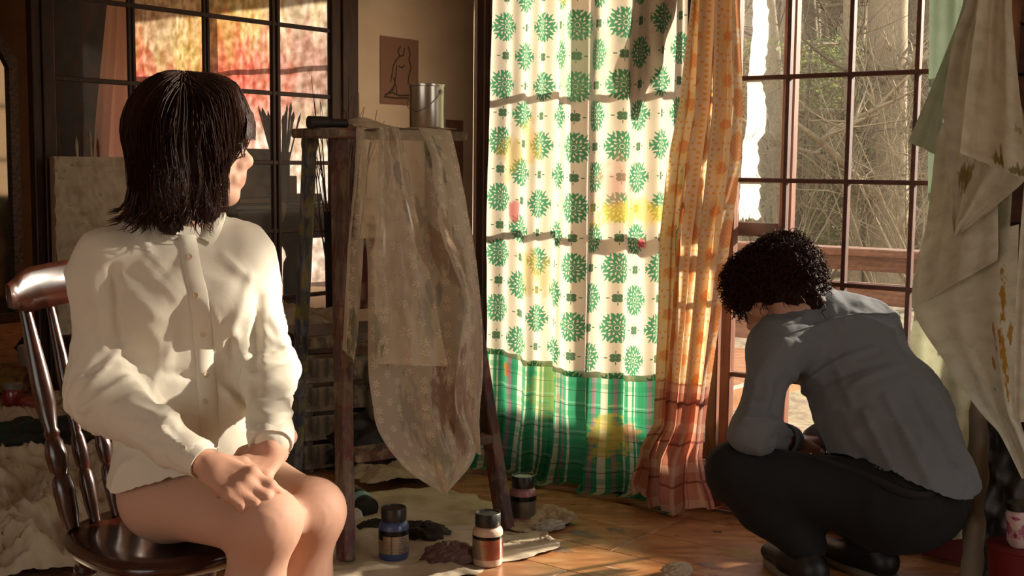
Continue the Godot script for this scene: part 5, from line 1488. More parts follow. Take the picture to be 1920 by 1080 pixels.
func make_clutter() -> void:
	var canvas := ntex(140, 0.012, [[0.0, Color(0.60, 0.53, 0.44)], [0.4, Color(0.70, 0.64, 0.55)], [0.7, Color(0.75, 0.70, 0.61)], [0.93, Color(0.74, 0.69, 0.60)], [0.96, Color(0.32, 0.26, 0.22)], [1.0, Color(0.30, 0.25, 0.22)]], 512, 6)
	var cm := tri_mat(canvas, Vector3(0.9, 0.9, 0.9), 0.9, {"uv1_world_triplanar": true})
	var pm := tri_mat(ntex(141, 0.015, [[0.0, Color(0.50, 0.36, 0.28)], [0.3, Color(0.62, 0.55, 0.45)], [0.8, Color(0.68, 0.62, 0.52)], [1.0, Color(0.52, 0.38, 0.34)]], 256, 5), Vector3(2, 2, 2), 0.85)
	var jars := [[Vector3(-0.330, 0.000, -3.412), 0.06], [Vector3(-0.061, 0.000, -3.369), 0.06], [Vector3(0.041, 0.000, -3.790), 0.06], [Vector3(-0.462, 0, -3.38), 0.05], [Vector3(-0.012, 0, -3.70), 0.05]]
	single("drop_cloth", floor_cloth(Vector3(-0.42, 0, -3.62), 0.50, 0.46, 0.55, 142, 0.035, 0.4, jars), cm, "crumpled beige canvas drop cloth spread under the ladder and jars", "drop cloth")
	single("drop_cloth", floor_cloth(Vector3(-1.35, 0, -3.75), 0.62, 0.62, 0.3, 143, 0.20), cm, "heaped beige drop cloth on the floor behind the wooden chair", "drop cloth")
	single("drop_cloth", floor_cloth(Vector3(-1.15, 0, -2.75), 0.55, 0.42, 0.4, 144, 0.07), cm, "flat rumpled drop cloth under the wooden chair's back legs", "drop cloth")
	single("drop_cloth", floor_cloth(Vector3(-1.75, 0, -5.15), 0.75, 0.40, -0.3, 145, 0.14, 0.4, [[Vector3(-2.234, 0.000, -5.427), 0.10], [Vector3(-2.081, 0.000, -5.259), 0.09]]), cm, "tan dust sheet bunched up around the red jar at the left", "drop cloth")
	single("paper_sheet", floor_cloth(Vector3(-0.351, 0.000, -4.246) + Vector3(0, 0.03, 0), 0.22, 0.10, 0.5, 146, 0.06, 0.4, [], 50), pm, "crumpled pale paper sheet with red-brown stains under the tip of the lace", "paper")
	single("paper_sheet", floor_cloth(Vector3(0.091, 0.000, -3.746) + Vector3(0, 0.004, 0), 0.12, 0.075, 0.6, 147, 0.05, 0.4, [], 50), pm, "crumpled tan paper to the right of the pink jar", "paper")
	single("paper_sheet", floor_cloth(Vector3(0.048, 0.000, -3.580) + Vector3(0, 0.004, 0), 0.075, 0.06, 0.2, 148, 0.04, 0.4, [], 40), pm, "folded scrap of tan canvas in front of the pink jar", "paper")
	var grey := tri_mat(ntex(149, 0.02, [[0.0, Color(0.24, 0.18, 0.17)], [0.5, Color(0.42, 0.32, 0.30)], [1.0, Color(0.52, 0.40, 0.38)]], 256), Vector3(8, 8, 8), 0.9)
	var darkr := tri_mat(ntex(150, 0.02, [[0.0, Color(0.12, 0.10, 0.09)], [0.6, Color(0.22, 0.19, 0.17)], [1.0, Color(0.32, 0.28, 0.24)]], 256), Vector3(6, 6, 6), 0.9)
	single("rag", lump(Vector3(-0.170, 0.000, -3.370), Vector3(0.062, 0.034, 0.04), 0.5, 151, 14.0, 0.3), grey, "balled grey-pink paint rag between the blue and cream jars", "rag")
	single("rag", lump(Vector3(-0.264, 0.000, -3.585), Vector3(0.07, 0.03, 0.045), 0.5, 152, 14.0, -0.2), darkr, "dark brown rag behind the blue jar", "rag")
	single("rag", lump(Vector3(-0.405, 0.000, -3.644), Vector3(0.05, 0.024, 0.035), 0.5, 153), darkr, "small dark rag left of the blue jar", "rag")
	single("rag", lump(Vector3(0.123, 0.000, -3.691) + Vector3(0, 0.004, 0), Vector3(0.045, 0.016, 0.02), 0.5, 154, 14.0, 0.5), mat(Color(0.66, 0.64, 0.58), 0.9), "twisted white rag at the edge of the tan paper", "rag")
	single("cotton_wad", lump(Vector3(-0.484, 0.000, -3.725), Vector3(0.024, 0.032, 0.024), 0.35, 155), mat(Color(0.80, 0.77, 0.72), 0.95), "white wad of cotton beside the ladder's left foot", "cotton")
	single("paper_scrap", lump(Vector3(0.462, 0.000, -3.290), Vector3(0.045, 0.018, 0.03), 0.5, 156, 14.0, 0.8), mat(Color(0.74, 0.66, 0.55), 0.9), "crumpled pale paper scrap alone on the bare floor", "paper")
	var tw := MB.new()
	var tp := Vector3(0.642, 0.000, -3.698)
	tw.tube([tp + Vector3(-0.012, 0.003, 0.004), tp + Vector3(-0.006, 0.003, 0.012), tp + Vector3(0.012, 0.003, 0.012)], 0.0018, 5)
	single("bent_wire", tw, mat(Color(0.10, 0.08, 0.07), 0.6), "tiny bent piece of dark wire on the floorboards", "wire")
	# crate with boards, rope and dark bundle behind the ladder
	var cb := Vector3(-0.60, 0, -4.62)
	var cr := thing("wooden_crate", cb, "weathered wooden crate of rough boards behind the step ladder", "crate")
	var wm := splattered(157, Color(0.46, 0.40, 0.33), [Color(0.30, 0.22, 0.18), Color(0.5, 0.42, 0.36)])
	var bas := Basis(Vector3.UP, 0.5)
	var mb: MB
	for k in 4:
		mb = MB.new()
		mb.box(Transform3D(bas, cb + Vector3(0, 0.06 + k * 0.105, 0) + bas * Vector3(0, 0, 0.17)), Vector3(0.52, 0.088, 0.016), 0.003)
		put("board", mb, wm, cr, true)
		mb = MB.new()
		mb.box(Transform3D(bas, cb + Vector3(0, 0.06 + k * 0.105, 0) + bas * Vector3(-0.25, 0, 0)), Vector3(0.016, 0.088, 0.33), 0.003)
		put("board", mb, wm, cr, true)
	for x in [-0.235, 0.245]:
		mb = MB.new()
		mb.box(Transform3D(bas, cb + Vector3(0, 0.22, 0) + bas * Vector3(x, 0, 0.15)), Vector3(0.03, 0.44, 0.03), 0.003)
		put("corner_post", mb, wm, cr, true)
	mb = MB.new()
	mb.box(Transform3D(bas, cb + Vector3(0, 0.47, 0) + bas * Vector3(0, 0, 0.02)), Vector3(0.56, 0.07, 0.32), 0.006)
	single("dark_plank", mb, M.dark, "thick dark plank laid across the crate", "plank", "", "", true)
	mb = MB.new()
	var rp := []
	for k in 60:
		var a := k * 0.42
		rp.append(cb + bas * Vector3(0.02 + cos(a) * 0.045, 0.35 + sin(a) * 0.04 - maxf(0.0, k - 44) * 0.012, 0.19 + 0.012 * sin(a * 0.3) + k * 0.0004))
	mb.tube(rp, 0.011, 7)
	single("rope_coil", mb, mat(Color(0.34, 0.28, 0.22), 0.95), "coil of grey rope hung on the crate's front", "rope")
	single("dark_bundle", lump(Vector3(-0.501, 0.000, -4.496), Vector3(0.17, 0.13, 0.12), 0.45, 158, 14.0, 0.4), tri_mat(ntex(159, 0.02, [[0.0, Color(0.07, 0.065, 0.06)], [0.6, Color(0.14, 0.12, 0.11)], [1.0, Color(0.34, 0.24, 0.18)]], 256), Vector3(4, 4, 4), 0.6), "dark crumpled bag behind the ladder's left leg", "bag")
	single("dust_sheet", lump(Vector3(-0.745, 0.000, -4.586) + Vector3(-0.1, 0, -0.5), Vector3(0.30, 0.26, 0.24), 0.5, 160), cm, "pale dust sheet bundled against the crate's left side", "sheet")
	single("dust_sheet", lump(Vector3(-0.964, 0.000, -5.493), Vector3(0.34, 0.26, 0.24), 0.5, 161), cm, "grey-beige bundle of cloth under the dark table end", "sheet")
	# left: dark clothes, wooden easel legs, small things
	single("dark_clothes", lump(Vector3(-1.824, 0.000, -4.642), Vector3(0.36, 0.07, 0.16), 0.6, 162, 14.0, 0.4), tri_mat(ntex(163, 0.012, [[0.0, Color(0.10, 0.09, 0.09)], [0.4, Color(0.18, 0.15, 0.14)], [0.6, Color(0.10, 0.20, 0.13)], [0.8, Color(0.20, 0.12, 0.13)], [1.0, Color(0.30, 0.25, 0.22)]], 256), Vector3(2.5, 2.5, 2.5), 0.9), "heap of dark clothes on the floor left of the chair", "clothes")
	single("yellow_cloth", lump(Vector3(-2.487, 0.000, -5.940), Vector3(0.12, 0.07, 0.1), 0.5, 164), mat(Color(0.50, 0.36, 0.16), 0.9), "ochre cloth bunched at the far left edge", "cloth")
	single("green_bottle", lump(Vector3(-2.422, 0.000, -6.581), Vector3(0.06, 0.05, 0.05), 0.3, 165), mat(Color(0.12, 0.30, 0.14), 0.5), "small green bundle beside the partition post", "bundle")
	single("red_rag", lump(Vector3(-1.520, 0.000, -4.357), Vector3(0.022, 0.014, 0.018), 0.3, 166), mat(Color(0.55, 0.05, 0.06), 0.4), "little red rag on the drop cloth beside the chair back", "rag")
	mb = MB.new()
	var eb := Vector3(-2.891, 0.000, -7.122)
	plank(mb, eb, eb + Vector3(0.42, 0.55, -0.05), 0.07, 0.03, Vector3(1, 0, 0.3))
	single("easel_leg", mb, mat(Color(0.08, 0.06, 0.05), 0.6), "dark slanting easel leg at the far left behind the chair", "easel", "", "", true)
	mb = MB.new()
	var wb := Vector3(-2.603, 0.000, -6.534)
	mb.lathe([Vector2(0.0, 0.0), Vector2(0.05, 0.0), Vector2(0.055, 0.12), Vector2(0.05, 0.13), Vector2(0.0, 0.13)], 24, Transform3D(Basis(), wb))
	single("white_tub", mb, mat(Color(0.58, 0.52, 0.46), 0.6), "dull white tub standing near the partition post", "tub")
	# right: wrapped roll, dark sheet and a red board behind the crouching man
	var ra := Vector3(1.115, 0.0, -3.03)
	ra = Vector3(1.264, 0.000, -3.254)
	var rbp: Vector3 = Vector3(1.315, 0.467, -3.377)
	mb = MB.new()
	var pts := []
	var rad := []
	for k in 15:
		var f := k / 14.0
		pts.append(ra.lerp(rbp + (rbp - ra) * 0.12, f))
		rad.append(0.030 + 0.0022 * sin(k * 2.3) + (0.002 if k % 4 == 0 else 0.0))
	mb.tube(pts, rad, 20)
	single("canvas_roll", mb, mat(Color(0.56, 0.50, 0.42), 0.85), "long roll wrapped in tan canvas leaning upright beside the hanging sheet", "roll")
	mb = sheet([Vector3(1.321, 0.461, -3.334), Vector3(1.297, 0.283, -3.264), Vector3(1.281, 0.146, -3.226), Vector3(1.274, 0.020, -3.207)], [Vector3(1.409, 0.475, -3.267), Vector3(1.396, 0.297, -3.214), Vector3(1.380, 0.163, -3.176), Vector3(1.377, 0.039, -3.153)], 40, 50, NR, func(u: float, v: float) -> float: return 0.012 * sin(u * 11.0 + v * 14.0) + 0.012 * sin(v * 26.0 - u * 7.0), 0.3)
	single("dark_sheet", mb, mat(Color(0.17, 0.14, 0.12), 0.6), "dark crinkled sheet hanging right of the canvas roll", "sheet")
	mb = MB.new()
	mb.box(Transform3D(RB, R(0.80, 0.075, 0.07)), Vector3(0.16, 0.15, 0.03), 0.004)
	single("red_board", mb, mat(Color(0.34, 0.04, 0.06), 0.5), "dark red board on the floor behind the crouching man", "board", "", "", true)

# ---------------------------------------------------------------- smooth bodies from tapered bones
class Body:
	var bones := []
	var k := 60.0
	func add(a: Vector3, b: Vector3, ra: float, rb: float, axis := Vector3.ZERO, s := 1.0) -> void:
		bones.append([a, b, ra, rb, axis.normalized(), s])
	func ball(a: Vector3, r: float, axis := Vector3.ZERO, s := 1.0) -> void:
		add(a, a + Vector3(0, 0.0001, 0), r, r, axis, s)
	func field(p: Vector3) -> float:
		var sum := 0.0
		for q in bones:
			sum += exp(-k * dist(p, q))
		return -log(maxf(sum, 1e-20)) / k
	func dist(p: Vector3, q: Array) -> float:
		var ba: Vector3 = q[1] - q[0]
		var w: Vector3 = p - q[0]
		var sc := 1.0
		if q[5] != 1.0:
			var e: float = 1.0 / q[5] - 1.0
			w += q[4] * (w.dot(q[4]) * e)
			ba += q[4] * (ba.dot(q[4]) * e)
			sc = minf(1.0, q[5])
			sc = (1.0 + sc) * 0.5
		var t := clampf(w.dot(ba) / ba.length_squared(), 0.0, 1.0)
		return ((w - ba * t).length() - lerpf(q[2], q[3], t)) * sc
	func normal(p: Vector3) -> Vector3:
		var e := 0.003
		return Vector3(field(p + Vector3(e, 0, 0)) - field(p - Vector3(e, 0, 0)), field(p + Vector3(0, e, 0)) - field(p - Vector3(0, e, 0)), field(p + Vector3(0, 0, e)) - field(p - Vector3(0, 0, e))).normalized()
	func slope(p: Vector3) -> Plane:       # gradient and value in one pass
		var sum := 0.0
		var g := Vector3.ZERO
		for q in bones:
			var ba: Vector3 = q[1] - q[0]
			var w: Vector3 = p - q[0]
			var sc := 1.0
			if q[5] != 1.0:
				var e: float = 1.0 / q[5] - 1.0
				w += q[4] * (w.dot(q[4]) * e)
				ba += q[4] * (ba.dot(q[4]) * e)
				sc = (1.0 + minf(1.0, q[5])) * 0.5
			var t := clampf(w.dot(ba) / ba.length_squared(), 0.0, 1.0)
			var v := w - ba * t
			var l := v.length()
			var k_ := exp(-k * (l - lerpf(q[2], q[3], t)) * sc)
			if q[5] != 1.0:
				v += q[4] * (v.dot(q[4]) * (1.0 / q[5] - 1.0))
			sum += k_
			g += v.normalized() * k_
		return Plane(g.normalized(), -log(maxf(sum, 1e-20)) / k)
	func march(p: Vector3, d: Vector3) -> Vector3:      # from outside along d to the surface
		for i in 40:
			var f := field(p)
			p += d * f * 0.8
			if absf(f) < 0.0004:
				break
		return p
	# surface nets; keep(p) drops what must not be there, push(p, n) moves the surface along its normal
	func mesh(mb: MB, cell: float, keep = null, push = null, tint = null) -> void:
		var lo := Vector3.ONE * 1e9
		var hi := -lo
		var pad := minf(3.4 / k, 0.06) + cell * 2.0
		for q in bones:
			for e in 2:
				var r: Vector3 = Vector3.ONE * (q[2 + e] * maxf(1.0, q[5]) + pad)
				lo = lo.min(q[e] - r)
				hi = hi.max(q[e] + r)
		var nx := int((hi.x - lo.x) / cell) + 2
		var ny := int((hi.y - lo.y) / cell) + 2
		var nz := int((hi.z - lo.z) / cell) + 2
		var S := PackedFloat32Array()
		S.resize(nx * ny * nz)
		for q in bones:
			var a: Vector3 = q[0]
			var ra: float = q[2]
			var rb: float = q[3]
			var ax: Vector3 = q[4]
			var sq: float = q[5]
			var e := 1.0 / sq - 1.0
			var ba: Vector3 = q[1] - a
			var rr := maxf(ra, rb) * maxf(1.0, sq) + pad
			var b0: Vector3 = ((q[0].min(q[1]) - Vector3.ONE * rr - lo) / cell).floor()
			var b1: Vector3 = ((q[0].max(q[1]) + Vector3.ONE * rr - lo) / cell).ceil()
			ba += ax * (ba.dot(ax) * e)
			var il := 1.0 / ba.length_squared()
			var sc := (1.0 + minf(1.0, sq)) * 0.5
			var far := pad + 0.02
			for z in range(maxi(0, int(b0.z)), mini(nz, int(b1.z) + 1)):
				for y in range(maxi(0, int(b0.y)), mini(ny, int(b1.y) + 1)):
					var at := (z * ny + y) * nx
					for x in range(maxi(0, int(b0.x)), mini(nx, int(b1.x) + 1)):
						var w := lo + Vector3(x, y, z) * cell - a
						if sq != 1.0:
							w += ax * (w.dot(ax) * e)
						var t := clampf(w.dot(ba) * il, 0.0, 1.0)
						var d := ((w - ba * t).length() - (ra + (rb - ra) * t)) * sc
						if d < far:
							S[at + x] += exp(-k * d)
		var ids := PackedInt32Array()
		ids.resize(nx * ny * nz)
		ids.fill(-1)
		var off := [0, 1, nx, nx + 1, nx * ny, nx * ny + 1, nx * ny + nx, nx * ny + nx + 1]
		var edges := [[0, 1], [2, 3], [4, 5], [6, 7], [0, 2], [1, 3], [4, 6], [5, 7], [0, 4], [1, 5], [2, 6], [3, 7]]
		var cor := [Vector3(0, 0, 0), Vector3(1, 0, 0), Vector3(0, 1, 0), Vector3(1, 1, 0), Vector3(0, 0, 1), Vector3(1, 0, 1), Vector3(0, 1, 1), Vector3(1, 1, 1)]
		var first := mb.v.size()
		var fi := mb.i.size()
		var fv := PackedFloat32Array()
		fv.resize(8)
		for z in nz - 1:
			for y in ny - 1:
				var at := (z * ny + y) * nx
				for x in nx - 1:
					var i := at + x
					if S[i] == 0.0:
						continue
					var m := 0
					for c in 8:
						if S[i + off[c]] > 1.0:
							m += 1
					if m == 0 or m == 8:
						continue
					for c in 8:
						fv[c] = -log(maxf(S[i + off[c]], 1e-12))
					var sum := Vector3.ZERO
					var cnt := 0
					for q in edges:
						var f0 := fv[q[0]]
						var f1 := fv[q[1]]
						if (f0 < 0.0) != (f1 < 0.0):
							sum += cor[q[0]].lerp(cor[q[1]], f0 / (f0 - f1))
							cnt += 1
					var p := lo + (Vector3(x, y, z) + sum / cnt) * cell
					if keep != null:        # height above a hem; what is just below is drawn up to it
						var hem: float = keep.call(p)
						if hem < -cell:
							continue
						p.y -= minf(hem, 0.0)
					ids[i] = mb.p(p)
		for z in range(1, nz - 1):
			for y in range(1, ny - 1):
				var at := (z * ny + y) * nx
				for x in range(1, nx - 1):
					var i := at + x
					var s := S[i] > 1.0
					for ax in 3:
						var st: int = [1, nx, nx * ny][ax]
						if (S[i + st] > 1.0) == s:
							continue
						var u: int = [nx, nx * ny, 1][ax]
						var w: int = [nx * ny, 1, nx][ax]
						var a := ids[i]
						var b := ids[i - u]
						var c := ids[i - u - w]
						var d := ids[i - w]
						if a < 0 or b < 0 or c < 0 or d < 0:
							continue
						if s:
							mb.quad(a, d, c, b)
						else:
							mb.quad(a, b, c, d)
		if push == null and tint == null:
			return
		var nn := PackedVector3Array()
		nn.resize(mb.v.size())
		for j in range(fi, mb.i.size(), 3):
			var i0 := mb.i[j]
			var i1 := mb.i[j + 1]
			var i2 := mb.i[j + 2]
			var q := (mb.v[i2] - mb.v[i0]).cross(mb.v[i1] - mb.v[i0])
			nn[i0] += q
			nn[i1] += q
			nn[i2] += q
		for j in range(first, mb.v.size()):
			var n := nn[j].normalized()
			if tint != null:
				mb.c[j] = tint.call(mb.v[j], n)
			if push != null:
				mb.v[j] += n * push.call(mb.v[j], n)

# a hand: bones for palm, four fingers of three joints and the thumb
func add_hand(b: Body, w: Vector3, fwd: Vector3, back: Vector3, right: bool, s: float, curl: Array, spread := 0.06) -> void:
	fwd = fwd.normalized()
	back = (back - fwd * back.dot(fwd)).normalized()
	var th := back.cross(fwd) if right else fwd.cross(back)
	var at := func(f: float, t: float, u: float) -> Vector3: return w + (fwd * f + th * t + back * u) * s
	var mc := [Vector2(0.088, 0.027), Vector2(0.092, 0.007), Vector2(0.087, -0.013), Vector2(0.078, -0.031)]
	var ln := [[0.040, 0.024, 0.018], [0.045, 0.028, 0.019], [0.041, 0.026, 0.018], [0.032, 0.019, 0.016]]
	b.add(at.call(-0.03, 0.0, 0.0), at.call(0.02, 0.0, 0.0), 0.023 * s, 0.024 * s, back, 0.75)
	for k in 4:
		var m: Vector2 = mc[k]
		var kn: Vector3 = at.call(m.x, m.y, 0.002)
		b.add(at.call(0.015, m.y * 0.6, 0.0), kn, 0.0155 * s, 0.0105 * s, back, 0.85)
		b.ball(kn + back * 0.002 * s, 0.0108 * s)
		var p := kn
		var a := 0.0
		for j in 3:
			a += curl[k][j]
			var d := (fwd * cos(a) - back * sin(a) + th * (1.5 - k) * spread).normalized()
			var q: Vector3 = p + d * ln[k][j] * s
			var r0: float = [0.0094, 0.0085, 0.0076][j] * (0.9 if k == 3 else 1.0)
			b.add(p, q, r0 * s, (r0 - 0.0008) * s)
			p = q
	var t0: Vector3 = at.call(0.012, 0.022, -0.008)
	var t1: Vector3 = at.call(0.045, 0.044, -0.018)
	var t2: Vector3 = at.call(0.072, 0.046, -0.026)
	var t3: Vector3 = at.call(0.094, 0.040, -0.032)
	b.add(t0, t1, 0.016 * s, 0.0125 * s)
	b.add(t1, t2, 0.011 * s, 0.0098 * s)
	b.add(t2, t3, 0.0096 * s, 0.0082 * s)

# a head in its own axes: z the face, y up, x the person's left
func add_head(b: Body, h: Transform3D, s: float, male: bool) -> void:
	var g := func(x: float, y: float, z: float) -> Vector3: return h * (Vector3(x, y, z) * s)
	var xa := h.basis.x
	b.add(g.call(0, 0.042, -0.040), g.call(0, 0.050, 0.018), 0.084 * s, 0.078 * s, xa, 0.86)
	b.add(g.call(0, 0.015, 0.030), g.call(0, -0.055, 0.042), 0.064 * s, 0.044 * s, xa, 0.95)
	for e in [-1.0, 1.0]:
		b.add(g.call(0.052 * e, -0.02, 0.0), g.call(0.030 * e, -0.078, 0.040), 0.024 * s, (0.020 if male else 0.016) * s)
		b.add(g.call(0.030 * e, -0.078, 0.040), g.call(0.006 * e, -0.092, 0.066), (0.018 if male else 0.014) * s, 0.016 * s)
		b.ball(g.call(0.036 * e, -0.010, 0.052), 0.023 * s)
		b.add(g.call(0.014 * e, 0.034, 0.084), g.call(0.045 * e, 0.034, 0.068), 0.010 * s, 0.011 * s)
		b.ball(g.call(0.0105 * e, -0.027, 0.096), 0.0068 * s)
		b.add(g.call(0.004 * e, -0.049, 0.096), g.call(0.020 * e, -0.053, 0.086), 0.0052 * s, 0.003 * s)
		b.add(g.call(0.003 * e, -0.062, 0.094), g.call(0.018 * e, -0.059, 0.085), 0.0060 * s, 0.003 * s)
		b.add(g.call(0.070 * e, 0.018, -0.012), g.call(0.071 * e, -0.016, -0.008), 0.014 * s, 0.010 * s, xa, 0.5)
	b.add(g.call(0, 0.022, 0.086), g.call(0, -0.016, 0.107), 0.0062 * s, 0.0080 * s)
	b.ball(g.call(0, -0.021, 0.110), 0.0088 * s)
	b.ball(g.call(0, -0.088, 0.079), 0.017 * s)
	b.add(g.call(0, -0.036, 0.088), g.call(0, -0.044, 0.092), 0.008 * s, 0.006 * s)

# strand of hair that slides down the hair's surface
func strand(mb: MB, hb: Body, p: Vector3, d: Vector3, len: float, steps: int, lift: float, r: float, pull: Vector3, tail: Vector3, rng: RandomNumberGenerator, low := -1e9) -> void:
	var pts := []
	var st := len / steps
	var curl_phase := rng.randf() * 1.5 + p.x * 60.0 + p.z * 40.0
	for k in steps + 1:
		var sl := hb.slope(p)
		var n := sl.normal
		p += n * (lift - sl.d) * 0.9
		var wv := float(k) / steps
		pts.append(p + n.cross(d).normalized() * sin(wv * 9.0 + curl_phase) * 0.011 * wv * wv + n * (0.007 * wv * wv * (1.0 + sin(wv * 7.0 + curl_phase * 2.0))))
		if p.y < low:
			break
		var t := float(k) / steps
		d = (d + pull * 0.35 + tail * t * t * t + Vector3(rng.randf_range(-1, 1), rng.randf_range(-1, 1), rng.randf_range(-1, 1)) * 0.05)
		d = (d - n * d.dot(n)).normalized()
		if t > 0.8:
			d = (d + tail * 0.5).normalized()
		p += d * st
	if pts.size() < 3:
		return
	var rad := []
	for k in pts.size():
		rad.append(r * (1.0 - 0.85 * pow(float(k) / (pts.size() - 1), 2.0)))
	mb.tube(pts, rad, 4, false)

func crease(p: Vector3, a: Vector3, b: Vector3, amp: float, w: float) -> float:
	var ab := b - a
	var t := (p - a).dot(ab) / ab.length_squared()
	if t < -0.3 or t > 1.3:
		return 0.0
	var tc := clampf(t, 0, 1)
	var q := (p - a - ab * tc).length() / w
	return amp * exp(-q * q) * (1.0 - absf(t * 2.0 - 1.0) * 0.35)

# ---------------------------------------------------------------- the seated woman
func make_woman() -> void:
	var skin := mat(Color(0.76, 0.60, 0.51), 0.6, {"metallic_specular": 0.3, "subsurf_scatter_enabled": true, "subsurf_scatter_strength": 0.05, "vertex_color_use_as_albedo": true})
	var f := Vector3(0.75, 0, 0.66).normalized()
	var lf := Vector3(f.z, 0, -f.x)
	var tf := Vector3(0.34, 0.05, 0.94).normalized()
	var hip_r := Vector3(-0.672, 0.472, -2.350)
	var hip_l := hip_r + lf * 0.165
	var knee_r: Vector3 = Vector3(-0.435, 0.480, -2.130)
	var knee_l: Vector3 = Vector3(-0.373, 0.466, -2.250)
	var pel := (hip_r + hip_l) / 2
	var waist: Vector3 = Vector3(-0.683, 0.662, -2.420)
	var chest: Vector3 = Vector3(-0.661, 0.860, -2.420)
	var neck: Vector3 = Vector3(-0.644, 0.989, -2.430)
	var sh_r: Vector3 = Vector3(-0.790, 0.931, -2.370)
	var sh_l: Vector3 = Vector3(-0.545, 0.935, -2.460)
	var el_r: Vector3 = Vector3(-0.789, 0.674, -2.310)
	var el_l: Vector3 = Vector3(-0.485, 0.712, -2.420)
	var wr_r: Vector3 = Vector3(-0.548, 0.588, -2.145)
	var wr_l: Vector3 = Vector3(-0.436, 0.611, -2.195)
	var hfw := Vector3(0.965, -0.04, -0.26).normalized()
	var hup := (Vector3.UP - hfw * hfw.y).normalized()
	var head := Transform3D(Basis(hup.cross(hfw), hup, hfw), Vector3(-0.631, 1.147, -2.410))
	# body: one skin
	var b := Body.new()
	b.k = 70.0
	b.add(hip_r, knee_r, 0.082, 0.054)
	b.add(hip_l, knee_l, 0.082, 0.054)
	b.add(hip_r, hip_l, 0.088, 0.088)
	b.add(pel, waist, 0.10, 0.085, tf, 0.75)
	b.add(waist, chest, 0.085, 0.10, tf, 0.75)
	b.add(sh_r, sh_l, 0.035, 0.035)
	b.add(chest, neck, 0.075, 0.046, tf, 0.75)
	b.add(neck, head.origin + hup * -0.06 - hfw * 0.012, 0.047, 0.045)
	b.add(sh_r, el_r, 0.036, 0.032)
	b.add(el_r, wr_r, 0.032, 0.022)
	b.add(sh_l, el_l, 0.036, 0.032)
	b.add(el_l, wr_l, 0.032, 0.022)
	var mb := MB.new()
	var warm := func(p: Vector3, _n: Vector3) -> Color:
		var kn := exp(-pow(minf(p.distance_to(knee_r), p.distance_to(knee_l)) / 0.07, 2.0))
		return Color(1, 1.0 - 0.10 * kn, 1.0 - 0.12 * kn)
	var ank_r := Vector3(knee_r.x - 0.05, 0.07, knee_r.z - 0.06)
	var ank_l := Vector3(knee_l.x - 0.03, 0.07, knee_l.z - 0.05)
	for q in [[knee_r, ank_r], [knee_l, ank_l]]:
		b.add(q[0], q[0].lerp(q[1], 0.35) - f * 0.018, 0.050, 0.050)
		b.add(q[0].lerp(q[1], 0.35) - f * 0.018, q[1], 0.050, 0.030)
		b.add(q[1] - Vector3.UP * 0.03 - f * 0.02, q[1] - Vector3.UP * 0.045 + f * 0.13, 0.030, 0.022)
		b.ball(q[0] + f * 0.012 + Vector3.UP * 0.012, 0.045)
	b.mesh(mb, 0.011, null, null, warm)
	var hb := Body.new()
	hb.k = 165.0
	add_head(hb, head, 1.0, false)
	hb.add(head.origin + hup * -0.055 - hfw * 0.012, head.origin + hup * -0.10 - hfw * 0.02, 0.046, 0.045)
	var lips := func(p: Vector3, _n: Vector3) -> Color:
		var q: Vector3 = head.affine_inverse() * p
		var l := exp(-pow((q.y + 0.055) / 0.009, 2.0)) * exp(-pow(q.x / 0.02, 4.0)) * (1.0 if q.z > 0.085 else 0.0)
		return Color(1.0 - 0.1 * l, 1.0 - 0.42 * l, 1.0 - 0.38 * l)
	hb.mesh(mb, 0.0032, null, null, lips)
	var hn := Body.new()
	hn.k = 260.0
	add_hand(hn, wr_r + Vector3(0.012, -0.004, 0.012), Vector3(0.84, -0.30, 0.40), Vector3(-0.12, 0.72, 0.62), true, 0.93, [[0.36, 0.62, 0.35], [0.42, 0.66, 0.35], [0.48, 0.66, 0.35], [0.52, 0.62, 0.35]])
	hn.add(el_r.lerp(wr_r, 0.8), wr_r + Vector3(0.012, -0.004, 0.006), 0.024, 0.022)
	hn.mesh(mb, 0.0030, null, null, func(p: Vector3, n: Vector3) -> Color: return Color(1, 0.92, 0.88))
	hn = Body.new()
	hn.k = 260.0
	add_hand(hn, wr_l + Vector3(0.008, -0.006, -0.012), Vector3(-0.42, -0.40, 0.70), Vector3(0.30, 0.80, 0.45), false, 0.93, [[0.5, 0.75, 0.4], [0.55, 0.75, 0.4], [0.6, 0.75, 0.4], [0.65, 0.75, 0.4]])
	hn.add(el_l.lerp(wr_l, 0.8), wr_l + Vector3(0, -0.006, 0.006), 0.024, 0.022)
	hn.mesh(mb, 0.0030, null, null, func(p: Vector3, n: Vector3) -> Color: return Color(1, 0.92, 0.88))
	var person := put("person", mb, skin, null, false, true)
	tag(person, "seated woman in a cream shirt and glasses, head turned towards the window", "person")
	# shirt
	var s := Body.new()
	s.k = 52.0
	s.add(sh_r, el_r, 0.052, 0.050)
	s.add(el_r, wr_r.lerp(el_r, 0.08), 0.050, 0.032)
	s.add(sh_l, el_l, 0.052, 0.046)
	s.add(el_l, wr_l.lerp(el_l, 0.08), 0.046, 0.037)
	s.add(sh_r + Vector3(0.02, 0.005, 0), neck - Vector3.UP * 0.032, 0.042, 0.045)
	s.add(sh_l + Vector3(-0.02, 0.005, 0), neck - Vector3.UP * 0.032, 0.042, 0.045)
	s.add(waist, chest, 0.112, 0.128, tf, 0.72)
	s.add(chest, neck - Vector3.UP * 0.06, 0.118, 0.062, tf, 0.68)
	s.add(sh_r - Vector3.UP * 0.04, sh_l - Vector3.UP * 0.04, 0.06, 0.06)
	s.ball(Vector3(-0.695, 0.832, -2.345), 0.052)
	s.ball(Vector3(-0.563, 0.840, -2.375), 0.050)
	s.add(waist, pel + Vector3(-0.01, 0.055, 0.0), 0.112, 0.135, tf, 0.80)
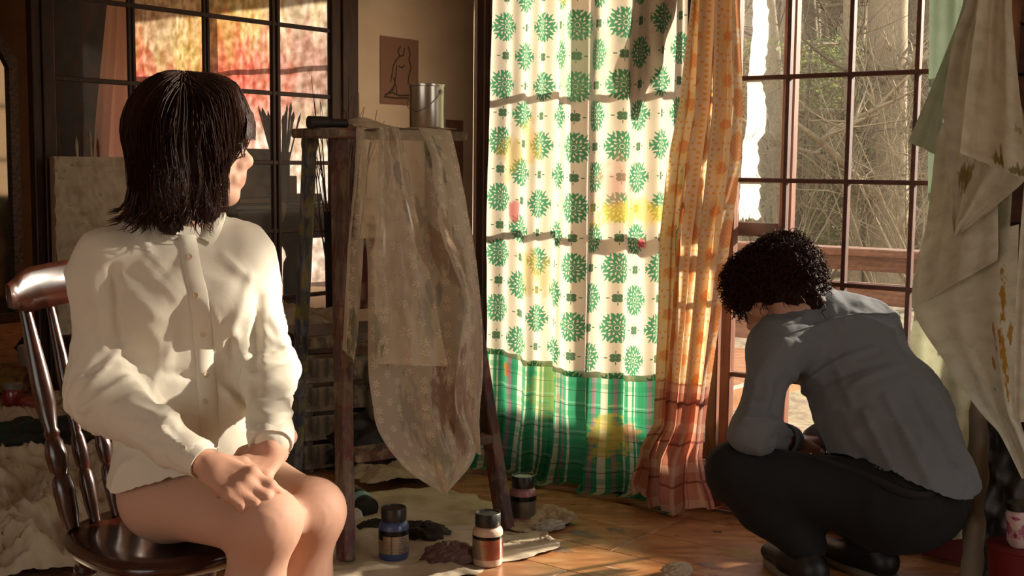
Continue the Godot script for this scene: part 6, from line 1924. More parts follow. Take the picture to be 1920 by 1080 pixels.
	s.add(pel + Vector3(-0.01, 0.055, 0.0), hip_r + Vector3(0.0, 0.02, 0.0), 0.115, 0.092)
	s.add(hip_r + Vector3(0.0, 0.02, 0.0), hip_r.lerp(knee_r, 0.22) + Vector3.UP * 0.016, 0.090, 0.080)
	s.add(pel + Vector3(0.0, 0.05, 0.0), hip_l.lerp(knee_l, 0.25) + Vector3.UP * 0.012, 0.10, 0.080)
	var big := noise(170, 5.0, FastNoiseLite.TYPE_SIMPLEX_SMOOTH, 3)
	var rid := noise(171, 7.0, FastNoiseLite.TYPE_SIMPLEX_SMOOTH, 2)
	rid.fractal_type = FastNoiseLite.FRACTAL_RIDGED
	var fold_n := noise(173, 4.2, FastNoiseLite.TYPE_SIMPLEX_SMOOTH, 2)
	var ua := (el_r - sh_r).normalized()
	var fa := (wr_r - el_r).normalized()
	var ul := (el_l - sh_l).normalized()
	var cr := [
		[Vector3(-0.756, 0.917, -2.310), Vector3(-0.735, 0.784, -2.280), -0.012, 0.016], [Vector3(-0.789, 0.902, -2.300), Vector3(-0.762, 0.775, -2.270), 0.006, 0.014],
		[Vector3(-0.732, 0.770, -2.270), Vector3(-0.791, 0.692, -2.250), 0.007, 0.012], [Vector3(-0.720, 0.711, -2.260), Vector3(-0.802, 0.657, -2.250), 0.008, 0.012], [Vector3(-0.736, 0.738, -2.250), Vector3(-0.796, 0.727, -2.250), -0.006, 0.010],
		[Vector3(-0.698, 0.674, -2.220), Vector3(-0.602, 0.646, -2.170), 0.006, 0.010], [Vector3(-0.709, 0.634, -2.220), Vector3(-0.602, 0.612, -2.170), -0.006, 0.010], [Vector3(-0.649, 0.649, -2.200), Vector3(-0.581, 0.600, -2.160), 0.005, 0.009],
		[Vector3(-0.702, 0.921, -2.330), Vector3(-0.636, 0.862, -2.310), 0.006, 0.018], [Vector3(-0.753, 0.900, -2.330), Vector3(-0.674, 0.832, -2.300), 0.006, 0.016], [Vector3(-0.656, 0.720, -2.300), Vector3(-0.576, 0.701, -2.300), -0.006, 0.016], [Vector3(-0.665, 0.661, -2.290), Vector3(-0.584, 0.631, -2.290), 0.006, 0.014],
		[Vector3(-0.507, 0.898, -2.370), Vector3(-0.554, 0.777, -2.340), 0.006, 0.016], [Vector3(-0.487, 0.857, -2.370), Vector3(-0.505, 0.692, -2.350), -0.010, 0.014], [Vector3(-0.533, 0.798, -2.340), Vector3(-0.505, 0.713, -2.350), 0.006, 0.014], [Vector3(-0.548, 0.679, -2.310), Vector3(-0.508, 0.627, -2.310), 0.007, 0.014],
		[Vector3(-0.507, 0.712, -2.360), Vector3(-0.431, 0.721, -2.370), 0.008, 0.012], [Vector3(-0.498, 0.679, -2.340), Vector3(-0.426, 0.679, -2.340), -0.007, 0.010], [Vector3(-0.487, 0.653, -2.310), Vector3(-0.426, 0.649, -2.310), 0.007, 0.011], [Vector3(-0.471, 0.813, -2.390), Vector3(-0.438, 0.751, -2.380), 0.005, 0.013], [Vector3(-0.519, 0.752, -2.370), Vector3(-0.448, 0.762, -2.380), -0.005, 0.010],
		[Vector3(-0.628, 0.951, -2.340), Vector3(-0.672, 0.900, -2.330), -0.004, 0.016], [Vector3(-0.559, 0.939, -2.370), Vector3(-0.510, 0.887, -2.380), 0.004, 0.016], [Vector3(-0.730, 0.586, -2.300), Vector3(-0.625, 0.568, -2.250), 0.005, 0.014], [Vector3(-0.632, 0.804, -2.290), Vector3(-0.656, 0.720, -2.300), 0.004, 0.02]]
	var wrinkle := func(p: Vector3, n: Vector3) -> float:
		var d := 0.006 * big.get_noise_3dv(p * Vector3(1.2, 0.45, 1.2)) + 0.0035 * rid.get_noise_3dv(p * Vector3(0.7, 1.0, 0.7) + Vector3(p.y * 0.6, 0, 0))
		var fo := 1.0 - absf(fold_n.get_noise_3dv(p * Vector3(1.1, 0.6, 1.1)))
		d += 0.007 * (pow(fo, 7.0) - 0.25)
		if n.dot(tf) > -0.1:
			var pf := p - tf * p.dot(tf)
			for c in cr:
				d += crease(pf, c[0] - tf * c[0].dot(tf), c[1] - tf * c[1].dot(tf), c[2] * 1.4, c[3] * 0.62)
		# sleeves bunch in rings round the elbows
		for q in [[el_r, fa], [el_l, (wr_l - el_l).normalized()]]:
			var w: Vector3 = p - q[0]
			var l: float = w.dot(q[1])
			if w.length() < 0.13:
				d += 0.0035 * sin(l * 190.0 + 2.0 * big.get_noise_3dv(p * 2.0) * 3.0) * exp(-pow(w.length() / 0.09, 2.0))
		return d
	mb = MB.new()
	s.mesh(mb, 0.0066, func(p: Vector3) -> float: return p.y - 0.494 - 0.34 * clampf((p - hip_r).dot(f), 0.0, 0.26), wrinkle)
	var cot := mat(Color(0.85, 0.82, 0.75), 0.85, {"rim_enabled": true, "rim": 0.3, "backlight_enabled": true, "backlight": Color(0.16, 0.15, 0.12), "metallic_specular": 0.3})
	var shirt := put("shirt", mb, cot, person, false, true)
	# button band and buttons
	var path := smooth_path([Vector3(-0.598, 0.985, -2.280), Vector3(-0.591, 0.926, -2.280), Vector3(-0.577, 0.867, -2.270), Vector3(-0.568, 0.787, -2.270), Vector3(-0.562, 0.706, -2.270), Vector3(-0.553, 0.629, -2.250), Vector3(-0.545, 0.578, -2.220)], 60)
	mb = MB.new()
	mb.grp = 1
	var rows := []
	var side := Vector3(0.94, 0, -0.34)
	for k in path.size():
		var row := []
		for j in 5:
			var o: float = [-0.0175, -0.0155, 0.0, 0.0155, 0.0175][j]
			var p := s.march(path[k] + side * o + tf * 0.02, -tf)
			var n := s.normal(p)
			row.append(mb.p(p + n * (wrinkle.call(p, n) + (0.0 if j == 0 or j == 4 else 0.0030)), Vector2(j, k)))
		rows.append(row)
	for k in rows.size() - 1:
		for j in 4:
			mb.quad(rows[k][j], rows[k][j + 1], rows[k + 1][j + 1], rows[k + 1][j])
	put("button_band", mb, cot, shirt)
	for q in [Vector3(-0.596, 0.942, -2.280), Vector3(-0.582, 0.869, -2.270), Vector3(-0.568, 0.794, -2.270), Vector3(-0.563, 0.713, -2.270), Vector3(-0.563, 0.662, -2.260), Vector3(-0.551, 0.590, -2.230)]:
		var p := s.march(q + tf * 0.02, -tf)
		var n := s.normal(p)
		mb = MB.new()
		mb.lathe([Vector2(0.0, 0.0), Vector2(0.0055, 0.0), Vector2(0.006, 0.0012), Vector2(0.0055, 0.0024), Vector2(0.0042, 0.0026), Vector2(0.0036, 0.0018), Vector2(0.0, 0.0018)], 16, aim(n, p + n * (wrinkle.call(p, n) + 0.003)))
		put("button", mb, mat(Color(0.80, 0.72, 0.60), 0.3), shirt)
	# collar: two leaves that fold over the stand
	mb = MB.new()
	mb.grp = 1
	var cc := neck + Vector3.UP * 0.004
	var ids := []
	for k in 49:
		var a := lerpf(0.07, TAU - 0.07, k / 48.0)
		var aa := minf(a, TAU - a)
		var fr := exp(-pow(aa / 0.75, 2.0))
		var low := exp(-pow(aa / 0.55, 2.0))
		var dir := tf * cos(a) + side * sin(a)
		dir.y = 0
		dir = dir.normalized()
		var ao := aa + 0.42 * fr
		var dro := tf * cos(ao) + side * sin(ao) * signf(sin(a))
		dro.y = 0
		dro = dro.normalized()
		var top: Vector3 = cc + dir * 0.056 + Vector3.UP * (0.022 - 0.040 * low)
		var out: Vector3 = s.march(cc + dro * (0.074 + 0.010 * fr) + Vector3.UP * 0.10, Vector3.DOWN)
		if out.y < top.y - 0.05:
			out = s.march(Vector3(cc.x + dro.x * 0.075, top.y - 0.05, cc.z + dro.z * 0.075) + tf * 0.05, -tf)
		var on := s.normal(out)
		out += on * (0.005 + wrinkle.call(out, on))
		var row := [mb.p(cc + dir * 0.050 + Vector3.UP * (-0.02 - 0.03 * low))]
		for j in 6:
			var t := j / 5.0
			row.append(mb.p(top.lerp(out, t) + (dir * 0.006 + Vector3.UP * 0.004) * sin(t * PI)))
		ids.append(row)
	for k in 48:
		for j in 6:
			mb.quad(ids[k][j], ids[k][j + 1], ids[k + 1][j + 1], ids[k + 1][j])
	put("collar", mb, cot, shirt)
	# cuffs
	for q in [[el_r, wr_r, 0.034], [el_l, wr_l, 0.040]]:
		var d: Vector3 = (q[1] - q[0]).normalized()
		var r: float = q[2]
		mb = MB.new()
		mb.lathe([Vector2(r * 0.80, 0.062), Vector2(r * 1.0, 0.066), Vector2(r * 1.04, 0.062), Vector2(r * 1.06, 0.03), Vector2(r * 1.04, 0.0), Vector2(r * 0.9, -0.004)], 32, aim(d, q[1] - d * 0.060), func(w): return w * Vector3(1.0 + 0.05 * sin(w.y * 60.0), 1, 0.86 + 0.03 * sin(w.x * 200.0)))
		put("cuff", mb, cot, shirt)
		var bn: Vector3 = Vector3(0.2, 0.3, 0.93)
		bn = (bn - d * bn.dot(d)).normalized()
		mb = MB.new()
		mb.lathe([Vector2(0.0, 0.0), Vector2(0.0055, 0.0), Vector2(0.006, 0.0012), Vector2(0.005, 0.0024), Vector2(0.0, 0.0018)], 16, aim(bn, q[1] - d * 0.025 + bn * r * 0.97))
		put("cuff_button", mb, mat(Color(0.80, 0.72, 0.60), 0.3), shirt)
	# hair: a bob with a fringe
	var g := func(x: float, y: float, z: float) -> Vector3: return head * Vector3(x, y, z)
	var h := Body.new()
	h.k = 90.0
	h.add(g.call(0, 0.046, -0.022), g.call(0, 0.050, 0.014), 0.096, 0.090, head.basis.x, 0.92)
	h.add(g.call(0, 0.02, -0.044), g.call(0, -0.10, -0.046), 0.068, 0.050, head.basis.x, 1.1)
	for e in [-1.0, 1.0]:
		h.add(g.call(0.060 * e, 0.03, -0.03), g.call(0.066 * e, -0.10, -0.028), 0.046, 0.036)
		h.add(g.call(0.064 * e, 0.045, 0.022), g.call(0.064 * e, -0.12, 0.034), 0.032, 0.026)
		h.add(g.call(0.045 * e, 0.075, 0.045), g.call(0.070 * e, 0.0, 0.046), 0.032, 0.018)
		h.add(g.call(0.058 * e, -0.08, -0.03), g.call(0.052 * e, -0.145, -0.035), 0.044, 0.028)
	h.add(g.call(0, 0.085, 0.05), g.call(0, 0.055, 0.085), 0.045, 0.018, head.basis.x, 1.8)
	mb = MB.new()
	var str_n := noise(172, 40.0, FastNoiseLite.TYPE_SIMPLEX_SMOOTH, 3)
	h.mesh(mb, 0.005, null, func(p: Vector3, _n: Vector3) -> float:
		var q: Vector3 = head.affine_inverse() * p
		return 0.007 * str_n.get_noise_2d(atan2(q.x, q.z) * 0.55, q.y * 0.25) - 0.005)
	var hm := mat(Color(0.24, 0.145, 0.10), 0.5, {"backlight_enabled": true, "backlight": Color(0.55, 0.38, 0.26), "metallic_specular": 0.35, "vertex_color_use_as_albedo": true})
	mb.c.fill(Color(0.55, 0.5, 0.48))
	var rng := RandomNumberGenerator.new()
	rng.seed = 31
	for k in 2100:
		var a := rng.randf_range(0.55, TAU - 0.55)
		var t := rng.randf()
		var el := 0.15 + 0.9 * t
		var p: Vector3 = g.call(sin(a) * 0.10 * sin(el) , 0.05 + 0.11 * cos(el), -0.02 + cos(a) * 0.11 * sin(el))
		mb.col = Color.from_hsv(0.06, 0.12, rng.randf_range(0.5, 1.25))
		var bk: float = maxf(0.0, -cos(a))
		var tail: Vector3 = head.basis * Vector3(sin(a) * 0.5, -0.2, cos(a) * 0.9 * bk + 0.25 * (1.0 - bk)) * rng.randf_range(-0.6, 0.9)
		strand(mb, h, p, (p - head.origin).normalized() + Vector3.DOWN * 0.2, rng.randf_range(0.27, 0.36) - t * 0.07, 13, rng.randf_range(0.0, 0.006), rng.randf_range(0.0006, 0.0013), Vector3.DOWN, tail, rng, head.origin.y - rng.randf_range(0.105, 0.185))
	for k in 420:      # the fringe
		var x := rng.randf_range(-0.062, 0.062)
		mb.col = Color.from_hsv(0.07, 0.15, rng.randf_range(0.7, 1.5))
		var top: Vector3 = g.call(x * 0.6, 0.142 - absf(x) * 0.3, 0.035)
		var pts := []
		for j in 8:
			var t := j / 7.0
			pts.append(top.lerp(g.call(x * 1.12, 0.028 + rng.randf_range(-0.014, 0.006), 0.104 - absf(x) * 0.35), t) + head.basis * Vector3(0, 0.010, 0.034) * sin(t * PI * 0.8) + head.basis * Vector3(rng.randf_range(-1, 1), 0, rng.randf_range(-1, 1)) * 0.0012)
		mb.tube(pts, [0.0012, 0.0012, 0.0012, 0.0011, 0.001, 0.0009, 0.0007, 0.0002], 4, false)
	for k in 240:      # curled ends
		var a := rng.randf_range(0.75, TAU - 0.75)
		mb.col = Color.from_hsv(0.06, 0.14, rng.randf_range(0.6, 1.6))
		var p: Vector3 = g.call(sin(a) * rng.randf_range(0.075, 0.095), -0.085 + rng.randf_range(-0.03, 0.02), -0.022 + cos(a) * rng.randf_range(0.065, 0.085))
		var o: Vector3 = head.basis * Vector3(sin(a), 0, cos(a)).normalized()
		var tn := o.cross(Vector3.UP)
		var ph := rng.randf() * TAU
		var rr := rng.randf_range(0.004, 0.011)
		var ln := rng.randf_range(0.05, 0.085)
		var pts := []
		for j in 10:
			var t := j / 9.0
			pts.append(p + Vector3.DOWN * ln * t * (1.0 - 0.25 * t) + o * (0.020 * t * t) + (o * cos(t * 5.5 + ph) + tn * sin(t * 5.5 + ph)) * rr * t)
		mb.tube(pts, [0.0015, 0.0016, 0.0016, 0.0016, 0.0015, 0.0014, 0.0012, 0.001, 0.0007, 0.0002], 4, false)
	for k in 70:       # flyaway ends at the nape and shoulders
		var a := rng.randf_range(1.2, TAU - 1.2)
		mb.col = Color.from_hsv(0.06, 0.12, rng.randf_range(0.5, 1.2))
		var p: Vector3 = g.call(sin(a) * 0.085, -0.10 + rng.randf_range(-0.02, 0.02), -0.04 + cos(a) * 0.075)
		var o: Vector3 = head.basis * Vector3(sin(a), -0.5, cos(a)).normalized()
		var cu: Vector3 = o.cross(Vector3.UP) * rng.randf_range(-0.5, 0.5)
		mb.tube([p, p + (o * 0.3 + Vector3.DOWN) * 0.022, p + (o * 0.9 + Vector3.DOWN * 1.3 + cu) * 0.024, p + (o * 2.0 + Vector3.DOWN * 1.2 + cu * 2.0) * 0.022], [0.002, 0.0018, 0.0012, 0.0003], 4, false)
	put("hair", mb, hm, person, false, true)
	# eyes and glasses
	for e in [-1.0, 1.0]:
		mb = MB.new()
		mb.lathe([Vector2(0.0001, -0.0115), Vector2(0.008, -0.008), Vector2(0.0115, 0.0), Vector2(0.008, 0.008), Vector2(0.0001, 0.0115)], 14, aim(hfw, g.call(0.031 * e, 0.006, 0.0745)))
		put("eye", mb, mat(Color(0.85, 0.82, 0.78), 0.15), person)
		mb = MB.new()
		mb.lathe([Vector2(0.0001, 0.0122), Vector2(0.0052, 0.0108), Vector2(0.0054, 0.0100)], 14, aim(hfw, g.call(0.031 * e, 0.006, 0.0745)))
		put("iris", mb, mat(Color(0.10, 0.06, 0.04), 0.1), person)
		mb = MB.new()
		mb.tube([g.call(0.018 * e, 0.007, 0.084), g.call(0.026 * e, 0.0125, 0.0885), g.call(0.036 * e, 0.012, 0.0865), g.call(0.046 * e, 0.005, 0.079)], 0.0016, 6)
		put("eyelashes", mb, mat(Color(0.06, 0.04, 0.03), 0.5), person)
	var gl := Node3D.new()
	gl.name = "glasses"
	person.add_child(gl)
	wpos[gl] = wpos[person]
	var fm := mat(Color(0.10, 0.05, 0.035), 0.25)
	for e in [-1.0, 1.0]:
		var rim := []
		var gl_pts := []
		for k in 25:
			var a := TAU * k / 24.0
			var q := Vector2(signf(cos(a)) * pow(absf(cos(a)), 0.7) * 0.025, signf(sin(a)) * pow(absf(sin(a)), 0.7) * 0.0165)
			rim.append(g.call((0.033 + q.x) * e, 0.004 + q.y, 0.104 - pow((0.033 + q.x) / 0.06, 2.0) * 0.010))
			gl_pts.append(rim[-1])
		mb = MB.new()
		mb.tube(rim, 0.0013, 6, false)
		put("rim", mb, fm, gl)
		mb = MB.new()
		gl_pts.pop_back()
		mb.face(gl_pts)
		put("lens", mb, M.glass, gl)
		mb = MB.new()
		mb.tube([g.call(0.058 * e, 0.012, 0.094), g.call(0.068 * e, 0.013, 0.075), g.call(0.075 * e, 0.012, -0.005), g.call(0.074 * e, -0.012, -0.03)], [0.0035, 0.0030, 0.002, 0.002], 6)
		put("temple", mb, fm, gl)
	mb = MB.new()
	mb.tube([g.call(-0.010, 0.008, 0.104), g.call(0, 0.011, 0.108), g.call(0.010, 0.008, 0.104)], 0.0015, 6)
	put("bridge", mb, fm, gl)

# ---------------------------------------------------------------- the crouching man
func make_man() -> void:
	var skin := mat(Color(0.68, 0.50, 0.41), 0.5, {"subsurf_scatter_enabled": true, "subsurf_scatter_strength": 0.12})
	var pel: Vector3 = Vector3(1.090, 0.247, -3.200)
	var mid: Vector3 = Vector3(1.025, 0.451, -3.330)
	var top: Vector3 = Vector3(0.923, 0.622, -3.440)
	var neck: Vector3 = Vector3(0.836, 0.730, -3.460)
	var sh_l: Vector3 = Vector3(0.723, 0.624, -3.340)
	var sh_r: Vector3 = Vector3(1.045, 0.655, -3.500)
	var el_l: Vector3 = Vector3(0.651, 0.411, -3.240)
	var wr_l: Vector3 = Vector3(0.811, 0.344, -3.440)
	var el_r: Vector3 = Vector3(0.994, 0.376, -3.500)
	var wr_r: Vector3 = Vector3(0.863, 0.311, -3.560)
	var hip_l: Vector3 = Vector3(1.013, 0.237, -3.180)
	var hip_r: Vector3 = Vector3(1.142, 0.229, -3.320)
	var kn_l: Vector3 = Vector3(0.611, 0.298, -3.270)
	var kn_r: Vector3 = Vector3(0.953, 0.218, -3.500)
	var an_l := Vector3(0.80, 0.085, -3.22)
	var an_r := Vector3(1.005, 0.085, -3.30)
	var nb := Vector3(-0.25, 0.50, 0.83).normalized()
	var hfw := Vector3(-0.72, -0.62, -0.30).normalized()
	var hup := Vector3(-0.52, 0.78, -0.35)
	hup = (hup - hfw * hup.dot(hfw)).normalized()
	var head := Transform3D(Basis(hup.cross(hfw), hup, hfw), Vector3(0.755, 0.760, -3.440))
	var b := Body.new()
	b.k = 70.0
	b.add(pel, mid, 0.12, 0.11, nb, 0.75)
	b.add(mid, top, 0.11, 0.12, nb, 0.7)
	b.add(top, neck, 0.07, 0.052)
	b.add(neck, head * Vector3(0, -0.06, -0.02), 0.054, 0.052)
	b.add(sh_l, sh_r, 0.04, 0.04)
	b.add(sh_l, el_l, 0.042, 0.037)
	b.add(el_l, wr_l, 0.037, 0.026)
	b.add(sh_r, el_r, 0.042, 0.037)
	b.add(el_r, wr_r, 0.037, 0.026)
	b.add(hip_l, kn_l, 0.075, 0.05)
	b.add(hip_r, kn_r, 0.075, 0.05)
	b.add(kn_l, an_l, 0.05, 0.034)
	b.add(kn_r, an_r, 0.05, 0.034)
	var mb := MB.new()
	b.mesh(mb, 0.012)
	var hb := Body.new()
	hb.k = 165.0
	add_head(hb, head, 1.06, true)
	hb.add(neck, head * Vector3(0, -0.055, -0.02), 0.056, 0.052)
	hb.mesh(mb, 0.0036)
	var hn := Body.new()
	hn.k = 260.0
	add_hand(hn, wr_l, Vector3(0.55, -0.15, -0.75), Vector3(-0.1, 0.9, 0.1), false, 1.05, [[0.5, 0.7, 0.4], [0.55, 0.75, 0.4], [0.6, 0.8, 0.4], [0.65, 0.8, 0.4]])
	add_hand(hn, wr_r, Vector3(-0.75, -0.45, 0.05), Vector3(-0.1, 0.9, 0.1), true, 1.05, [[0.5, 0.7, 0.4], [0.55, 0.75, 0.4], [0.6, 0.8, 0.4], [0.65, 0.8, 0.4]])
	hn.mesh(mb, 0.0034)
	var person := put("person", mb, skin, null, false, true)
	tag(person, "crouching man in a grey-blue shirt and black trousers seen from behind", "person")
	for e in [-1.0, 1.0]:
		mb = MB.new()
		mb.lathe([Vector2(0.0001, -0.012), Vector2(0.0085, -0.0085), Vector2(0.012, 0.0), Vector2(0.0085, 0.0085), Vector2(0.0001, 0.012)], 14, aim(hfw, head * Vector3(0.033 * e, 0.006, 0.079)))
		put("eye", mb, mat(Color(0.82, 0.79, 0.75), 0.15), person)
		mb = MB.new()
		mb.lathe([Vector2(0.0001, 0.0127), Vector2(0.0054, 0.0113), Vector2(0.0056, 0.0105)], 14, aim(hfw, head * Vector3(0.033 * e, 0.006, 0.079)))
		put("iris", mb, mat(Color(0.08, 0.05, 0.035), 0.1), person)
	# shirt
	var s := Body.new()
	s.k = 46.0
	s.add(pel + Vector3(-0.02, 0.03, 0.01), mid, 0.172, 0.160, nb, 0.86)
	s.add(mid, top, 0.158, 0.142, nb, 0.74)
	s.add(top, neck, 0.115, 0.055, nb, 0.80)
	s.add(sh_l, sh_r, 0.058, 0.058)
	s.add(sh_l, neck, 0.056, 0.050)
	s.add(sh_r, neck, 0.056, 0.050)
	s.add(sh_l, el_l, 0.060, 0.048)
	s.add(el_l, wr_l.lerp(el_l, 0.25), 0.048, 0.040)
	s.add(sh_r, el_r, 0.060, 0.048)
	s.add(el_r, wr_r.lerp(el_r, 0.25), 0.048, 0.040)
	var big := noise(180, 5.0, FastNoiseLite.TYPE_SIMPLEX_SMOOTH, 3)
	var fold_n := noise(183, 3.4, FastNoiseLite.TYPE_SIMPLEX_SMOOTH, 2)
	var cr := [
		[Vector3(0.748, 0.571, -3.260), Vector3(0.987, 0.640, -3.300), 0.008, 0.014], [Vector3(0.761, 0.551, -3.250), Vector3(1.011, 0.600, -3.280), -0.006, 0.014], [Vector3(0.871, 0.624, -3.300), Vector3(0.912, 0.494, -3.220), 0.005, 0.014], [Vector3(0.918, 0.546, -3.250), Vector3(1.076, 0.583, -3.300), 0.006, 0.016],
		[Vector3(0.990, 0.527, -3.200), Vector3(1.057, 0.339, -3.040), 0.009, 0.016], [Vector3(0.935, 0.483, -3.200), Vector3(0.997, 0.305, -3.060), 0.009, 0.014], [Vector3(1.052, 0.553, -3.220), Vector3(1.129, 0.390, -3.060), -0.009, 0.018], [Vector3(0.880, 0.440, -3.200), Vector3(0.941, 0.322, -3.100), -0.007, 0.016], [Vector3(0.843, 0.405, -3.160), Vector3(0.885, 0.336, -3.100), 0.006, 0.014],
		[Vector3(0.662, 0.570, -3.260), Vector3(0.626, 0.452, -3.200), 0.006, 0.014], [Vector3(0.720, 0.542, -3.260), Vector3(0.682, 0.438, -3.200), -0.008, 0.013], [Vector3(0.616, 0.523, -3.200), Vector3(0.699, 0.491, -3.220), 0.005, 0.012], [Vector3(0.611, 0.451, -3.200), Vector3(0.701, 0.448, -3.220), 0.006, 0.010], [Vector3(0.692, 0.407, -3.240), Vector3(0.767, 0.413, -3.320), 0.007, 0.010], [Vector3(0.707, 0.378, -3.240), Vector3(0.782, 0.391, -3.320), -0.006, 0.009],
		[Vector3(0.787, 0.679, -3.320), Vector3(0.884, 0.697, -3.360), 0.005, 0.012], [Vector3(0.754, 0.652, -3.300), Vector3(0.849, 0.649, -3.330), -0.004, 0.012], [Vector3(0.960, 0.698, -3.420), Vector3(1.067, 0.638, -3.420), 0.005, 0.018]]
	var wrinkle := func(p: Vector3, n: Vector3) -> float:
		var d := 0.009 * big.get_noise_3dv(p * Vector3(1.0, 0.8, 1.0)) + 0.004 * big.get_noise_3dv(p * 2.6)
		var fo := 1.0 - absf(fold_n.get_noise_3dv(p * Vector3(1.2, 0.7, 1.0)))
		d += 0.008 * (pow(fo, 7.0) - 0.25)
		var pf := p - nb * p.dot(nb)
		if n.dot(nb) > -0.2:
			for c in cr:
				d += crease(pf, c[0] - nb * c[0].dot(nb), c[1] - nb * c[1].dot(nb), c[2] * 1.6, c[3] * 0.65)
		return d
	mb = MB.new()
	var hu := (sh_r - sh_l).normalized()
	s.mesh(mb, 0.0085, func(p: Vector3) -> float: return p.y - 0.285 - 2.6 * pow((p - pel).dot(hu) - 0.01, 2.0) if p.distance_to(pel) < 0.36 else 1.0, wrinkle)
	var cot := mat(Color(0.40, 0.41, 0.425), 0.9, {"rim_enabled": true, "rim": 0.3, "metallic_specular": 0.3})
	var shirt := put("shirt", mb, cot, person, false, true)
	# yoke seam across the shoulders, collar band, rolled cuff
	mb = MB.new()
	var seam := []
	for q in smooth_path([Vector3(0.662, 0.660, -3.240), Vector3(0.744, 0.687, -3.260), Vector3(0.844, 0.706, -3.320), Vector3(0.948, 0.712, -3.380), Vector3(1.062, 0.694, -3.460)], 30):
		var p := s.march(q + Vector3(-0.1, 0.3, 0.6).normalized() * 0.08, Vector3(0.1, -0.3, -0.6).normalized())
		var n := s.normal(p)
		seam.append(p + n * (wrinkle.call(p, n) + 0.0005))
	mb.tube(seam, 0.0022, 6)
	put("yoke_seam", mb, cot, shirt)
	mb = MB.new()
	mb.grp = 1
	var nd := (head * Vector3(0, -0.05, -0.03) - neck).normalized()
	mb.lathe([Vector2(0.066, -0.012), Vector2(0.063, 0.012), Vector2(0.061, 0.030), Vector2(0.064, 0.034), Vector2(0.074, 0.022), Vector2(0.088, -0.010), Vector2(0.086, -0.014)], 36, aim(nd, neck + nd * 0.004))
	put("collar", mb, cot, shirt)
	mb = MB.new()
	var cd := (wr_l - el_l).normalized()
	mb.lathe([Vector2(0.034, 0.052), Vector2(0.043, 0.055), Vector2(0.045, 0.04), Vector2(0.043, 0.028), Vector2(0.046, 0.024), Vector2(0.047, 0.006), Vector2(0.043, 0.0)], 32, aim(cd, wr_l - cd * 0.085))
	put("rolled_cuff", mb, cot, shirt)
	# trousers
	var trs := Body.new()
	trs.k = 46.0
	trs.add(hip_l, hip_r, 0.122, 0.115)
	trs.add(pel, pel + Vector3(-0.02, 0.03, 0.02), 0.128, 0.122)
	trs.add(hip_l, kn_l, 0.108, 0.070)
	trs.add(kn_l, kn_l.lerp(an_l, 0.4), 0.068, 0.062)
	trs.add(kn_l.lerp(an_l, 0.4), an_l + Vector3(0, 0.02, 0), 0.062, 0.052)
	trs.add(hip_r, kn_r, 0.108, 0.070)
	trs.add(kn_r, kn_r.lerp(an_r, 0.4), 0.068, 0.072)
	trs.add(kn_r.lerp(an_r, 0.4), an_r + Vector3(0, 0.02, 0), 0.072, 0.056)
	mb = MB.new()
	trs.mesh(mb, 0.011, null, func(p: Vector3, n: Vector3) -> float: return 0.006 * big.get_noise_3dv(p * 1.2) + 0.003 * big.get_noise_3dv(p * 3.0))
	put("trousers", mb, mat(Color(0.035, 0.033, 0.032), 0.9), person, false, true)
	# belt
	mb = MB.new()
	var bp := []
	for q in smooth_path([Vector3(0.856, 0.342, -3.200), Vector3(0.871, 0.348, -3.050), Vector3(0.965, 0.315, -3.000), Vector3(1.045, 0.302, -3.000), Vector3(1.147, 0.324, -3.100)], 24):
		var d: Vector3 = (pel + Vector3(-0.02, 0.03, 0) - q).normalized()
		bp.append(trs.march(q - d * 0.05, d) - d * 0.004)
	mb.tube(bp, 0.013, 8, true, 0.3, Vector3.UP)
	put("belt", mb, mat(Color(0.05, 0.04, 0.035), 0.8), person)
	# shoes
	for q in [[an_l, Vector3(-0.30, 0, -0.95)], [an_r, Vector3(-0.55, 0, -0.83)]]:
		var d: Vector3 = q[1].normalized()
		var a: Vector3 = q[0]
		var sh := Body.new()
		sh.k = 120.0
		var heel := Vector3(a.x, 0.045, a.z) - d * 0.035
		sh.add(heel, heel + d * 0.10, 0.040, 0.042)
		sh.add(heel + d * 0.10, heel + d * 0.215 - Vector3.UP * 0.008, 0.044, 0.032, Vector3.UP, 0.8)
		sh.add(heel + Vector3.UP * 0.012, heel + Vector3.UP * 0.045 + d * 0.03, 0.040, 0.042)
		mb = MB.new()
		sh.mesh(mb, 0.006, func(p: Vector3) -> float: return p.y - 0.012)
		var shoe := put("shoe", mb, mat(Color(0.06, 0.055, 0.05), 0.5), person, false, true)
		mb = MB.new()
		var sd := d.cross(Vector3.UP)
		mb.grp = 1
		mb.lathe([Vector2(0.0, 0.0), Vector2(1.0, 0.0), Vector2(1.03, 0.010), Vector2(1.0, 0.020), Vector2(0.0, 0.020)], 32, Transform3D(Basis(d * 0.145, Vector3.UP, sd * 0.046), Vector3(heel.x, 0.0, heel.z) + d * 0.095))
		put("sole", mb, mat(Color(0.42, 0.37, 0.30), 0.7), shoe)
	# curly hair
	var h := Body.new()
	h.k = 90.0
	var g := func(x: float, y: float, z: float) -> Vector3: return head * Vector3(x, y, z)
	h.add(g.call(0, 0.055, -0.052), g.call(0, 0.065, 0.025), 0.098, 0.090, head.basis.x, 0.92)
	h.add(g.call(0, 0.0, -0.075), g.call(0, -0.062, -0.070), 0.062, 0.040)
	h.add(g.call(0, 0.08, 0.06), g.call(0, 0.06, 0.085), 0.050, 0.030, head.basis.x, 1.3)
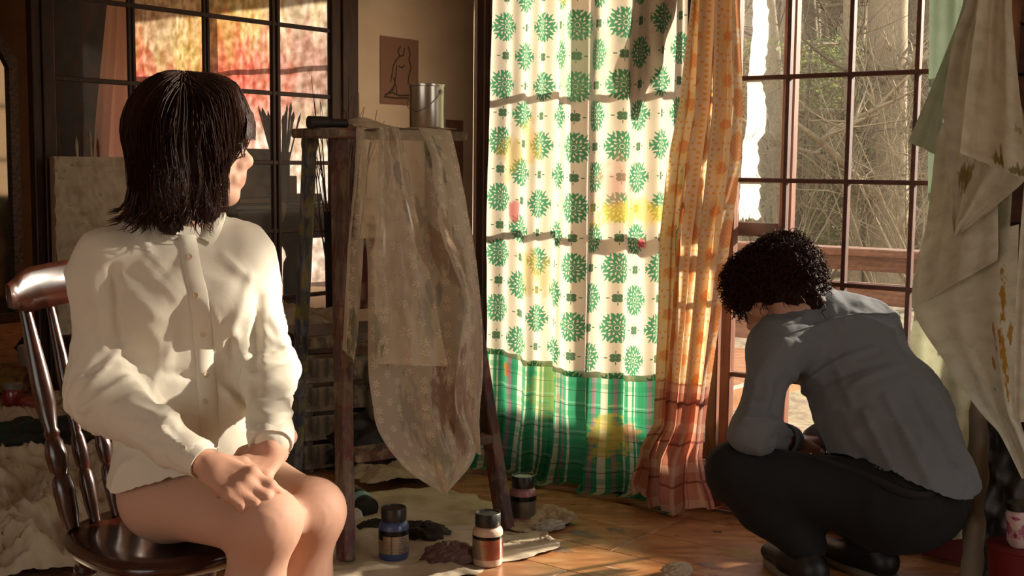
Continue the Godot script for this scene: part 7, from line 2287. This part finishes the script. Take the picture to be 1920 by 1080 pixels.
	for e in [-1.0, 1.0]:
		h.add(g.call(0.062 * e, 0.05, 0.0), g.call(0.072 * e, -0.005, -0.005), 0.040, 0.026)
		h.add(g.call(0.066 * e, 0.0, -0.03), g.call(0.060 * e, -0.03, -0.045), 0.034, 0.024)
		h.add(g.call(0.055 * e, 0.06, 0.06), g.call(0.058 * e, 0.035, 0.075), 0.034, 0.022)
	mb = MB.new()
	var cn := noise(181, 22.0, FastNoiseLite.TYPE_SIMPLEX_SMOOTH, 3)
	h.mesh(mb, 0.006, null, func(p: Vector3, _n: Vector3) -> float: return 0.010 * cn.get_noise_3dv(p) - 0.004)
	mb.c.fill(Color(0.6, 0.6, 0.6))
	var rng := RandomNumberGenerator.new()
	rng.seed = 61
	for k in 1900:
		var a := rng.randf() * TAU
		var el := acos(rng.randf_range(-0.45 - 0.45 * maxf(0.0, -cos(a)), 1.0))
		var p: Vector3 = g.call(sin(a) * sin(el) * 0.115, 0.05 + cos(el) * 0.13, -0.01 + cos(a) * sin(el) * 0.13)
		if (head.affine_inverse() * p).z > 0.05 and (head.affine_inverse() * p).y < 0.02:
			continue
		var sl := h.slope(p)
		var n := sl.normal
		p -= n * (sl.d - rng.randf_range(-0.006, 0.002))
		var sd := n.cross(Vector3(rng.randf_range(-1, 1), rng.randf_range(-1, 1), rng.randf_range(-1, 1))).normalized()
		var fw := n.cross(sd)
		var r := rng.randf_range(0.004, 0.010)
		var ph := rng.randf() * TAU
		var pts := []
		for j in 9:
			var t := j / 8.0
			pts.append(p + n * (0.004 + 0.015 * t * rng.randf_range(0.9, 1.1)) + sd * (0.034 * t) + (n * cos(t * 8.0 + ph) + fw * sin(t * 8.0 + ph)) * r * (0.3 + t * 0.7) + Vector3.DOWN * 0.008 * t * t)
		mb.col = Color.from_hsv(0.05, 0.1, rng.randf_range(0.5, 1.5))
		mb.tube(pts, [0.0013, 0.0014, 0.0014, 0.0013, 0.0013, 0.0012, 0.001, 0.0008, 0.0003], 4, false)
	put("hair", mb, mat(Color(0.21, 0.125, 0.09), 0.6, {"backlight_enabled": true, "backlight": Color(0.5, 0.36, 0.26), "metallic_specular": 0.22, "vertex_color_use_as_albedo": true}), person, false, true)
